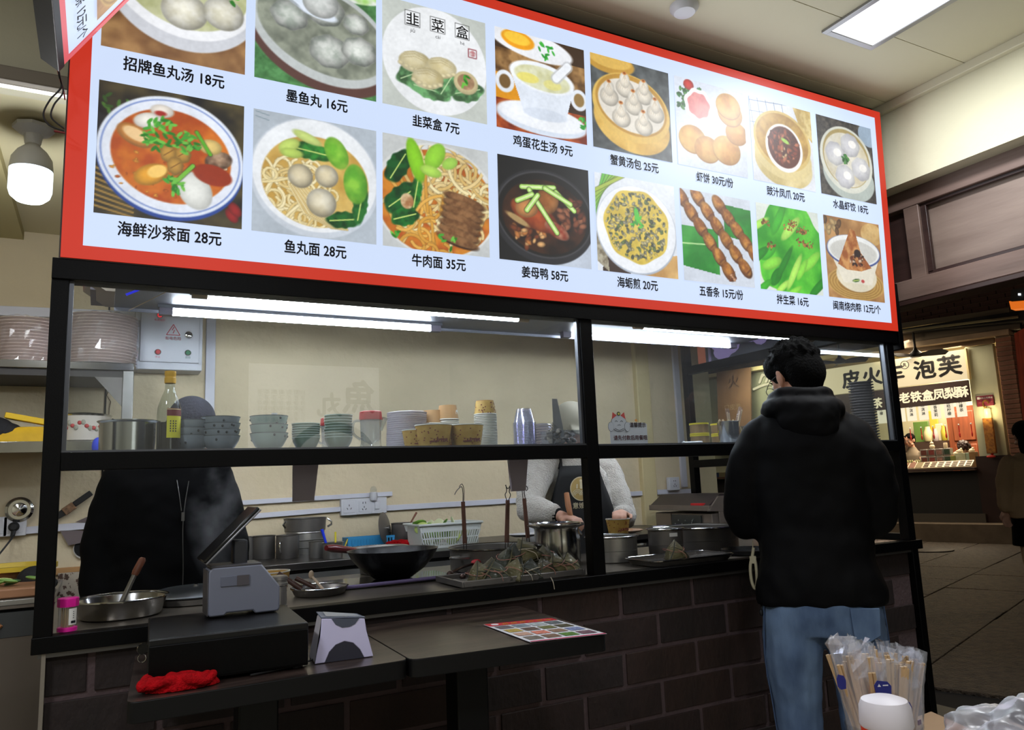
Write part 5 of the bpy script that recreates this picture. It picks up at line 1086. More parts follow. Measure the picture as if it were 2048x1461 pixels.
# zongzi
ZG=[mat('bamboo_leaf_%s'%n,c,.6,noise=(9,.5),bump=(90,.5),stretch=(.3,1,4),coat=.15) for n,c in (('a',(76,70,46)),('b',(54,58,42)),('c',(98,92,58)),('d',(40,44,34)))]
STR=mat('cotton_string',(150,104,92),.8); STR2=mat('pale_string',(176,166,146),.8)
def zongzi(x,y,z,s,rot,lab_,k,lean=(0,0),group='rice dumplings on the tray'):
    t=thing('rice_dumpling',lab_,'rice dumpling',(x,y,z),group=group,tilt=(lean[0],lean[1],rot))
    r=random.Random(k*7+1)
    # tetrahedral leaf parcel with rounded faces
    P4=[Vector((-.052,-.032,0)),Vector((.052,-.030,0)),Vector((.0,.05,.0)),Vector((r.uniform(-.01,.01),-.002,.070))]
    bm=bmesh.new(); vs_=[bm.verts.new(p*s) for p in P4]
    for f in ((0,2,1),(0,1,3),(1,2,3),(2,0,3)): bm.faces.new([vs_[i] for i in f])
    bmesh.ops.subdivide_edges(bm,edges=bm.edges[:],cuts=5,use_grid_fill=True)
    c=Vector((0,-.004,.026))*s
    for v in bm.verts:
        d=v.co-c; m_=min((v.co-q*s).length for q in P4)/(.05*s); f=min(1,m_)
        v.co=c+d.normalized()*(d.length*(1-f*.38)+.034*s*f*.60)+Vector((r.uniform(-1,1),r.uniform(-1,1),r.uniform(-1,1)))*.0008
        if v.co.z<0: v.co.z=0
    me=bpy.data.meshes.new('leaf_wrapper'); bm.to_mesh(me); bm.free(); me.shade_smooth(); o=bpy.data.objects.new('leaf_wrapper',me); COL.objects.link(o); o.parent=t; me.materials.append(ZG[k%4])
    # leaf fold ridges
    b=MB()
    b.tube([p*s for p in (Vector((-.05,-.034,.004)),Vector((-.028,-.034,.034)),Vector((0,-.016,.072)))],[.0016*s,.0022*s,.001*s],6)
    b.tube([p*s for p in (Vector((.05,-.03,.006)),Vector((.02,-.037,.03)),Vector((-.02,-.03,.045)))],[.001*s,.002*s,.001*s],6)
    obj('leaf_fold',b,ZG[(k+1)%4],t)
    loop=[]
    for i in range(18):
        a_=2*PI*i/18; loop.append((.040*s*math.cos(a_),(-.004+.036*math.sin(a_))*s,(.034+.006*math.sin(a_*2+k))*s))
    obj('string',MB().tube(loop,.0013,5,loop=True).tube(cv([(-.01*s,-.035*s,.036*s),(.01*s,-.05*s,.02*s),(.015*s,-.05*s,-.0*s)],6),.0011,5),STR if k%3 else STR2,t)
    return t
tr=thing('dumpling_tray','black rimmed tray piled with leaf wrapped rice dumplings','tray',(1.25,2.44,CZ+.003))
b=MB(); b.box(-.20,.26,-.10,.11,0,.004)
for q in ((-.20,.26,-.108,-.10),(-.20,.26,.11,.118)): b.box(q[0],q[1],q[2],q[3],0,.02)
b.box(-.208,-.2,-.108,.118,0,.02).box(.26,.268,-.108,.118,0,.02); obj('tray_body',b,STEELD,tr,bevel=.003)
zs=[(955,1152,.0,1.0,.3),(992,1166,0,1.0,-.3),(1027,1168,0,1.0,.9),(1060,1168,0,.95,-.6),(1088,1164,0,.9,.2),(1010,1130,.02,1.05,.5),(1052,1125,.035,1.15,0.),(1030,1140,.03,1.,-1.1),(1090,1135,.02,1.0,.8),(1075,1150,.0,1.,1.7),(1112,1158,0,1.,.1),(1135,1156,0,.95,-.2),(975,1138,.0,1.,2.2),(1105,1130,.0,1.,1.3)]
ords=['pale, leftmost on the tray','dark, second from left in front','standing in the middle of the front row','round, right of centre in the front row','small, in front between the middle and the pale pair','leaning high on the left of the pile','largest, on top of the pile','dark, wedged under the top one','right shoulder of the pile','half hidden in the right middle of the pile','pale pointed one, left of the upright pair','pale pointed one, right end of the tray','half hidden at the back left','half hidden at the back right']
for k,(u,v,dz,s,ro) in enumerate(zs):
    y=2.375 if v>1160 else (2.40 if v>1150 else 2.48+.0*(1150-v)); x=aY(u,v,y).x
    zongzi(x,y,CZ+.008+dz*1.3,s*1.04,ro,'leaf wrapped rice dumpling '+ords[k],k if k not in(10,11,0) else 2,lean=(R.uniform(-.2,.2),R.uniform(-.2,.2)))
tag(obj('loose_string',MB().tube(cv([(0,0,0),(-.01,-.02,.0),(-.012,-.035,-.012),(-.008,-.035,-.035)],8),.0012,5),STR2,loc=(aY(1100,1160,2.30).x,2.295,CZ+.012)),'loose pale string hanging over the counter rail below the dumplings','string')
# stock pot
p=aY(1140,1140,2.62)
t=thing('stock_pot','round bellied stainless stock pot with a wide rolled rim, beside the middle post','pot',(1.605,2.66,CZ))
obj('pot_body',MB().lathe([(.075,0),(.085,.004),(.092,.03),(.092,.10),(.088,.135),(.09,.15),(.112,.158),(.116,.163),(.11,.165),(.085,.153),(.083,.13),(.0,.12)],n=48,closed=False),STEELB,t)
obj('inner_rim',MB().lathe([(.10,.160),(.098,.168),(.09,.17),(.086,.165)],n=48),STEELB,t)
# pots on the right
def cyl(name,lab_,x,y,r,h,m=STEEL,cat='pot',lip=.006):
    t=thing(name,lab_,cat,(x,y,CZ)); obj('pot_body',MB().lathe([(r*.97,0),(r,.003),(r,h*.45),(r+.0012,h*.46),(r,h*.47),(r,h-.003),(r+lip,h),(r+lip*.6,h+.002),(r-.003,h-.001),(r-.003,.006),(0,.006)],n=48,closed=False),m,t); obj('rolled_rim',MB().tube([((r+lip)*math.cos(i*PI/24),(r+lip)*math.sin(i*PI/24),h+.002) for i in range(48)],.003,6,loop=True),STEELB,t); return t
t=cyl('round_pot','open stainless pot right of the middle post with a loop handle',1.865,2.66,.105,.098)
obj('loop_handle',MB().tube(cv([(.10,-.03,.055),(.14,-.045,.058),(.145,-.02,.058),(.11,-.005,.055)],6),.004,8),STEELB,t)
t=cyl('straight_pot','small tall stainless pot behind the single rice dumpling',2.10,2.60,.072,.115,STEELD)
obj('paper_sticker',lab(.0735,.088,.103,-PI/2-.45,-PI/2+.05),WHITE,t,fixn=False)
t=cyl('large_basin_pot','wide stainless pot at the right end of the counter',2.43,2.76,.168,.10,STEELD)
obj('loop_handle',MB().tube(cv([(.16,-.06,.065),(.20,-.08,.068),(.205,-.05,.068),(.172,-.03,.065)],6),.004,8),STEELB,t)
t=thing('wire_rack_tray','steel tray with a wire rack holding a single rice dumpling','tray',(2.0,2.40,CZ+.003))
b=MB(); 
def rr_(w,d,r0,n=6): 
    o=[]
    for (cx,cy,a0) in ((w-r0,d-r0,0),(-w+r0,d-r0,PI/2),(-w+r0,-d+r0,PI),(w-r0,-d+r0,1.5*PI)):
        for i in range(n+1): a_=a0+PI/2*i/n; o.append((cx+r0*math.cos(a_),cy+r0*math.sin(a_)))
    return o
o1=rr_(.20,.105,.04); o2=rr_(.185,.09,.035); n=len(o1); v=[(x,y,.022) for x,y in o1]+[(x,y,.002) for x,y in o2]; f=[(i,(i+1)%n,(i+1)%n+n,i+n) for i in range(n)]+[tuple(range(n,2*n))]
obj('tray_body',MB().add(v,f),STEELD,t); obj('rim_wire',MB().tube([(x,y,.022) for x,y in o1],.003,6,loop=True),STEELB,t)
b=MB()
for k in range(23): x=-.17+k*.0155; b.tube([(x,-.08,.010),(x,.08,.010)],.0011,4)
for k in range(4): b.tube([(-.175,-.07+k*.045,.0085),(.175,-.07+k*.045,.0085)],.0013,4)
obj('wire_rack',b,STEEL,t)
zongzi(1.965,2.395,CZ+.015,1.08,.1,'single leaf wrapped rice dumpling alone on the wire rack tray',2)
tag(obj('white_food_pack',MB().ell((0,0,.03),(.04,.03,.03),n=14,m=9).ell((.02,.01,.05),(.03,.025,.02)),mat('frosty_film',(190,184,186),.35,bump=(50,1.)),loc=(1.995,2.72,CZ)),'white plastic wrapped pack between the two right hand pots','packet')
t=thing('side_pan','flat black pan with long handle beside the wire rack tray','pan',(2.42,2.44,CZ)); obj('pan_body',MB().lathe([(.10,0),(.12,.003),(.125,.02),(.12,.02),(.11,.006),(0,.005)],n=36,closed=False),WK,t); obj('pan_handle',MB().tube([(.12,-.02,.02),(.25,-.06,.028)],.008,8),WK,t)
# ---- stove/extractor unit at the right end ----
p0=aX(1301,1011,2.98)
hd=thing('countertop_stove','brown grey steel stove unit with a hooded splash tray and control panel','stove',(2.98,0,CZ))
GX=mat('brown_steel',(140,128,118),.4,.4,noise=(3,.3)); GX2=mat('dark_brown_steel',(66,58,58),.45,.4)
def xz(u,v,x=2.98): q=aX(u,v,x); return q
qa=xz(1301,1011);qb=xz(1417,1018);qc=xz(1305,1022);qd=xz(1437,1052)
y0,y1=qb.y,qa.y; ztop=qa.z-CZ
obj('stove_body',MB().box(.02,.26,y0,y1-.02,0.0,ztop-.045),GX,hd,bevel=.004)
obj('front_panel',MB().box(.012,.02,y1-.17,y1-.03,.03,ztop-.05),mat('beige_steel_panel',(136,124,112),.4,.6),hd)
obj('control_panel',MB().box(.010,.02,y0+.08,y1-.18,.03,ztop-.055),mat('dark_glass_panel',(46,50,50),.2),hd)
b=MB()
for k in range(6): b.box(.008,.0102,y0+.30-.03*k,y0+.305-.03*k,.055+(k%2)*.02,.062+(k%2)*.02)
b.tube([(.007,y0+.14,.09),(.006,y0+.16,.06),(.007,y0+.19,.05),(.007,y0+.12,.03)],.002,5); obj('panel_symbols',b,mat('pale_symbols',(150,156,150),.4),hd)
zt=ztop
v=[(0,y0,zt-.03),(0,y1,zt-.03),(0,y1,zt),(0,y0,zt)]
obj('splash_lip',MB().box(-.005,.03,y0-.01,y1+.01,zt-.03,zt),GX,hd,bevel=.002)
obj('splash_tray',MB().prism([(.0,zt),(.09,zt+.06),(.30,zt+.06),(.30,zt-.03),(.03,zt-.03)],y0,y1,ax='y'),GX2,hd)
obj('side_wing',MB().prism([(-.01,zt-.03),(.07,zt+.05),(.20,zt+.05),(.30,zt-.01),(.30,zt-.04)],y0-.012,y0,ax='y'),GX,hd)
obj('steel_side',MB().box(.06,.30,y0-.02,y0-.012,0,zt-.035),GX,hd)
tag(obj('red_spatula',MB().box(-.01,.01,-.05,.05,0,.012),mat('red_silicone',(196,40,44),.5),loc=(2.985,y0+.09,CZ+zt+.001)),'red silicone spatula lying on the stove splash tray','spatula')
# long faucet
p=aY(1240,1000,3.4)
fc=thing('faucet','tall dark gooseneck faucet behind the bowl the cook holds','faucet',(p.x,3.4,.92))
zf=aY(1237,970,3.4).z-.92
obj('neck',MB().tube(cv([(.006,0,0),(.0,0,zf*.6),(-.004,0,zf-.02),(-.014,0,zf),(-.024,0,zf-.02),(-.022,0,zf-.09)],8),.008,10),mat('dark_chrome',(70,66,64),.2,1),fc)
# ---- back counter with pots ----
BZ=.95
bc=thing('steel_counter','long dark back counter carrying pots below the wall sockets','counter',(0,3.40,0))
obj('counter_top',MB().box(.50,3.1,0,.68,BZ-.03,BZ),mat('dark_steel_counter',(84,80,78),.3,.8,noise=(5,.4)),bc,bevel=.003)
obj('steel_lip',MB().box(.50,2.0,-.01,.0,BZ-.075,BZ-.045),STEEL,bc); obj('front_shadow_panel',MB().box(.5,3.1,.02,.68,0,BZ-.03),mat('dark_cabinet',(34,33,34),.6),bc)  # dark cabinet front under the counter top
def bp(u,v): return aZ(u,v,BZ)
def mug(u,v,r,h,lab_,m=STEELD,handle=True):
    p=bp(u,v); t=thing('steel_mug',lab_,'mug',(p.x,p.y,BZ)); obj('mug_body',MB().lathe([(r*.97,0),(r,.003),(r,h-.002),(r+.004,h),(r-.002,h),(r-.003,.005),(0,.005)],n=30,closed=False),m,t)
    if handle: obj('handle',MB().tube(cv([(-r*.7,-r*.72,h*.75),(-r*.9,-r*1.1,h*.7),(-r*.9,-r*1.1,h*.35),(-r*.7,-r*.72,h*.25)],6),.004,8),CHROME,t)
    return t
mug(527,1118,.052,.105,'steel mug, left of the two tall ones under the trunking',handle=False); mug(575,1117,.052,.105,'steel mug with a chrome loop handle, right of the two tall ones')
mug(497,1120,.03,.105,'dark steel mug half hidden by the tilted screen',handle=False)
p=bp(612,1108); t=thing('stacked_steamer_pots','stack of stainless pots and rings topped by a wider handled pot','pot stack',(p.x,p.y+.02,BZ))
obj('lower_pot',MB().lathe([(.085,0),(.085,.03),(.09,.032),(.088,.034),(.088,.065),(.094,.068),(.092,.07),(.09,.10),(.096,.103),(.094,.108),(.0,.108)],n=40,closed=False),STEEL,t)
obj('upper_pot',MB().lathe([(.09,.108),(.098,.11),(.102,.17),(.106,.172),(.1,.172),(.096,.115),(0,.115)],n=40,closed=False),STEELD,t)
obj('pot_ring_handle',MB().tube([(.10+.0,-.04,.165),(.118,-.05,.15),(.118,-.05,.135),(.102,-.04,.125)],.005,8),STEELB,t); obj('pot_ring_handle',MB().tube([(-.10,-.02,.16),(-.112,-.03,.145),(-.10,-.02,.13)],.005,8),STEELB,t)
mug(634,1116,.036,.075,'short steel cup right of the steamer pots',STEEL,False); 
t=mug(666,1117,.045,.07,'steel cup holding blue and yellow tools',STEEL,False)
obj('blue_tool',MB().tube([(-.02,0,.03),(-.05,0,.13)],[.004,.007],8),mat('blue_plastic',(30,60,220),.4),t,label='blue handle'); obj('yellow_stick',MB().box(.008,.016,0,.003,.03,.115).box(.03,.034,0,.003,.03,.10,M=TM((0,0,0),(0,.4,0))),YR,t,label='yellow stick')
p=bp(738,1095); t=thing('blue_basket','small blue plastic basket behind the wok','basket',(p.x,3.98,BZ)); b=MB()
for k in range(16): b.box(-.12+k*.0155,-.114+k*.0155,-.05,-.047,.008,.045)
b.box(-.125,.125,-.052,-.046,.045,.056).box(-.125,.125,.05,.056,0,.056).box(-.125,-.12,-.05,.05,0,.056).box(.12,.125,-.05,.05,0,.056).box(-.125,.125,-.05,.05,0,.008); obj('basket_body',b,mat('sky_blue_plastic',(50,140,190),.45),t)
p=bp(771,1095); t=thing('pot_lid','round steel lid propped on edge beside the blue basket','lid',(p.x+.02,3.96,BZ+.09),tilt=(PI/2,0,.0)); t.rotation_euler=(PI/2-.15,.25,.85)
obj('lid_disc',MB().lathe([(.085,0),(.087,.002),(.06,.012),(0,.016)],n=34,closed=False),STEELD,t); obj('lid_knob',MB().lathe([(.012,.015),(.014,.03),(0,.032)],n=16,closed=False),CHROME,t)
t=mug(808,1090,.066,.115,'steel pot with a leaning spoon behind the red cloth',STEELD,False); obj('spoon',MB().tube([(0,0,.05),(.075,0,.165)],[.003,.006],8),mat('brown_handle',(124,72,50),.5),t)
p=bp(823,1097)
def cloth(name,lab_,x,y,z,s,m,seed,parts=7,cat='cloth'):
    t=thing(name,lab_,cat,(x,y,z)); r=random.Random(seed); b=MB()
    for k in range(parts):
        cx,cy=r.uniform(-.7,.7)*s[0],r.uniform(-.5,.5)*s[1]; pts=[]
        for i in range(7): pts.append((cx+s[0]*.42*math.cos(i*.7+k)*(1-i*.05),cy+s[1]*.5*math.sin(i*.8+k),s[2]*(.25+.35*abs(math.sin(i*.9+k*1.3)))))
        b.tube(cv(pts,4),[s[2]*r.uniform(.22,.34)]*len(cv(pts,4)),8)
    b.loft([(0,0,0,s[0]*.95,s[1]*.95),(0,0,s[2]*.5,s[0]*.8,s[1]*.8),(0,0,s[2]*.8,s[0]*.4,s[1]*.4)],n=18)
    o=obj('cloth_folds',b,m,t); q=o.modifiers.new('r','REMESH'); q.mode='VOXEL'; q.voxel_size=min(s)*.085; q.use_smooth_shade=True
    sm=o.modifiers.new('s','SMOOTH'); sm.iterations=1
    tx=bpy.data.textures.new('fold','CLOUDS'); tx.noise_scale=min(s)*.5; dm=o.modifiers.new('d','DISPLACE'); dm.texture=tx; dm.strength=min(s)*.10; dm.mid_level=.5
    return t
REDC=mat('red_terry_cloth',(176,10,20),.9,noise=(40,.4),bump=(160,.8),spec=.1)
cloth('red_cloth','crumpled red cloth on the back counter behind the wok',p.x+.0,3.78,BZ,(.085,.05,.045),REDC,3)
# white vegetable basket
p=bp(915,1097)
t=thing('vegetable_basket','white slotted plastic basket full of green lettuce','basket',(p.x,3.66,BZ)); b=MB(); W1,W2,D1,D2,HH=.135,.17,.09,.11,.115
b_f=b
BWH=mat('white_basket_plastic',(206,210,206),.45)
for k in range(25):
    f0=-1+2*k/24
    for zz0,zz1 in ((.012,.045),(.05,.08)):
        def X(f_,z): return f_*(W1+(W2-W1)*z/HH)
        b.add([(X(f0,zz0)-.0035,-D1-(D2-D1)*zz0/HH,zz0),(X(f0,zz0)+.0035,-D1-(D2-D1)*zz0/HH,zz0),(X(f0,zz1)+.0035,-D1-(D2-D1)*zz1/HH,zz1),(X(f0,zz1)-.0035,-D1-(D2-D1)*zz1/HH,zz1)],[(0,1,2,3)])
bb_=MB()
def band(z0,z1,off=.001):
    for sy,b in ((-1,b_f),(1,bb_)):
        b.prism([( -1*(W1+(W2-W1)*z0/HH),z0),((W1+(W2-W1)*z0/HH),z0),((W1+(W2-W1)*z1/HH),z1),(-(W1+(W2-W1)*z1/HH),z1)],sy*(D1+(D2-D1)*z0/HH)-.001,sy*(D1+(D2-D1)*z0/HH)+.001,ax='y')
band(0,.013);band(.044,.051);band(.079,.112)
obj('basket_front',b_f,BWH,t); obj('basket_back',bb_,BWH,t)
b=MB(); b.box(-W1,W1,-D1,D1,0,.003); 
for sx in (-1,1): b.prism([(-D1,0),(D1,0),(D2,HH),(-D2,HH)],sx*W1*1.12-.001,sx*W1*1.12+.001,ax='x')
obj('basket_side',b,BWH,t)
b=MB(); b.tube([(-W2,-D2,HH),(W2,-D2,HH),(W2,D2,HH),(-W2,D2,HH)],.006,8,loop=True); obj('basket_rim',b,BWH,t)
rr=random.Random(12)
for k in range(30):
    x_,y_=rr.uniform(-.13,.13),rr.uniform(-.08,.08); z_=rr.uniform(.03,.12)
    tag(obj('lettuce',MB().ell((0,0,0),(.04,.006,.028),n=10,m=7,rot=(rr.uniform(-.8,.8),rr.uniform(-.6,.6),rr.uniform(0,3)),M=TM((x_,y_,z_))),[mat('lettuce_light',(186,206,110),.5,noise=(30,.2)),mat('lettuce_green',(120,170,60),.5,noise=(30,.3)),mat('lettuce_white',(214,220,180),.5)][k%3],t))
p=bp(1010,1078); tag(obj('white_plate',MB().lathe([(.05,0),(.085,.012),(.088,.014),(.05,.006),(0,.005)],n=34,closed=False),PLWHITE,loc=(p.x+.0,3.62,BZ+.02)),'white plate behind the wide pot','plate')
p=aY(1075,1062,3.9); tag(obj('white_carton',MB().box(-.05,.05,0,.06,-.09,.06),PLWHITE,loc=(p.x,3.9,p.z)),'white printed carton behind the cook in the apron','carton')
# things on the counter far right, bags of spice near the faucet
p=aZ(1330,1055,.95)
tag(obj('snack_bag',MB().ell((0,0,.012),(.09,.03,.012),n=18,m=8),mat('orange_snack_bag',(176,116,56),.4,noise=(14,.6),col2=(206,196,186),bump=(30,.6)),loc=(2.62,3.55,.95)),'flat orange printed food bag near the stove','bag')
tag(obj('white_packet',MB().box(-.05,.05,-.02,.02,0,.03),mat('lilac_white_pack',(170,168,190),.4,bump=(40,.4)),loc=(2.80,3.50,.95),bevel=.006),'small white packet beside the orange bag','packet')
# steam above the lidded pot
st=bpy.data.materials.new('steam'); st.use_nodes=True; nt=st.node_tree; nt.nodes.clear(); ou=nt.nodes.new('ShaderNodeOutputMaterial'); vo=nt.nodes.new('ShaderNodeVolumePrincipled'); nz=nt.nodes.new('ShaderNodeTexNoise'); nz.inputs['Scale'].default_value=9; nz.inputs['Detail'].default_value=4
mr=nt.nodes.new('ShaderNodeMapRange'); mr.inputs[1].default_value=.5; mr.inputs[2].default_value=.75; mr.inputs[4].default_value=5.; nt.links.new(nz.outputs['Fac'],mr.inputs[0])
tc=nt.nodes.new('ShaderNodeTexCoord'); gr_=nt.nodes.new('ShaderNodeTexGradient'); gr_.gradient_type='SPHERICAL'; mp=nt.nodes.new('ShaderNodeMapping'); mp.inputs['Scale'].default_value=(8,8,3.6); nt.links.new(tc.outputs['Object'],nz.inputs['Vector']); nt.links.new(tc.outputs['Object'],mp.inputs[0]); nt.links.new(mp.outputs[0],gr_.inputs[0])
mu=nt.nodes.new('ShaderNodeMath'); mu.operation='MULTIPLY'; nt.links.new(mr.outputs[0],mu.inputs[0]); nt.links.new(gr_.outputs['Fac'],mu.inputs[1]); nt.links.new(mu.outputs[0],vo.inputs['Density']); vo.inputs['Color'].default_value=(.9,.9,.95,1); nt.links.new(vo.outputs[0],ou.inputs['Volume'])
tag(obj('steam',MB().ell((0,0,0),(.12,.12,.27),n=16,m=10),st,loc=(.36,2.73,1.22)),'faint steam rising behind the payment screen','steam',kind='stuff')
# ================= TABLES IN FRONT =================
TW=mat('dark_wood_laminate',(30,22,20),.3,noise=(3.0,.9),col2=(74,60,54),stretch=(1.3,9,1),bump=(30,.05),coat=.2); TE=mat('black_edge',(8,8,9),.5,spec=.25)
def table(lab_,corners,leg):
    t=thing('black_table',lab_,'table',(leg[0],leg[1],0)); P_=[(c[0]-leg[0],c[1]-leg[1]) for c in corners]
    r_=.025; out=[]
    n=len(P_)
    for i in range(n):
        a_=Vector(P_[i-1]);b_=Vector(P_[i]);c_=Vector(P_[(i+1)%n]); d1=(a_-b_).normalized()*r_; d2=(c_-b_).normalized()*r_
        for k in range(5): s_=k/4; out.append(tuple((b_+d1)*(1-s_)**2+b_*2*s_*(1-s_)+(b_+d2)*s_*s_))
    obj('tabletop',MB().prism(out,.8595,.860),TW,t,smooth=False)
    obj('table_edge',MB().prism(out,.818,.8595),TE,t,bevel=.002)
    obj('pedestal',MB().box(-.045,.045,-.04,.04,.02,.818),TE,t,bevel=.004); obj('base_plate',MB().box(-.22,.22,-.22,.22,0,.02),TE,t,bevel=.004); return t
table('black pedestal table under the cash drawer, left of two',[(.06,1.735),(.638,1.742),(.655,2.245),(.094,2.245)],(.345,1.99))
table('black wood grained pedestal table holding the menu sheet, right of two',[(.642,1.735),(1.158,1.69),(1.20,2.25),(.66,2.25)],(.885,1.97))
# cash drawer
dr=thing('cash_drawer','low black cash drawer with a key in its side','cash drawer',(.270,1.975,.861),-.05)
obj('drawer_body',MB().box(-.163,.163,-.165,.165,.006,.098),mat('black_satin_metal',(9,9,11),.4,0,spec=.35),dr,bevel=.003)
obj('drawer_front',MB().box(-.161,.161,-.170,-.165,.01,.085),BLACK,dr,bevel=.002)
for x_,y_ in ((-.14,-.14),(.14,-.14),(-.14,.14),(.14,.14)): obj('rubber_foot',MB().lathe([(.012,0),(.012,.007)],n=12,c=(x_,y_,0)),MATS['black_rubber'],dr)
kk=thing('key','steel key hanging from the left side of the cash drawer','key',(.270-.172,1.93,.925)); obj('key_bow',MB().lathe([(.012,0),(.012,.003),(.006,.003)],n=16,M=TM((-.004,0,.0),(PI/2,0,.3))),CHROME,kk); obj('key_ring',MB().tube([(-.004+.008*math.cos(i*.7),0,-.02+.009*math.sin(i*.7)) for i in range(9)],.0012,5,loop=True),CHROME,kk)
# payment terminal
pt=thing('payment_terminal','grey payment terminal with a raised tilted black screen','terminal',(.318,2.05,.960))
TG=mat('blue_grey_plastic',(112,116,132),.45,noise=(3,.1)); TD=mat('dark_grey_plastic',(58,56,60),.45)
obj('terminal_body',MB().prism([(-.078,.004),(-.045,.004),(-.04,.010),(.02,.010),(.026,.002),(.08,.002),(.084,.01),(.084,.062),(.04,.118),(-.074,.118),(-.082,.108),(-.082,.01)],-.045,.05,ax='y'),TG,pt,bevel=.005)
obj('body_side',MB().prism([(-.043,.006),(.048,.006),(.048,.112),(-.043,.112)],-.0845,-.081,ax='x'),TD,pt,bevel=.002)
obj('top_cap',MB().box(-.078,.04,-.044,.049,.116,.122),TD,pt,bevel=.002)
obj('paper_slot',MB().box(-.055,.012,-.0475,-.0448,.072,.096),mat('slot_grey',(96,100,116),.4),pt,bevel=.001); obj('slot_cover',MB().box(-.018,.010,-.0485,-.0474,.072,.096),mat('slot_dark',(74,70,76),.4),pt)
obj('screen_arm',MB().box(-.022,.012,-.01,.03,.118,.178),mat('dark_slate_plastic',(44,46,54),.45),pt,bevel=.004)
q1=aY(408,1128,2.05)-Vector((.318,2.05,.96)); q2=aY(515,1020,2.05)-Vector((.318,2.05,.96)); d=(q2-q1); L_=d.length; an_=math.atan2(d.z,d.x)
SM=Matrix.Translation(q1)@Euler((0,-an_,0)).to_matrix().to_4x4()
obj('screen',MB().box(0,L_,-.055,.09,.004,.012,M=SM),mat('black_screen',(12,12,14),.2),pt,bevel=.003)
obj('screen_back',MB().box(.0,L_,-.056,.091,-.001,.004,M=SM),mat('silver_bezel',(130,130,134),.35,.6),pt,bevel=.002)
# white payment box
pb=thing('scan_box','small white and grey code scanner stand with an arched cutout','scanner',(.515,1.86,.861),-.05)
LAV=mat('lavender_white_plastic',(206,202,236),.4); SLT=mat('slate_plastic',(74,80,96),.4)
fr=[(-.068,0),(-.045,0),(-.035,.022),(-.02,.036),(.0,.042),(.02,.036),(.036,.020),(.046,.0),(.068,0),(.060,.03),(.052,.06),(.048,.088),(-.052,.098),(-.055,.06),(-.062,.03)]
obj('front_shell',MB().prism(fr,-.034,-.030,ax='y'),LAV,pb,bevel=.0015)
v=[(-.068,-.03,0),(.068,-.03,0),(.068,.045,0),(-.068,.045,0),(-.052,-.03,.098),(.048,-.03,.088),(.045,.03,.085),(-.05,.03,.1)]
obj('shell_body',MB().add(v,[(0,3,2,1),(4,5,6,7),(0,4,7,3),(1,2,6,5),(2,3,7,6)]),mat('warm_white_plastic',(206,200,204),.4),pb,bevel=.004)
obj('arch_inner',MB().prism([(-.045,0),(-.035,.022),(-.02,.036),(.0,.042),(.02,.036),(.036,.020),(.046,.0)],-.0335,.02,ax='y'),mat('dark_ribbed',(40,40,54),.5),pb)
obj('slate_crescent',MB().prism([(-.03,.0955),(.035,.09),(.025,.078),(.012,.073),(-.005,.073),(-.02,.081)],-.0352,-.0338,ax='y'),SLT,pb)
obj('scan_window',MB().add([(-.054,-.034,.0985),(.05,-.034,.089),(.047,.034,.088),(-.052,.034,.103),(-.054,-.034,.101),(.05,-.034,.0915),(.047,.034,.0905),(-.052,.034,.1055)],[(0,3,2,1),(4,5,6,7),(0,1,5,4),(1,2,6,5),(2,3,7,6),(3,0,4,7)]),SLT,pb,bevel=.0015)
obj('scan_glass',MB().add([(-.04,-.024,.1005),(.04,-.024,.0930),(.038,.026,.0925),(-.038,.026,.1048)],[(0,1,2,3)]),mat('pale_scan_glass',(120,130,146),.12),pb)
tag(obj('scanner_cable',MB().tube(cv([(.45,1.86,.866),(.40,1.83,.864),(.30,1.80,.864)],8),.0022,6),MATS['black_rubber']),'thin black cable from the scanner to the cash drawer','cable')
cloth('red_cloth','crumpled red terry cloth in front of the cash drawer',.165,1.795,.861,(.078,.036,.034),REDC,11,9)
# menu sheet
ms=thing('paper_menu','laminated paper menu with a red header and rows of dish photos','menu',(1.055,1.855,.8635))
c_=[Vector(q) for q in ((.958,2.005),(1.155,1.965),(1.148,1.68),(.945,1.715))]; c0=Vector((1.055,1.855))
P_=[(q-c0) for q in c_]
def sh_(s,t): # s right (0..1), t down
    a_=P_[0].lerp(P_[1],s); b_=P_[3].lerp(P_[2],s); return a_.lerp(b_,t)
def cell(s0,s1,t0,t1,z,m,nm,lb_=None):
    q=[sh_(s0,t0),sh_(s0,t1),sh_(s1,t1),sh_(s1,t0)]; return obj(nm,MB().prism([tuple(x) for x in q],z,z+.0004),m,ms,smooth=False,label=lb_)
cell(0,1,0,1,-.001,mat('laminated_white',(206,206,210),.25),'sheet'); cell(0.01,.99,0,.13,.0002,mat('menu_red',(176,22,40),.4),'red_header','red header band'); cell(.01,.99,.975,1,.0002,mat('menu_pink',(190,60,100),.4),'pink_footer')
cols=[(96,84,90),(120,130,140),(170,176,176),(90,96,100),(176,150,70),(90,70,60),(110,110,60),(70,64,40),(190,150,130),(206,120,100),(140,110,90),(120,130,170),(110,100,90),(120,90,70),(80,120,40),(110,80,90)]
for j in range(4):
    for i in range(4):
        s0=.05+i*.235; t0=.17+j*.2; cell(s0,s0+.19,t0,t0+.14,.0003,mat('menu_photo_%d'%(j*4+i),cols[j*4+i],.4,noise=(90,.5)),'dish_photo')
ang=math.atan2((P_[1]-P_[0]).y,(P_[1]-P_[0]).x)
for k,ch in enumerate('招牌美食菜单'):
    q=sh_(.26+k*.125,.10); text('header_character',ch,.018,TM((q.x,q.y,.0009),(0,0,ang)),mat('menu_yellow',(240,200,60),.5),ms,bold=.03)
q=sh_(.12,.065); obj('round_logo',MB().lathe([(.011,.0006),(.011,.001),(0,.001)],n=18,c=(q.x,q.y,0),closed=False),PLWHITE,ms)
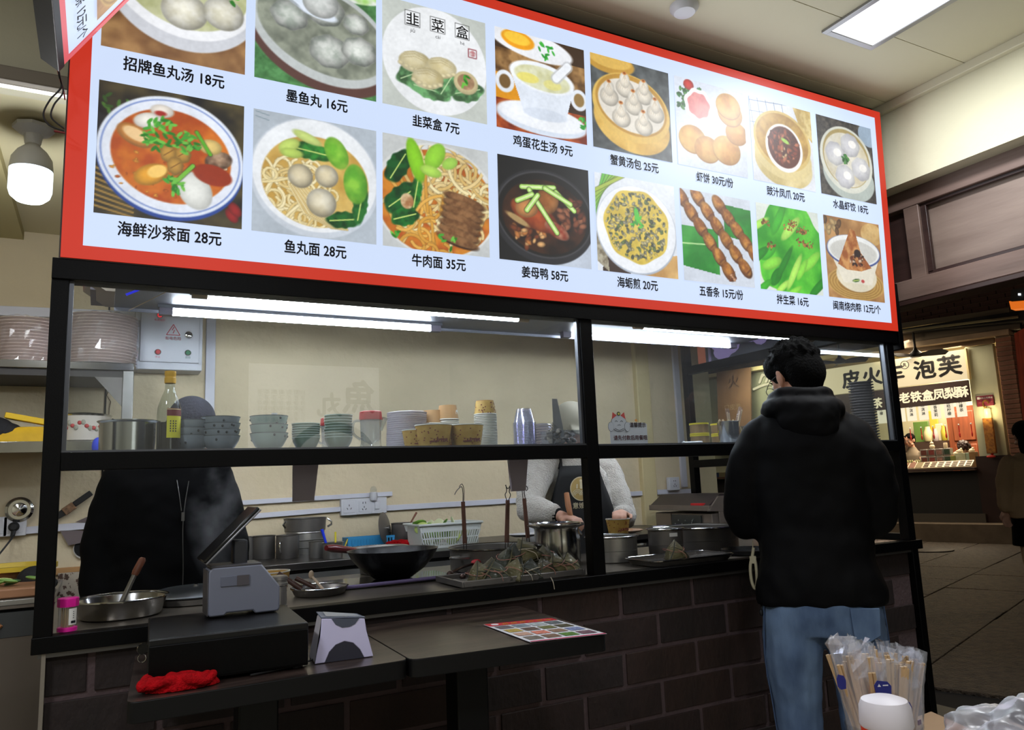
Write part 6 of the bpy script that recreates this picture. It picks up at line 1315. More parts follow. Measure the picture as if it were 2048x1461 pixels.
# ================= PEOPLE =================
def limb(b,pts,rad,n=16,side=None):
    """tapered limb of elliptical rings through joints, rounded at both ends"""
    P_=cv(pts,6) if len(pts)>2 else [Vector(pts[0]).lerp(Vector(pts[1]),k/6) for k in range(7)]
    K=len(P_); nr=len(rad); rr=[]
    for i in range(K):
        t=i/(K-1)*(nr-1); j=min(int(t),nr-2); q=t-j; A=rad[j] if isinstance(rad[j],tuple) else (rad[j],)*2; B=rad[j+1] if isinstance(rad[j+1],tuple) else (rad[j+1],)*2
        rr.append((A[0]*(1-q)+B[0]*q,A[1]*(1-q)+B[1]*q))
    v=[];f=[]; sd=Vector(side) if side else Vector((1,0,0))
    for i,p in enumerate(P_):
        t=(P_[min(i+1,K-1)]-P_[max(i-1,0)]).normalized(); a=sd-t*sd.dot(t)
        if a.length<.05: a=Vector((0,1,0))-t*t.y
        a.normalize(); c=t.cross(a)
        for k in range(n): w_=2*PI*k/n; v.append(p+a*math.cos(w_)*rr[i][0]+c*math.sin(w_)*rr[i][1])
    for i in range(K-1):
        for k in range(n): k2=(k+1)%n; f.append((i*n+k,i*n+k2,(i+1)*n+k2,(i+1)*n+k))
    f.append(tuple(reversed(range(n)))); f.append(tuple((K-1)*n+k for k in range(n))); b.add(v,f)
    b.ell(P_[0],min(rr[0])*.98,n=12,m=8); b.ell(P_[-1],min(rr[-1])*.98,n=12,m=8); return b
def skin_obj(name,b,m,parent,vox,sm=4,fold=0,fscale=.08,label=None,M4=None):
    if M4 is not None: b=MB().add(b.v,b.f,M4)
    o=obj(name,b,m,parent,label=label); q=o.modifiers.new('r','REMESH'); q.mode='VOXEL'; q.voxel_size=vox; q.use_smooth_shade=True
    s_=o.modifiers.new('s','SMOOTH'); s_.iterations=sm; s_.factor=.5
    if fold:
        tx=bpy.data.textures.new('folds','CLOUDS'); tx.noise_scale=fscale; tx.noise_depth=1; d=o.modifiers.new('d','DISPLACE'); d.texture=tx; d.strength=fold; d.mid_level=.5
    return o
def head_mesh(b,M4,s=1.):
    """head: z up, y forward, origin at head centre, about .235 tall"""
    t=MB(); e=t.ell
    e((0,-.012,.028),(.076,.094,.088),n=24,m=16); e((0,.018,-.035),(.058,.068,.070),n=20,m=14); e((0,.048,-.082),(.030,.034,.028),n=14,m=10)
    e((0,.062,.0),(.052,.030,.045)); e((0,.06,.03),(.056,.03,.02))                     # face, brow
    for s_ in (-1,1):
        e((s_*.033,.068,-.025),(.020,.018,.018)); e((s_*.078,-.006,-.012),(.009,.020,.032),rot=(.15,0,s_*.25)); e((s_*.083,-.014,.008),(.006,.014,.016)); e((s_*.078,.0,-.036),(.007,.009,.012)); e((s_*.05,.03,-.07),(.02,.035,.018))
    t.tube([(0,.088,.012),(0,.100,-.012),(0,.108,-.028)],[.008,.010,.013],10); e((-.011,.099,-.032),(.009,.010,.008)); e((.011,.099,-.032),(.009,.010,.008))
    e((0,.090,-.056),(.020,.010,.006)); e((0,.088,-.066),(.017,.010,.007))
    b.add([Vector(p)*s for p in t.v],t.f,M4)
def hand(b,M4,curl=.9,thumb=1,s=1.,spread=.0):
    """palm along +y from the wrist, back of hand +z; thumb=+1 on the +x side"""
    t=MB(); t.ell((0,.045,0),(.040,.050,.016),n=16,m=10); t.ell((0,.0,0),(.028,.025,.019)); t.ell((thumb*.022,.028,-.006),(.020,.030,.016))
    for k,(x,L) in enumerate(((.029,.072),(.010,.080),(-.010,.075),(-.028,.058))):
        x*=thumb; p=Vector((x,.085,0)); a=.15; pts=[Vector((x*.9,.05,0)),p]
        for q,fr in enumerate((.42,.32,.26)):
            a+=curl*(.75,.85,.6)[q]; p=p+Vector((spread*x,math.cos(a),-math.sin(a)))*L*fr; pts.append(p)
        t.tube(pts,[.010,.0095,.009,.0082,.0068],10)
        t.ell(pts[-1],.0066,n=8,m=6)
    p=Vector((thumb*.030,.025,-.004)); pts=[Vector((thumb*.015,.008,-.002)),p,p+Vector((thumb*.022,.026,-.010)),p+Vector((thumb*.022,.050,-.024))]
    t.tube(pts,[.013,.0125,.0105,.008],10); t.ell(pts[-1],.0078,n=8,m=6)
    b.add([Vector(p)*s for p in t.v],t.f,M4)
def core(b,neckz,sh,el,wr,hipz):
    """the body under the clothes: trunk, arms and legs, so the figure is one surface"""
    b.loft([(0,0,hipz-.08,.12,.08),(0,0,hipz,.13,.09),(0,0,hipz+.2,.12,.085),(0,0,neckz-.12,.14,.09),(0,0,neckz-.03,.10,.07),(0,.01,neckz+.03,.05,.05)],n=20)
    for s_,e,w_ in zip(sh,el,wr):
        limb(b,[(0,0,neckz-.10),s_],[.045,.035]); limb(b,[s_,e],[.034,.026]); limb(b,[e,w_],[.024,.022])
    for q in (-1,1): limb(b,[(q*.085,0,hipz),(q*.095,.01,hipz*.55),(q*.095,-.01,.09)],[.075,.055,.04]); b.ell((q*.095,.05,.045),(.035,.09,.03))
def eyes(parent,M4,closed=False,s=1.):
    b=MB(); ir=MB(); br=MB()
    for q in (-1,1):
        b.ell(Vector((q*.031,.080,.004))*s,.0115*s,n=14,m=10,M=M4); ir.ell(Vector((q*.031,.0895,.003))*s,.0045*s,n=10,m=8,M=M4)
        br.tube([M4@(Vector(p)*s) for p in ((q*.016,.094,.024),(q*.032,.093,.029),(q*.048,.082,.024))],[.002*s,.003*s,.0015*s],6)
    obj('eyes',b,mat('eye_white',(220,214,206),.3),parent); obj('irises',ir,mat('iris_dark',(40,26,20),.2),parent); obj('eyebrows',br,mat('black_hair',(6,5,5),.7,spec=.2),parent)
SKIN=mat('warm_skin',(186,134,108),.5,noise=(30,.1)); SKIN2=mat('light_skin',(200,152,128),.5,noise=(30,.1))
HAIR=mat('black_hair',(4,4,4),.85,bump=(120,.6),spec=.08); BJ=mat('black_soft_shell',(4,4,6),.7,spec=.12); 
def denim():
    m=bpy.data.materials.new('faded_denim'); m.use_nodes=True; nt=m.node_tree; b=nt.nodes['Principled BSDF']; tc=nt.nodes.new('ShaderNodeTexCoord')
    n=nt.nodes.new('ShaderNodeTexNoise'); n.inputs['Scale'].default_value=7; n.inputs['Detail'].default_value=8; r=nt.nodes.new('ShaderNodeValToRGB'); mp=nt.nodes.new('ShaderNodeMapping'); mp.inputs['Scale'].default_value=(1.6,1.6,.5)
    r.color_ramp.elements[0].position=.3; r.color_ramp.elements[0].color=tuple(s2l((52,72,106)))+(1,); r.color_ramp.elements[1].position=.7; r.color_ramp.elements[1].color=tuple(s2l((108,132,164)))+(1,)
    nt.links.new(tc.outputs['Object'],mp.inputs[0]); nt.links.new(mp.outputs[0],n.inputs[0]); nt.links.new(n.outputs['Fac'],r.inputs[0]); nt.links.new(r.outputs[0],b.inputs['Base Color']); b.inputs['Roughness'].default_value=.85
    w_=nt.nodes.new('ShaderNodeTexNoise'); w_.inputs['Scale'].default_value=300; bp=nt.nodes.new('ShaderNodeBump'); bp.inputs['Strength'].default_value=.3; bp.inputs['Distance'].default_value=.002; nt.links.new(w_.outputs['Fac'],bp.inputs['Height']); nt.links.new(bp.outputs[0],b.inputs['Normal']); return m
# ---- customer with his back to us ----
MY=1.93; mc=aY(1616,950,MY)
FA=math.radians(47)  # facing direction angle in the floor plane
cu=thing('person','man in a black hooded jacket and faded blue jeans standing at the counter, head bowed','person',(mc.x,MY,0),FA-PI/2)
# local: x = his right, y = forward
Hd=Matrix.Translation((-.006,.075,1.598))@Euler((-.42,0,.62)).to_matrix().to_4x4()
b=MB(); head_mesh(b,Hd,.98); limb(b,[(.0,.0,1.40),(-.0,.02,1.47),(-.005,.045,1.54)],[.066,.056,.054])
# forearms end in hands holding a phone before the chest
for s_,tm in ((-1,1),(1,-1)):
    W=Matrix.Translation((s_*.085,.33,1.13))@Euler((.9,0,s_*.45)).to_matrix().to_4x4(); hand(b,W,.7,thumb=-s_)
    limb(b,[(s_*.11,.27,1.09),(s_*.088,.325,1.125)],[.026,.022])
core(b,1.40,[(-.15,0,1.375),(.15,0,1.375)],[(-.215,.01,1.10),(.208,.01,1.10)],[(-.11,.27,1.09),(.11,.27,1.09)],.83)
skin_obj('body',b,SKIN,cu,.006,3)
eyes(cu,Hd,s=.98)
b=MB()
rr=random.Random(8)
cap_=[((0,-.022,.042),(.090,.102,.094)),((0,-.062,.0),(.080,.060,.088)),((0,-.045,-.045),(.066,.052,.055)),((.0,.045,.088),(.066,.055,.034)),((-.060,.012,.05),(.03,.055,.05)),((.060,.012,.05),(.03,.055,.05))]
for c,r in cap_: b.ell(c,r,n=22,m=14)
for k in range(90):
    a=rr.uniform(0,6.28); h=rr.uniform(-.1,1); z=.042+.088*h; q=math.sqrt(max(0,1-h*h)); p=Vector((.088*q*math.cos(a),-.022+.1*q*math.sin(a),z))
    if p.y>.055 and z<.09: continue
    if z<.06 and p.y>.0: continue
    b.ell(p,(.013,.008,.019),n=8,m=6,rot=(rr.uniform(-.6,.6),rr.uniform(-.6,.6),rr.uniform(0,3)))
skin_obj('hair',b,HAIR,cu,.0045,6,M4=Hd)
# wisps
b=MB()
for k in range(60):
    a=rr.uniform(0,6.28); h=rr.uniform(.3,1); q=math.sqrt(1-h*h); p=Vector((.09*q*math.cos(a),-.022+.1*q*math.sin(a),.042+.094*h)); d=(p-Vector((0,-.022,.03))).normalized(); t_=Vector((rr.uniform(-1,1),rr.uniform(-1,1),rr.uniform(-.5,.5)))
    b.tube([Hd@p,Hd@(p+d*.010+t_*.006),Hd@(p+d*.014+t_*.018)],[.0008,.0006,.0003],4)
tag(obj('hair_wisps',b,HAIR,cu),kind='stuff')
# glasses
b=MB()
for q in (-1,1):
    b.tube([Hd@Vector((q*.034+.024*math.cos(i*PI/8),.105,-.006+.020*math.sin(i*PI/8))) for i in range(16)],.0013,6,loop=True)
    b.tube([Hd@Vector((q*.058,.103,.0)),Hd@Vector((q*.082,.04,.004)),Hd@Vector((q*.084,-.01,.002))],.0012,6)
b.tube([Hd@Vector((-.010,.106,-.004)),Hd@Vector((.010,.106,-.004))],.0012,6)
obj('glasses',b,mat('dark_metal',(40,40,44),.3,.8),cu)
# jacket
b=MB()
b.loft([(0,.0,.80,.216,.140,2.5),(0,.0,.86,.212,.145,2.5),(0,.005,.95,.192,.142,2.5),(0,.01,1.05,.188,.14,2.4),(0,.005,1.15,.192,.138,2.4),(0,.0,1.26,.200,.136,2.4),(0,-.005,1.34,.198,.128,2.3),(0,-.005,1.40,.172,.112,2.1),(0,.0,1.45,.150,.095,2.),(0,.01,1.49,.105,.08,2.)],n=36)
for s_,ex in ((-1,.012),(1,0)):
    limb(b,[(s_*.150,0,1.375),(s_*(.198+ex),-.01,1.27),(s_*(.215+ex),.015,1.14),(s_*(.208+ex),.035,1.075)],[.074,.076,.072,.066])
    limb(b,[(s_*.208,.03,1.08),(s_*.17,.15,1.07),(s_*.115,.27,1.10)],[.068,.060,.048])
skin_obj('jacket',b,BJ,cu,.010,6,fold=.024,fscale=.11)
b=MB()  # hood lying on the back
b.tube(cv([(-.075,.07,1.485),(-.088,-.01,1.515),(-.06,-.06,1.525),(.0,-.075,1.520),(.06,-.06,1.52),(.088,-.01,1.51),(.075,.07,1.48)],6),.026,12)
b.tube(cv([(-.085,.05,1.455),(-.105,-.02,1.47),(-.08,-.075,1.475),(.0,-.10,1.465),(.08,-.08,1.465),(.105,-.02,1.46),(.085,.05,1.45)],6),.040,12)
b.ell((0,-.06,1.47),(.095,.06,.05)); b.ell((.01,-.095,1.43),(.108,.05,.060)); b.ell((.02,-.10,1.40),(.090,.042,.05))
skin_obj('hood',b,BJ,cu,.007,14,fold=.010,fscale=.05)
obj('hem_cord',MB().tube([(-.195,-.02,.80),(-.20,-.03,.775)],.004,6).ell((-.20,-.03,.77),(.008,.008,.012)),mat('black_rubber',(18,18,20),.6),cu)
obj('wrist_strap',MB().tube(cv([(-.205,.035,.985),(-.212,.035,.955),(-.222,.03,.92),(-.222,.03,.87),(-.212,.03,.842),(-.203,.03,.87),(-.203,.03,.93),(-.21,.035,.955)],5),.0055,6).box(-.222,-.200,.028,.042,.93,.955).tube([(-.208,.035,.985),(-.206,.04,1.01)],.0016,5),mat('cream_webbing',(176,168,140),.7),cu,label='cream wrist strap loop')
# phone held before him
obj('phone',MB().box(-.038,.038,.40,.409,1.13,1.28,M=TM((0,0,0),(0,0,0))),mat('black_screen',(12,12,14),.2),cu,bevel=.004)
# jeans: one continuous garment, and shoes
b=MB(); b.loft([(0,.0,.70,.160,.120,2.4),(0,.0,.80,.188,.135,2.4),(0,.0,.93,.182,.13,2.4),(0,0,.97,.175,.125,2.4)],n=30)
for s_ in (-1,1): limb(b,[(s_*.094,-.005,.80),(s_*.106,.0,.62),(s_*.108,.01,.46),(s_*.104,-.01,.28),(s_*.104,-.005,.06)],[(.104,.118),(.098,.108),(.082,.09),(.074,.08),(.070,.078)])
skin_obj('jeans',b,denim(),cu,.009,4,fold=.012,fscale=.07)
b=MB()
for s_ in (-1,1):
    for k in range(40): pass
    b.tube(cv([(s_*.190,-.06,.80),(s_*.2,-.03,.62),(s_*.188,-.02,.46),(s_*.176,-.03,.28),(s_*.172,-.03,.08)],5),.0025,5)
obj('side_seam',b,mat('seam_blue',(60,80,112),.8),cu)
for s_ in (1,):
    obj('back_pocket',MB().prism([(.075,.80),(.165,.80),(.16,.715),(.12,.69),(.08,.705)],-.131,-.124,ax='y'),bpy.data.materials['faded_denim'],cu,bevel=.002)
    b=MB(); b.loft([(s_*.105,.05,.0,.048,.135,2.6),(s_*.105,.05,.03,.050,.138,2.6),(s_*.105,.035,.06,.046,.11,2.3),(s_*.105,-.01,.10,.045,.06,2)],n=22); obj('shoe',b,mat('dark_shoe',(34,34,38),.6),cu)
# ---- cook on the left, black jacket, dark beanie ----
ky=3.14; kc=aY(340,1000,ky)
ck=thing('person','cook in a black zipped jacket and dark beanie standing behind the payment terminal','person',(kc.x-.0,ky,0),PI+.05)
Hd=Matrix.Translation((-.06,.05,1.485))@Euler((-.40,0,.0)).to_matrix().to_4x4()
b=MB(); head_mesh(b,Hd,1.); limb(b,[(0,0,1.30),(-.03,.01,1.36),(-.05,.03,1.42)],[.062,.056,.054])
for s_ in (-1,1):
    W=Matrix.Translation((s_*.20,.05,.80))@Euler((-1.4,0,0)).to_matrix().to_4x4(); hand(b,W,.6,thumb=-s_)
core(b,1.30,[(-.15,0,1.25),(.15,0,1.25)],[(-.215,-.01,1.05),(.215,-.01,1.05)],[(-.20,.045,.81),(.20,.045,.81)],.75)
skin_obj('body',b,SKIN,ck,.006,3); eyes(ck,Hd)
b=MB(); b.ell((0,-.012,.045),(.086,.102,.092),n=24,m=16); b.tube([(.087*math.cos(i*PI/12),-.012+.102*math.sin(i*PI/12),.022) for i in range(24)],.008,8,loop=True)
skin_obj('beanie',b,mat('charcoal_knit',(34,34,46),.9,bump=(90,.6)),ck,.006,3,M4=Hd)
b=MB(); b.loft([(0,0,.60,.20,.13,2.5),(0,0,.80,.205,.135,2.5),(0,0,1.0,.205,.14,2.4),(0,0,1.18,.20,.138,2.4),(0,0,1.29,.195,.125,2.4),(0,.0,1.36,.165,.10,2.2),(0,.01,1.40,.10,.08,2)],n=34)
for s_ in (-1,1):
    limb(b,[(s_*.160,0,1.33),(s_*.200,-.01,1.19),(s_*.222,-.01,1.05),(s_*.222,.01,.95),(s_*.205,.04,.83)],[.064,.068,.066,.058,.048])
skin_obj('jacket',b,mat('black_cotton',(5,5,6),.9,spec=.1),ck,.010,5,fold=.018,fscale=.09)
b=MB(); b.tube(cv([(-.045,.128,1.305),(-.032,.141,1.22),(-.026,.150,1.14),(-.03,.151,1.0),(-.03,.147,.9)],6),.0016,5).tube(cv([(-.005,.128,1.31),(-.012,.142,1.26),(-.02,.149,1.2)],6),.0014,5).box(-.030,-.020,.150,.155,1.165,1.195)
obj('zip',b,mat('dull_aluminium',(96,94,92),.4,.7),ck,label='silver zip'); b=MB()
for s_ in (-1,1): limb(b,[(s_*.09,0,.68),(s_*.1,.01,.45),(s_*.1,0,.1)],[.095,.075,.06])
skin_obj('trousers',b,mat('black_cotton',(9,9,10),.8),ck,.012,3)
for s_ in (-1,1): obj('shoe',MB().loft([(s_*.1,.04,.0,.045,.13,2.6),(s_*.1,.04,.04,.046,.13,2.6),(s_*.1,-.0,.10,.045,.06,2)],n=20),mat('dark_shoe',(34,34,38),.6),ck)
# ---- cook on the right, cream fleece, black apron, beige cap ----
ry=3.17; rc=aY(1150,1000,ry)
rk=thing('person','cook in a cream fleece, black apron and beige cap ladling from the stock pot','person',(rc.x,ry,0),PI-.35)
# local x = her right = image left
RI=rk.matrix_basis  # not updated yet; build local targets by hand
def loc_of(root_loc,rot,p): d=Vector(p)-Vector(root_loc); c,s_=math.cos(-rot),math.sin(-rot); return Vector((d.x*c-d.y*s_,d.x*s_+d.y*c,d.z))
rl=(rc.x,ry,0); rot_=PI-.35
T=lambda u,v,y: loc_of(rl,rot_,aY(u,v,y))
Hd=Matrix.Translation((.02,.10,1.50))@Euler((-.55,0,.25)).to_matrix().to_4x4()
b=MB(); head_mesh(b,Hd,.95); limb(b,[(0,.02,1.32),(.01,.05,1.38),(.015,.08,1.44)],[.056,.048,.046])
hR=T(1133,1036,2.82); eR=T(1058,1018,3.05); shR=T(1088,925,3.16)
hL=T(1240,1027,2.86); shL=T(1215,940,3.2); eL=T(1250,1035,3.08)
dR=(hR-eR).normalized()
W=Matrix.Translation(hR-dR*.02)@dR.to_track_quat('Y','Z').to_matrix().to_4x4(); hand(b,W,.95,thumb=1,s=.92); limb(b,[hR-dR*.07,hR-dR*.015],[.027,.023])
dL=Vector((hL-eL)).normalized(); W=Matrix.Translation(hL-dL*.05)@dL.to_track_quat('Y','Z').to_matrix().to_4x4(); hand(b,W,.8,thumb=-1,s=.92); limb(b,[hL-dL*.10,hL-dL*.045],[.026,.022])
core(b,1.32,[tuple(shR),tuple(shL)],[tuple(eR),tuple(eL)],[tuple(hR-dR*.05),tuple(hL-dL*.08)],.80)
skin_obj('body',b,SKIN2,rk,.006,2); eyes(rk,Hd,s=.95)
b=MB(); b.ell((0,-.012,.035),(.086,.104,.088),n=24,m=16); b.add(*(lambda t:(t.v,t.f))(MB().ell((0,.10,.045),(.062,.055,.008),n=20,m=8,rot=(-.2,0,0))))
skin_obj('cap',b,mat('beige_cap',(164,156,138),.8),rk,.006,2,M4=Hd)
b=MB(); b.ell((0,-.05,-.02),(.074,.055,.075)); b.ell((0,-.09,-.06),(.03,.03,.05)); b.ell((.06,.01,-.02),(.018,.03,.06)); b.ell((-.06,.01,-.02),(.018,.03,.06)); skin_obj('hair',b,mat('brown_black_hair',(44,28,24),.5,bump=(100,.5)),rk,.006,2,M4=Hd)
FL=mat('cream_fleece',(190,184,174),.95,noise=(60,.12),bump=(150,1.),sheen=.5)
b=MB(); b.loft([(0,0,.80,.17,.11,2.4),(0,0,1.0,.165,.115,2.4),(0,0,1.15,.17,.115,2.4),(0,0,1.27,.165,.105,2.3),(0,.01,1.33,.12,.09,2.1),(0,.015,1.38,.075,.07,2)],n=32)
limb(b,[shR,shR.lerp(eR,.5)+Vector((.012,-.01,.0)),eR],[.074,.072,.062]); limb(b,[eR,eR.lerp(hR,.4),hR-dR*.075],[.064,.056,.046])
limb(b,[shL,shL.lerp(eL,.5),eL],[.070,.066,.056]); limb(b,[eL,eL.lerp(hL,.4),hL-dL*.10],[.056,.048,.040])
skin_obj('fleece',b,FL,rk,.009,4,fold=.016,fscale=.06)
b=MB(); limb(b,[hR-dR*.085,hR-dR*.07],[.043,.040]); obj('dark_cuff',b,BJ,rk)
# apron: curved sheet in front of the torso with real thickness
v=[];f=[]; nz_=14; nx=12
for j in range(nz_+1):
    z=.62+.70*j/nz_; wd=.165 if z<1.08 else .165-(z-1.08)/.24*.075
    for i in range(nx+1):
        x=-wd+2*wd*i/nx; v.append((x,.108+.022*math.cos(x/.17*1.3)+.006*math.sin(z*30+x*9)+(0 if z<1.2 else -(z-1.2)*.06),z))
for j in range(nz_):
    for i in range(nx): f.append((j*(nx+1)+i,j*(nx+1)+i+1,(j+1)*(nx+1)+i+1,(j+1)*(nx+1)+i))
APR=mat('black_apron',(16,16,18),.7)
o=obj('apron',MB().add(v,f),APR,rk); q=o.modifiers.new('t','SOLIDIFY'); q.thickness=.006
b=MB(); b.tube([(-.085,.10,1.31),(-.075,.05,1.37),(-.05,-.06,1.385),(.05,-.06,1.385),(.075,.05,1.37),(.085,.10,1.31)],.011,8); obj('apron_strap',b,APR,rk)
# round gold emblem and lettering on the apron
yy=.139
GO=mat('dull_gold_print',(176,150,92),.5); CRM=mat('cream_print',(206,196,164),.5)
ec=T(1163,978,3.03); EX=ec.x; EZ=ec.z
def disc2(cx,cz,rx,rz,y,m,nm): return obj(nm,MB().prism([(cx+rx*math.cos(2*PI*i/30),cz+rz*math.sin(2*PI*i/30)) for i in range(30)],y,y+.0012,ax='y'),m,rk,smooth=False)
disc2(EX,EZ,.052,.056,yy,CRM,'emblem_rim'); disc2(EX,EZ,.048,.052,yy+.001,GO,'emblem')
b=MB()
for (cx,cz) in ((-.018,-.03),(.018,-.03)):
    for r_ in (.012,.019,.026): b.tube([(EX+cx+r_*math.cos(a*PI/8),yy+.003,EZ+cz+r_*math.sin(a*PI/8)) for a in range(9)],.0018,5)
b.tube([(EX,yy+.003,EZ+.0),(EX,yy+.003,EZ+.03)],.006,6).tube([(EX-.02,yy+.003,EZ+.0),(EX-.018,yy+.003,EZ+.022)],.004,6).tube([(EX+.02,yy+.003,EZ+.002),(EX+.018,yy+.003,EZ+.022)],.004,6).ell((EX,yy+.003,EZ+.036),(.007,.002,.007)); obj('emblem_figures',b,CRM,rk)
text('apron_lettering','意嫂渔',.030,Matrix.Translation((EX,yy+.003,EZ-.088))@Euler((PI/2,0,PI)).to_matrix().to_4x4(),CRM,rk,bold=.02)
b=MB()
for s_ in (-1,1): limb(b,[(s_*.08,0,.80),(s_*.09,.01,.45),(s_*.09,0,.1)],[.085,.07,.055])
skin_obj('trousers',b,mat('black_cotton',(9,9,10),.8),rk,.012,3)
for s_ in (-1,1): obj('shoe',MB().loft([(s_*.09,.04,.0,.042,.12,2.6),(s_*.09,.04,.04,.043,.12,2.6),(s_*.09,-.0,.10,.042,.055,2)],n=20),mat('dark_shoe',(34,34,38),.6),rk)
# ladle in her right hand and bowl in her left: things of their own
hw=aY(1140,1036,2.80); tip=aY(1158,1062,2.74); top=aY(1133,987,2.84)
ld=thing('ladle','ladle with a light wooden handle held in the right cook’s hand'.replace('’',"'"),'ladle',tuple(hw))
obj('wood_handle',MB().tube([top-hw,(top-hw)*.5,Vector((0,0,0))*1+(tip-hw)*.15],[.011,.013,.010],12),mat('light_wood_handle',(176,116,72),.5,noise=(20,.2)),ld)
obj('steel_shaft',MB().tube([(tip-hw)*.15,(tip-hw)*1.3],[.007,.006],8),STEELB,ld)
p=aY(1236,1050,2.84)
paperbowl(p.x,2.84,aY(1236,1068,2.84).z,.054,.066,'printed kraft paper bowl held in the right cook\'s left hand','生洋食',.0)
# ================= PASTRY SHOP ACROSS THE STREET =================
ex_=Vector((math.cos(SROT),math.sin(SROT),0)); ey_=Vector((-ex_.y,ex_.x,0))
def FW(x,y,z): return SB+ex_*x+ey_*y+Vector((0,0,z))
def fp(u,v,dy=0):
    d=Vector(aD(u,v)); O_=Vector((0,0,HC)); t=((SB+ey_*dy-O_).dot(ey_))/d.dot(ey_); p=O_+d*t-SB; return Vector((p.dot(ex_),dy,p.z))
def sthing(name,label,cat,x,y,z,group=None): return thing(name,label,cat,tuple(FW(x,y,z)),SROT,group)
def sbox(x0,x1,y0,y1,z0,z1): return MB().box(x0,x1,y0,y1,z0,z1)
def sstruct(name,mb,m,label):
    o=struct(name,mb,m,label=label); o.location=SB; o.rotation_euler=(0,0,SROT); return o
SHW=mat('shop_cream_wall',(196,190,158),.8); DKB=mat('dark_brown_board',(52,30,24),.5); SAGE=mat('pale_sage_wall',(150,152,130),.8,noise=(2,.08))
BLK=mat('shop_black_panel',(14,13,13),.6)
sstruct('trim_7',sbox(-6,3.4,-.45,.02,-.05,.27),mat('lit_stone_step',(112,98,82),.6,noise=(5,.3),bump=(20,.2)),'long stone step in front of the pastry shop')
sstruct('wall_shop_base',sbox(-6,.80,.0,.1,.27,1.155),BLK,'black panelled base of the pastry shop')
sstruct('trim_8',sbox(-6,.85,-.04,.0,.27,.42),mat('grey_plinth',(70,64,56),.6),'grey plinth under the pastry shop')
sstruct('wall_shop_front',sbox(.80,1.45,.0,.12,.27,1.385),mat('dark_red_brown_panel',(44,24,20),.5,noise=(3,.3)),'dark red brown panel beside the pastry shop counter')
sstruct('wall_shop_side',sbox(.86,1.285,.02,.14,1.385,3.28),mat('pale_green_wall',(182,186,160),.8,noise=(2,.1)),'pale green wall strip with the lantern')
sstruct('wall_shop_back',sbox(-6,1.3,2.2,2.3,.27,3.4),SHW,'cream back wall inside the pastry shop')
sstruct('ceiling_shop',sbox(-6,1.6,-.2,2.3,3.42,3.5),mat('shop_ceiling',(206,190,140),.8),'warm ceiling of the pastry shop')
sstruct('wall_shop_sage',sbox(-6,-1.80,.02,.14,1.3,3.4),SAGE,'sage green wall left of the pastry shop sign')
sstruct('wall_upper_facade',sbox(-6,4.5,.25,.4,3.4,7.0),mat('upper_brown_render',(62,50,42),.8,noise=(2,.3)),'dark upper facade above the pastry shop')
sstruct('wall_facade_right',sbox(1.72,4.5,.10,.22,.27,3.45),mat('dark_facade_right',(30,18,15),.7),'dark facade right of the brick pillar')
# upper brick band: individual bricks
BBD=[mat('upper_brick_%s'%n,c,.85,noise=(6,.4)) for n,c in (('a',(58,34,28)),('b',(46,28,24)),('c',(66,42,32)))]
bk_=sstruct('wall_brick_band',sbox(-1.2,2.6,.16,.26,3.78,4.30),mat('upper_mortar',(92,76,60),.9),'brick band above the pastry shop')
mb_=None
for j in range(6):
    for i in range(14):
        x=-1.15+i*.27+(j%2)*.13
        if mb_ is None: mb_=obj('brick',sbox(-.127,.127,0,.03,-.037,.037),BBD[0],bk_,smooth=False); o=mb_
        else:
            o=mb_.copy(); COL.objects.link(o)
        o.location=(x,.135+R.uniform(-.006,.004),3.83+j*.085)
def fpoly(name,label,cat,pts,dy,th,m,emit=False,kind=None):
    P_=[fp(u,v,dy) for u,v in pts]; c=P_[0]
    o=obj(name,MB().prism([(q.x-c.x,q.z-c.z) for q in P_],0,th,ax='y'),m); o.location=FW(c.x,dy,c.z); o.rotation_euler=(0,0,SROT)
    return tag(o,label,cat,kind=kind)
fpoly('lit_upper_window','pale lit window strip high above the pastry shop','window',[(1760,606),(1925,578),(1925,560),(1760,560)],.22,.02,mat('pale_lit_glass',(178,190,204),.4,emit=.85))
tag(fpoly('window_ledge','grey brown ledge under the lit upper window','ledge',[(1770,607),(1952,582),(1952,588),(1770,617)],.14,.1,mat('grey_brown_ledge',(92,82,66),.7)))
fpoly('window_frame','grey brown window frame right of the lit strip','window frame',[(1925,540),(1945,540),(1945,585),(1925,585)],.16,.08,mat('grey_brown_ledge',(92,82,66),.7))
fpoly('shuttered_window','grey framed shuttered window above the brick band','window',[(1950,540),(2004,540),(2004,577),(1952,586)],.18,.06,mat('shutter_grey',(72,66,54),.7))
fpoly('stone_course','grey stone course under the brick band','ledge',[(1770,651),(2018,616),(2018,625),(1770,662)],-.05,.3,mat('course_grey',(84,76,60),.7))
fpoly('awning','black rolled awning over the pastry shop','awning',[(1770,664),(2048,620),(2060,640),(1770,668)],-.55,.5,mat('black_canvas',(12,14,14),.8))
p1=fp(1770,667,-.6);p2=fp(2037,634,-.6)
o=obj('awning_pole',MB().tube([Vector((0,0,0)),p2-p1],.022,10),mat('olive_pole',(128,124,92),.45)); o.location=FW(*p1); o.rotation_euler=(0,0,SROT); tag(o,'olive green awning pole running above the pastry shop','pole')
fpoly('fascia_board','grey brown fascia board under the awning','fascia',[(1770,670),(2040,640),(2040,658),(1770,692)],-.25,.1,mat('fascia_brown',(104,92,76),.7))
fpoly('stone_beam','pale stone beam over the shop opening','beam',[(1770,692),(2017,658),(2017,669),(1988,672),(1770,702)],-.32,.28,mat('pale_stone_beam',(170,148,122),.7,noise=(4,.2)))
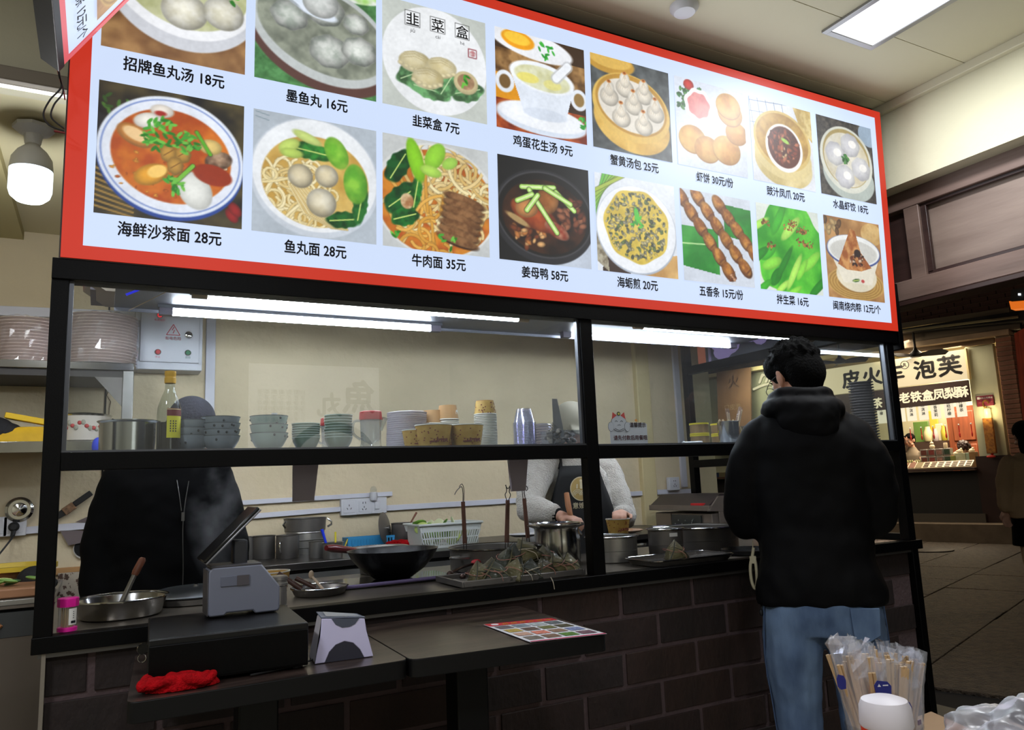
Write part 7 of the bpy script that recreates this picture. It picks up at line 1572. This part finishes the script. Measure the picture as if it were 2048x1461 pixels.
fpoly('shadow_soffit','brown soffit board behind the beam','fascia',[(1770,700),(1988,670),(1988,686),(1770,714)],-.1,.05,mat('soffit_brown',(120,100,74),.7))  # brown board behind the beam
# main sign
sg_=sthing('pastry_shop_sign','long cream illuminated shop sign with large black characters','sign',0,-.06,2.72)
obj('sign_box',sbox(-1.80,.87,0,.06,0,.52),mat('lit_cream_face',(248,226,180),.5,emit=.78),sg_,smooth=False); obj('sign_edge',sbox(.87,.90,-.01,.07,-.01,.53),mat('cream_edge',(214,198,150),.5),sg_)
BI=mat('black_brush_ink',(12,9,8),.6)
def fx(u,v=760): return fp(u,v,-.06).x
for ch,u,sz in (('皮',1703,.36),('火',1745,.36),('车',1790,.36),('泡',1852,.36),('芙',1903,.38)):
    x=fx(u); text('sign_character',ch,sz,upright(x,-.004,.125)@Matrix.Rotation(.02,4,'Z'),BI,sg_,bold=.036,sx=1.08)
o=text('registered_mark','R',.10,upright(fx(1813),-.004,.355),BI,sg_,bold=.03); xx=fx(1813)
obj('mark_ring',MB().tube([(xx+.072*math.cos(i*PI/12),-.004,.39+.072*math.sin(i*PI/12)) for i in range(24)],.007,5,loop=True),BI,sg_)
bd=sthing('brown_fascia_sign','dark brown board with glowing cream characters under the cream sign','sign',0,-.05,2.33)
obj('board',sbox(-1.80,.86,0,.05,0,.37),DKB,bd)
GLW=mat('glowing_cream',(255,236,196),.5,emit=1.0)
for k,ch in enumerate('老铁盒凤梨酥'): text('lit_character',ch,.205,upright(fx(1808+k*23.4,790),-.006,.10),GLW,bd,bold=.035)
text('lit_character','茶',.205,upright(fx(1752,790),-.006,.06),GLW,bd,bold=.035)
# hanging tags; their paper glows to stand in for lamplight
for k,(u,w_) in enumerate(((1800,' '),(1822,'冰淇淋'),(1846,'冰淇淋'),(1871,'百香茉莉'),(1898,'金桔柠檬'),(1923,'柠檬茶'),(1762,'柠檬'),(1738,'泡芙'))):
    p=fp(u,820,.0); lab_=['plain white hanging drink tag beside the right post','white hanging tag reading ice cream, left of two','white hanging tag reading ice cream, right of two','white hanging tag for passion fruit jasmine','white hanging tag for kumquat lemon, over the wooden door','white hanging tag for lemon tea, last on the right','white hanging tag just left of the right post','white hanging tag seen through the side glass'][k]
    t=sthing('drink_tag',lab_,'tag',p.x,.0,2.08,'hanging drink tags'); obj('tag_card',sbox(-.082,.082,0,.012,0,.31),mat('lit_tag_paper',(240,226,196),.6,emit=1.1),t,bevel=.003)
    n=len(w_.strip()); 
    for j,ch in enumerate(w_.strip()): text('tag_character',ch,.066,upright(0,-.003,.235-j*.072 if n<4 else .25-j*.068),BI,t,bold=.02)
    if k<6:
        c=sthing('red_tassel','red tassel hanging below the drink tags, %s'%['first from the left','second from the left','third from the left','fourth from the left','fifth from the left','last on the right'][k],'tassel',p.x+.03,.25,1.78,'red tassels'); obj('tassel_cord',MB().tube([(0,0,.16),(0,0,.02)],.009,6).ell((0,0,0),(.016,.016,.05),n=8,m=6),mat('tassel_red',(186,40,34),.6),c); obj('white_bead',MB().ell((0,0,.18),.014,n=8,m=6),PLWHITE,c)
# fans
def fan(u,v,lab_):
    p=fp(u,v,-.45); t=sthing('ceiling_fan',lab_,'fan',p.x,-.45,p.z); FB=mat('black_fan',(16,12,10),.5)
    obj('fan_hub',MB().lathe([(.09,-.02),(.10,0),(.10,.05),(.04,.10),(.02,.16),(.02,.42)],n=18),FB,t)
    for k in range(3):
        a_=k*2*PI/3+.12; M4=Matrix.Rotation(a_,4,'Z')
        v_=[(.08,-.03,.02),(.25,-.075,.045),(.45,-.07,.042),(.52,.0,0),(.45,.06,-.036),(.25,.05,-.03),(.08,.03,-.02)]
        obj('fan_blade',MB().add([M4@Vector(q) for q in v_]+[M4@(Vector(q)+Vector((0,0,.012))) for q in v_],[tuple(range(6,-1,-1)),tuple(range(7,14))]+[(i,(i+1)%7,(i+1)%7+7,i+7) for i in range(7)]),FB,t,smooth=False)
fan(1832,712,'black ceiling fan in front of the cream shop sign'); fan(1680,726,'second black ceiling fan seen through the stall side glass')
# interior: shelf with goods and wooden door
p=fp(1895,870,1.9); dr_=sthing('wooden_door_panel','red brown panelled wooden door inside the pastry shop','door',p.x,1.95,.3)
xr_=fp(1955,870,1.9).x; RW_=mat('red_brown_wood',(150,78,46),.5,noise=(4,.4),stretch=(3,1,.4))
obj('door_leaf',sbox(0,xr_-p.x+.3,0,.05,0,2.1),RW_,dr_)
for z0,z1 in ((.1,.9),(1.0,1.35),(1.42,2.0)): obj('door_moulding',sbox(.10,.5,-.03,0,z0,z1),RW_,dr_,bevel=.02); 
p=fp(1825,885,1.8); q=fp(1892,885,1.8)
shf=sthing('dark_goods_shelf','dark shelf at the back of the pastry shop','shelf',0,1.8,0); obj('shelf_unit',sbox(p.x-.6,q.x,0,.35,.3,fp(1850,884,1.8).z),mat('dark_brown_shelf',(66,48,38),.6),shf)
zz=fp(1850,884,1.8).z
for nm,u,w,h,c,lab_ in (('green_board',1835,.30,.42,(96,130,62),'green printed board on the back shelf'),('yellow_banner',1862,.16,.62,(206,170,60),'tall yellow banner behind the bottles'),('cream_jug',1853,.17,.30,(206,196,150),'cream bottle on the back shelf'),('grey_cup',1868,.11,.25,(170,160,160),'grey lidded cup on the back shelf'),('clear_box',1876,.14,.34,(196,190,160),'pale box on the back shelf'),('olive_bottle',1885,.11,.30,(170,156,50),'olive yellow bottle on the back shelf')):
    p=fp(u,880,1.75); t=sthing(nm,lab_,'bottle' if 'bottle' in lab_ or 'jug' in nm else 'box',p.x,1.86+(0.12 if nm in('green_board','yellow_banner') else 0),zz)
    if nm in('cream_jug','grey_cup','olive_bottle'): obj('item_body',MB().lathe([(w*.42,0),(w*.5,.02),(w*.5,h*.6),(w*.3,h*.85),(w*.28,h)],n=16),mat(nm+'_m',c,.5),t)
    else: obj('item_body',sbox(-w/2,w/2,0,.04,0,h),mat(nm+'_m',c,.5),t,bevel=.01)
# counter with display
zc_=1.20
ct2=sthing('pastry_counter','pastry shop counter carrying sample trays and gift boxes','counter',0,0,0)
obj('counter_top',sbox(-4.5,.80,-.10,.75,zc_-.04,zc_),mat('dark_counter_wood',(60,42,34),.5),ct2)
cols=[(226,180,90),(226,150,80),(222,130,80),(226,190,110),(150,110,70),(190,150,110),(206,190,176),(222,200,190),(170,140,100),(150,120,80)]
for k in range(12):
    u=1794+k*14.2; p=fp(u,932,-.05)
    if p.x>.76: break
    t=sthing('sample_tray','white sample tray of %s pastry pieces, %s from the right post'%(('golden','brown')[k>3],'first second third fourth fifth sixth seventh eighth ninth tenth eleventh twelfth'.split()[k]),'tray',p.x,-.06,zc_,'sample trays')
    M4=Matrix.Rotation(.55,4,'X'); obj('tray_body',MB().box(-.058,.058,0,.20,0,.03,M=M4),mat('tray_white',(196,182,156),.5),t,bevel=.003)
    if k<4: obj('pastry_strip',MB().box(-.05,.05,.012,.19,.03,.036,M=M4),mat('pastry_%d'%k,cols[k],.6,emit=.1),t)  # faint emission stands in for lamplight on the strips
    else:
        for j in range(3): obj('pastry_piece',MB().box(-.04,.04,.02+j*.06,.055+j*.06,.03,.04,M=M4),mat('pastry_%d'%min(k,9),tuple(int(c*.5) for c in cols[min(k,9)]),.6),t)
for r_ in range(2):
    for k in range(4):
        u=1848+k*15.5; p=fp(u,912,.35); t=sthing('gift_box','clear fronted grey gift box of %s treats, %s row'%(['dark red','crimson','pink speckled','dark green'][k],['lower','upper'][r_]),'box',p.x,.35,zc_+.10+r_*.135,'gift boxes on the pastry counter')
        obj('box_body',sbox(-.062,.062,0,.12,0,.125),mat('grey_gift_box',(150,146,140),.3,.5),t,bevel=.006)
        obj('treat_window',sbox(-.045,.045,-.006,.0,.02,.105),mat('treats_%d'%k,[(110,50,36),(130,50,44),(150,110,100),(40,66,44)][k],.5,noise=(60,.6)),t)
t=sthing('display_riser','low riser under the gift boxes','riser',0,.3,zc_); obj('riser_body',sbox(fp(1838,912,.3).x,fp(1908,912,.3).x,0,.3,0,.098),mat('tray_white',(196,182,156),.5),t)
for u,lab_ in ((1862,'small white snowman shaped figurine on the gift boxes'),(1889,'small white canister on the gift boxes')):
    p=fp(u,880,.4); t=sthing('figurine',lab_,'figurine',p.x,.41,zc_+.362)
    if u<1880: obj('figure',MB().ell((0,0,.04),(.045,.045,.045)).ell((0,0,.10),(.032,.032,.03)).ell((0,0,.135),(.012,.012,.02)),mat('figurine_cream',(222,206,176),.5),t)
    else: obj('canister',MB().lathe([(.03,0),(.034,.01),(.034,.09),(.03,.10)],n=16),mat('figurine_cream',(222,206,176),.5),t)
for u,w,h,c,lab_ in ((1905,.10,.2,(126,130,60),'olive green carton beside the gift boxes'),(1920,.19,.24,(178,180,150),'mint green gift carton with a printed landscape'),(1933,.07,.24,(150,170,150),'narrow blue green carton'),(1944,.11,.25,(130,96,56),'amber jar box at the end of the counter')):
    p=fp(u,905,.3); t=sthing('gift_carton',lab_,'carton',p.x,.3,zc_+.02); obj('carton_body',sbox(-w/2,w/2,0,.12,-.018,h),mat('carton_%d'%u,c,.5,noise=(14,.3)),t,bevel=.004)
for u,v in ((1909,888),(1918,890),(1941,886)):
    p=fp(u,v,.33); t=sthing('plush_figure','small white rounded figurine on the cartons, %s'%{1909:'left one',1918:'low middle one',1941:'right one'}[u],'figurine',p.x,.34,zc_+.02+.24 if u!=1909 else zc_+.22); obj('figure',MB().ell((0,0,.03),(.05,.035,.04)).ell((.02,0,.07),(.02,.02,.02)),mat('figurine_cream',(222,206,176),.5),t)
for k,u in enumerate((1815,1832)):
    p=fp(u,912,.3); t=sthing('label_box','%s grey framed box of small bottles at the left of the gift boxes'%('left','right')[k],'box',p.x,.33,zc_); obj('box_body',sbox(-.07,.07,0,.12,0,.13),mat('grey_gift_box',(150,146,140),.3,.5),t,bevel=.006); obj('bottles',MB().ell((-.04,.05,.15),(.015,.015,.03),n=8,m=6).ell((0,.05,.15),(.015,.015,.03),n=8,m=6).ell((.04,.05,.15),(.015,.015,.03),n=8,m=6),mat('small_bottles',(170,170,110),.4),t)
# people in the shop
wp=fp(1820,880,.95); wm=sthing('person','woman with tied black hair and glasses leaning on one hand behind the pastry counter','person',wp.x,1.0,.27); wm.rotation_euler=(0,0,SROT+PI-.1)
hz=fp(1820,881,.95).z-.27
Hd=Matrix.Translation((0,.05,hz))@Euler((-.3,0,-.1)).to_matrix().to_4x4(); b=MB(); head_mesh(b,Hd,1.05); limb(b,[(0,-.02,hz-.22),(0,.01,hz-.10)],[.06,.05])
W=Matrix.Translation((.085,.10,hz-.06))@Euler((1.2,0,.2)).to_matrix().to_4x4(); hand(b,W,.3,thumb=-1)
W=Matrix.Translation((-.18,.30,hz-.42))@Euler((0,0,.8)).to_matrix().to_4x4(); hand(b,W,.4,thumb=1)
core(b,hz-.2,[(.15,0,hz-.27),(-.15,0,hz-.27)],[(.19,.18,hz-.44),(-.23,.14,hz-.44)],[(.09,.11,hz-.12),(-.18,.28,hz-.42)],hz-.75)
skin_obj('body',b,SKIN2,wm,.008,2); eyes(wm,Hd,s=1.05)
b=MB(); b.ell((0,-.025,.045),(.092,.10,.09)).ell((0,-.04,.0),(.086,.08,.09)).ell((0,-.12,.03),(.045,.04,.045)).ell((.05,.04,.075),(.05,.045,.03)).ell((-.05,.04,.075),(.05,.045,.03)); skin_obj('hair',b,HAIR,wm,.008,2,M4=Hd)
b=MB()
for q in (-1,1): b.tube([Hd@Vector((q*.034+.026*math.cos(i*PI/6),.108,-.006+.020*math.sin(i*PI/6))) for i in range(12)],.002,5,loop=True)
obj('glasses',b,mat('dark_metal',(40,40,44),.3,.8),wm)
b=MB(); b.loft([(0,0,0.05,.17,.12,2.3),(0,0,hz-.75,.18,.13,2.3),(0,0,hz-.5,.19,.13,2.3),(0,0,hz-.3,.18,.12,2.3),(0,.0,hz-.2,.10,.09,2),(0,.0,hz-.13,.062,.06,2)],n=28)
limb(b,[(.17,0,hz-.27),(.21,.08,hz-.38),(.17,.2,hz-.45)],[.06,.058,.05]); limb(b,[(.17,.2,hz-.45),(.12,.15,hz-.25),(.09,.11,hz-.12)],[.05,.045,.036]); limb(b,[(-.17,0,hz-.27),(-.22,.06,hz-.38),(-.24,.16,hz-.45)],[.06,.058,.05]); limb(b,[(-.24,.16,hz-.45),(-.2,.27,hz-.42)],[.048,.036])
skin_obj('sweater',b,mat('grey_brown_knit',(112,100,84),.9),wm,.012,3)
wp=fp(1930,893,.9); w2=sthing('person','person with dark wavy hair bent low behind the cartons of the pastry counter','person',wp.x,.95,.27); w2.rotation_euler=(0,0,SROT+PI)
hz=wp.z-.30; Hd=Matrix.Translation((0,.12,hz))@Euler((-.9,0,0)).to_matrix().to_4x4(); b=MB(); head_mesh(b,Hd,1.); limb(b,[(0,-.05,hz-.15),(0,.03,hz-.07)],[.055,.05]); core(b,hz-.15,[(.13,-.06,hz-.22),(-.13,-.06,hz-.22)],[(.2,.1,hz-.32),(-.2,.1,hz-.32)],[(.1,.24,hz-.34),(-.1,.24,hz-.34)],hz-.6); skin_obj('body',b,SKIN2,w2,.008,2); eyes(w2,Hd)
b=MB(); b.ell((0,-.02,.04),(.10,.11,.10)).ell((0,-.05,-.02),(.11,.09,.11)); skin_obj('hair',b,mat('red_black_hair',(40,18,18),.5,bump=(60,.8)),w2,.009,1,fold=.03,fscale=.04,M4=Hd)
b=MB(); b.loft([(0,-.1,.05,.16,.12),(0,-.1,hz-.5,.18,.13),(0,-.08,hz-.25,.18,.12),(0,-.04,hz-.12,.09,.08)],n=24); limb(b,[(.16,-.06,hz-.22),(.2,.1,hz-.32),(.1,.24,hz-.34)],[.055,.05,.04]); limb(b,[(-.16,-.06,hz-.22),(-.2,.1,hz-.32),(-.1,.24,hz-.34)],[.055,.05,.04]); skin_obj('top',b,mat('dark_top',(50,40,44),.8),w2,.012,3)
# lantern lamp, plaque, brick pillar, banner, second lantern
p=fp(1974,815,0); ln=sthing('wall_lantern','tall narrow gilt wall lantern with a lit top and red tassel','lantern',p.x,-.02,1.40)
obj('lit_glass',MB().lathe([(.045,.62),(.05,.64),(.05,.76),(.04,.78)],n=14),mat('lantern_glow',(255,214,130),.5,emit=2.2),ln); obj('lantern_body',sbox(-.075,.075,-.06,.0,.02,.62),mat('gilt_pattern',(166,112,40),.5,noise=(22,.8),col2=(96,50,26)),ln,bevel=.01); obj('bracket_scroll',MB().tube([(.045*math.cos(i*.6),-.02,.86+.06*math.sin(i*.6)) for i in range(9)],.012,6),mat('brass',(150,116,56),.35,.8),ln); obj('red_tassel',MB().ell((-.02,-.04,-.03),(.07,.02,.025)).ell((0,-.03,.04),(.03,.02,.05)),mat('tassel_red',(186,40,34),.6),ln)
point('wall_lantern_light',tuple(FW(p.x,-.16,2.12)),6,(1,.75,.4),.05)
pl=sthing('red_plaque','dark red notice plaque on the pale green wall','plaque',fp(1970,802,0).x,-.005,fp(1970,802,0).z); obj('plaque_board',sbox(-.13,.13,0,.02,-.09,.09),mat('plaque_red',(104,22,44),.5),pl,bevel=.004); text('plaque_text','请勿占用通道',.034,upright(.02,-.003,.035),PLWHITE,pl); obj('plaque_square',sbox(-.115,-.075,-.003,0,.03,.07),PLWHITE,pl); obj('plaque_rule',sbox(-.10,.11,-.003,0,-.03,-.024),mat('pinkish_print',(170,90,100),.5),pl)
pr_=sthing('brick_pillar','narrow pillar of pale red bricks right of the lantern wall','pillar',fp(2016,750,-.2).x,-.2,.27)
obj('pillar_core',sbox(-.11,.11,0,.24,0,3.1),mat('pillar_mortar',(150,130,108),.9),pr_)
pb_=None
for k in range(38):
    if pb_ is None: pb_=obj('brick',sbox(-.118,.118,-.012,.2,0,.066),mat('pale_red_brick',(150,104,84),.8,noise=(12,.35)),pr_,smooth=False,bevel=.004); o=pb_
    else: o=pb_.copy(); COL.objects.link(o)
    o.location=(R.uniform(-.004,.004),R.uniform(-.003,.003),.02+k*.08)
fpoly('inner_wood_panel','warm wooden panel between the green wall and the brick pillar','panel',[(1990,692),(2012,735),(2030,1040),(2010,1040)],.35,.05,mat('warm_inner_wood',(110,66,34),.5,noise=(3,.5),stretch=(3,1,.5)))
fpoly('orange_banner','orange red hanging cloth at the right edge','banner',[(2028,668),(2060,650),(2075,930),(2052,905)],-.9,.02,mat('orange_cloth',(168,72,48),.8,noise=(5,.5),stretch=(6,1,.6)))
o=fpoly('shop_lamp','black shaded lamp with an orange glow at the right edge','lamp',[(2018,603),(2055,600),(2060,616),(2022,619)],-1.2,.2,mat('orange_glow',(226,110,30),.5,emit=.9))
fpoly('lamp_dark_hood','dark housing above the orange lamp','lamp hood',[(2022,580),(2055,575),(2058,600),(2022,603)],-1.25,.25,BLK)
fpoly('tiny_bulb','tiny bright bulb in the dark housing','bulb',[(2036,587),(2041,587),(2041,591),(2036,591)],-1.28,.02,mat('lit_bulb',(235,248,255),.4,emit=1.6))
# things seen through the side glass
fpoly('brown_reflecting_panel','brown wooden panel with faint characters left of the script sign','panel',[(1433,745),(1500,735),(1503,895),(1438,895)],-.35,.04,mat('brown_panel',(128,96,72),.5,noise=(2,.2)))
ns=sthing('script_sign','glowing cream script lettering on the sage wall','sign',fp(1534,757,0).x,0,fp(1534,757,0).z)
text('script_letters','rin',.40,upright(0,-.02,-.08),GLW,ns,bold=.03,shear=.5,depth=.01); obj('underline',MB().tube(cv([(-.34,-.02,-.20),(-.05,-.02,-.135),(.34,-.02,-.12)],6),.025,6),GLW,ns)
p=fp(1463,775,-.36); t=sthing('faint_panel_lettering','faint brown characters on the wooden panel beside the script sign','lettering',p.x,-.36,p.z); text('panel_character','火',.30,upright(.06,0,0),mat('faded_brown_ink',(100,72,54),.6),t,bold=.01); text('panel_character','口皮泡',.14,upright(-.02,0,-.48),mat('faded_cream_ink',(160,134,106),.6),t)
# passer-by at the right edge
pp_=aZ(2098,1217,0); ps=thing('person','passer-by in tan coat, black skirt and boots, cut by the right edge','person',(pp_.x,pp_.y,-.03),-.6)
Hd=Matrix.Translation((0,.02,1.52)); b=MB(); head_mesh(b,Hd,.95); limb(b,[(0,0,1.33),(0,.01,1.42)],[.055,.05])
for s_ in (-1,1): W=Matrix.Translation((s_*.24,.02,.86))@Euler((-PI/2,0,0)).to_matrix().to_4x4(); hand(b,W,.5,thumb=s_)
core(b,1.33,[(-.16,0,1.28),(.16,0,1.28)],[(-.225,-.01,1.08),(.225,-.01,1.08)],[(-.24,.01,.88),(.24,.01,.88)],.85); skin_obj('body',b,SKIN2,ps,.008,2); eyes(ps,Hd,s=.95); b=MB(); b.ell((0,-.02,.04),(.09,.11,.095)).ell((0,-.06,-.08),(.08,.06,.14)); skin_obj('hair',b,HAIR,ps,.009,2,M4=Hd)
b=MB(); b.loft([(0,0,.80,.21,.17,2.3),(0,0,.95,.20,.16,2.3),(0,0,1.15,.185,.13,2.3),(0,0,1.28,.175,.12,2.2),(0,0,1.36,.08,.07,2)],n=28)
for s_ in (-1,1): limb(b,[(s_*.165,0,1.28),(s_*.225,-.01,1.1),(s_*.24,.0,.9)],[.07,.07,.06])
skin_obj('coat',b,mat('tan_wool_coat',(164,134,100),.9,bump=(80,.5)),ps,.012,4,fold=.02,fscale=.12)
b=MB(); b.loft([(0,0,.56,.21,.16,2.2),(0,0,.82,.19,.15,2.2)],n=24); skin_obj('skirt',b,mat('black_cotton',(9,9,10),.8),ps,.012,2); b=MB()
for s_ in (-1,1): limb(b,[(s_*.09,0,.60),(s_*.095,.01,.42),(s_*.095,-.02,.22)],[.07,.054,.046])
skin_obj('legs',b,mat('beige_tights',(190,160,126),.6),ps,.010,3); b=MB()
for s_ in (-1,1): limb(b,[(s_*.095,-.02,.30),(s_*.095,-.01,.10)],[.058,.055]); b.loft([(s_*.095,.04,.03,.046,.12,2.5),(s_*.095,.04,.07,.045,.115,2.5),(s_*.095,0,.12,.045,.06,2)],n=20)
skin_obj('boots',b,mat('black_leather',(18,16,18),.35),ps,.010,2)
# ================= FOREGROUND TABLE =================
FT=mat('tan_table_wood',(150,118,84),.4,noise=(3,.3),stretch=(.4,3,1))
A=aZ(1889,1434,.75);B=aZ(1943,1458,.75); d_=(B-A).normalized(); n_=Vector((-d_.y,d_.x,0)); n_=n_ if n_.dot(A)<0 else -n_
ft=thing('dining_table','tan wooden table in the bottom right corner holding the cutlery and sauce','table',tuple((A+n_*.4+d_*.1).to_2d())+(0,))
o0=Vector(ft.location); c1=aZ(1862,1422,.75)-o0; c2=aZ(2200,1572,.75)-o0; e_=(aZ(1705,1480,.75)-aZ(1862,1422,.75))*3.2; c3=c2+e_; c4=c1+e_
obj('tabletop',MB().prism([(q.x,q.y) for q in (c1,c2,c3,c4)],.72,.75),FT,ft,bevel=.004); obj('pedestal',MB().box(-.04,.04,-.04,.04,.02,.72),TE,ft); obj('base_plate',MB().box(-.25,.25,-.2,.2,0,.02),TE,ft,bevel=.004)
def at_depth(u,v,dep): return Vector(aD(u,v)*dep/F)+Vector((0,0,HC))
p=at_depth(1762,1400,1.22); cz=.751
ch=thing('chopstick_bundle','bundle of film wrapped disposable chopsticks standing in a cup','chopsticks',(p.x,p.y,cz))
rr=random.Random(21); CAMR=Vector((.882,-.469,0)); CAMF=Vector((.469,.882,0))*1.0
obj('cup',MB().lathe([(.045,0),(.05,.002),(.058,.10),(.056,.10),(.046,.006),(0,.006)],n=24,closed=False),PLASTIC,ch)
PB2=mat('chopstick_wood',(196,164,122),.5,noise=(30,.25),stretch=(1,1,.1))
for k in range(46):
    a=rr.uniform(0,6.28); q=.042*math.sqrt(rr.random()); b0=CAMR*q*math.cos(a)*.8+CAMF*q*math.sin(a)*.6
    lean=CAMR*(math.cos(a)*q*1.0-.004)+CAMF*math.sin(a)*q*.8; h=.20+rr.uniform(-.012,.012)-.25*max(0,(b0+lean).dot(CAMR))
    P0=b0*.7+Vector((0,0,.01)); P1=b0+lean+Vector((0,0,h)); s_=CAMR*.0028
    o=MB().tube([P0-s_,P1-s_],[.0022,.0030],5).tube([P0+s_,P1+s_],[.0022,.0030],5); obj('chopsticks',o,PB2,ch,smooth=False)
FILM=glass_mat('chopstick_film_clear',(246,246,250),.14,2.6,.05,.20)
for k in range(34):
    a=k*2*PI/34+rr.uniform(-.1,.1); q=.062*rr.uniform(.55,1.0); c=CAMR*q*math.cos(a)*1.1+CAMF*q*math.sin(a)*.7; z0=.185-.22*c.dot(CAMR)
    v=[];f=[]; w=.010
    for j in range(5):
        z=z0-.02+j*.014; jj=Vector((rr.uniform(-.007,.007),rr.uniform(-.007,.007),rr.uniform(-.004,.004))); dirv=(CAMR*math.cos(a+1.5+j*.3)+CAMF*math.sin(a+1.5+j*.3))*w
        v+=[c*(1+.03*j)+jj-dirv+Vector((0,0,z)),c*(1+.03*j)-jj+dirv+Vector((0,0,z+.003))]
    for j in range(4): f.append((2*j,2*j+1,2*j+3,2*j+2))
    obj('film_tip',MB().add(v,f),FILM,ch,smooth=False,fixn=False)
b=MB(); v=[];f=[]; n=30
for j,(q,z) in enumerate(((.050,.03),(.056,.10),(.064,.17),(.070,.205))):
    for i in range(n): a=2*PI*i/n; k_=q*(1+rr.uniform(-.04,.04)); c=CAMR*k_*math.cos(a)*1.05+CAMF*k_*math.sin(a)*.75; v.append(c+Vector((0,0,z-.24*c.dot(CAMR)*(z/.2))))
for j in range(3):
    for i in range(n): i2=(i+1)%n; f.append((j*n+i,j*n+i2,(j+1)*n+i2,(j+1)*n+i))
obj('film_sleeve',MB().add(v,f),FILM,ch,smooth=False)
BL=mat('navy_print',(26,32,110),.4)
for (u_,v_) in ((1766,1377),(1683,1365),(1815,1418)):
    q=at_depth(u_,v_,1.155); dv=q-Vector((p.x,p.y,cz)); fr_=Matrix((( .882,-.469,0,0),(-.469,-.882,0,0),(0,0,1,0),(0,0,0,1)))
    w=.013 if u_==1766 else .007
    pts=[(w*sx,.011*sz) for sx,sz in ((-1,.4),(-.6,1),(.6,.8),(1,.2),(.9,-.9),(-.2,-1),(-.9,-.6))]
    M4=Matrix.Translation(dv)@Matrix(((.882,.469,0,0),(-.469,.882,0,0),(0,0,1,0),(0,0,0,1)))
    obj('blue_label',MB().prism(pts,0,.0008,ax='y',M=M4),BL,ch,smooth=False,label='navy blue printed patch'); 
    if u_==1766: obj('label_mark',MB().prism([(-.008,.002),(-.003,.002),(-.0055,.006)],-.0006,0,ax='y',M=M4).box(.0,.008,-.0006,0,.003,.0045,M=M4),PLWHITE,ch,smooth=False)
p=at_depth(1771,1430,1.0); sbt=thing('squeeze_bottle','sauce bottle with a domed white cap and orange red body, front right','bottle',(p.x,p.y,cz))
zt_=at_depth(1768,1395,1.0).z-cz
obj('bottle_body',MB().lathe([(.026,0),(.030,.004),(.031,zt_-.055),(.0315,zt_-.037)],n=36),mat('orange_red_label',(214,66,40),.4,noise=(20,.3)),sbt)
obj('white_cap',MB().lathe([(.0315,zt_-.037),(.0330,zt_-.034),(.0315,zt_-.012),(.028,zt_-.004),(.018,zt_-.0005),(0,zt_)],n=40,closed=False),mat('milky_cap',(206,200,206),.45),sbt)
obj('cap_print',MB().box(.008,.011,-.0005,.0005,.0,.006,M=Matrix.Translation((.018,-.0268,zt_-.034))).box(.013,.017,-.0005,.0005,.0,.006,M=Matrix.Translation((.016,-.0262,zt_-.034))),mat('grey_stamp',(120,104,124),.5),sbt)
p=at_depth(1887,1461,1.12); tag(obj('red_packet',MB().ell((0,0,0),(.018,.014,.014),n=14,m=8,rot=(.2,.3,.5)),mat('bright_red_pack',(206,24,30),.35,bump=(40,.5)),loc=(p.x,p.y,cz+.012)),'small bright red packet on the front table edge','packet')
# white plastic bag
p=at_depth(2045,1470,1.17); bg=thing('plastic_bag','crumpled translucent white plastic bag in the bottom right corner','bag',(p.x,p.y,cz))
bm=bmesh.new(); bmesh.ops.create_icosphere(bm,subdivisions=5,radius=1); rr=random.Random(31)
from mathutils import noise as mn
for v_ in bm.verts:
    q=v_.co.copy(); r0=1+.34*(mn.noise(q*1.6)-.2)+.20*abs(mn.noise(q*2.6+Vector((3,1,2))))*-1+.015*mn.noise(q*9)
    v_.co=Vector((q.x*.115,q.y*.10,q.z*.078))*r0+Vector((0,0,.07)); v_.co.z=max(v_.co.z,0.001)
me=bpy.data.meshes.new('bag_film'); bm.to_mesh(me); bm.free(); me.shade_smooth(); o=bpy.data.objects.new('bag_film',me); COL.objects.link(o); o.parent=bg
BAG=glass_mat('white_bag_film',(240,234,244),.35,1.2,.04,.16); me.materials.append(BAG)

# ================= POSTER ON THE WALL BEHIND THE CAMERA (seen only as a faint reflection in the pane) =================
YM=2*2.292+3.18
q0=aY(498,727,YM); q1=aY(757,730,YM)
po=thing('backlit_poster','backlit fish ball poster on the wall behind, mirrored faintly in the left glass pane','poster',(0,-3.17,0))
zb_=q0.z-1.25
obj('poster_face',MB().box(q0.x,q1.x,-.02,0,zb_,q0.z),mat('poster_pale',(236,234,222),.5,emit=2.4),po,smooth=False)
GI=mat('poster_grey_ink',(150,148,140),.5,emit=.9)
def back(x,z): return Matrix.Translation((x,.003,z))@Euler((PI/2,0,PI)).to_matrix().to_4x4()
w_=q1.x-q0.x
text('poster_character','魚',.36,back(q0.x+w_*.83,q0.z-.45),GI,po,bold=.03); text('poster_character','丸',.26,back(q0.x+w_*.60,q0.z-.50),GI,po,bold=.03)
for k in range(6): text('poster_lines','鲜美\n手工\n弹滑\n海味\n古法\n老味',.055,back(q0.x+w_*(.10+.055*k),q0.z-.30),GI,po)
obj('poster_arc',MB().add(*(lambda n:( [(q0.x+w_*.62+w_*.36*math.cos(PI*i/n)*r_,.004,q0.z-1.0+.42*math.sin(PI*i/n)*r_) for r_ in (1.0,.78) for i in range(n+1)], [(i,i+1,n+2+i,n+1+i) for i in range(n)]))(24)),GI,po,smooth=False)
obj('poster_dish',MB().prism([(q0.x+w_*(.15+.75*(i/11)),(zb_+.05) if i in (0,11) else zb_+.22+.06*math.sin(i*2.)) for i in range(12)],.001,.004,ax='y'),mat('poster_greens',(70,110,50),.5,noise=(6,.8),col2=(226,226,206),emit=2.0),po,smooth=False)
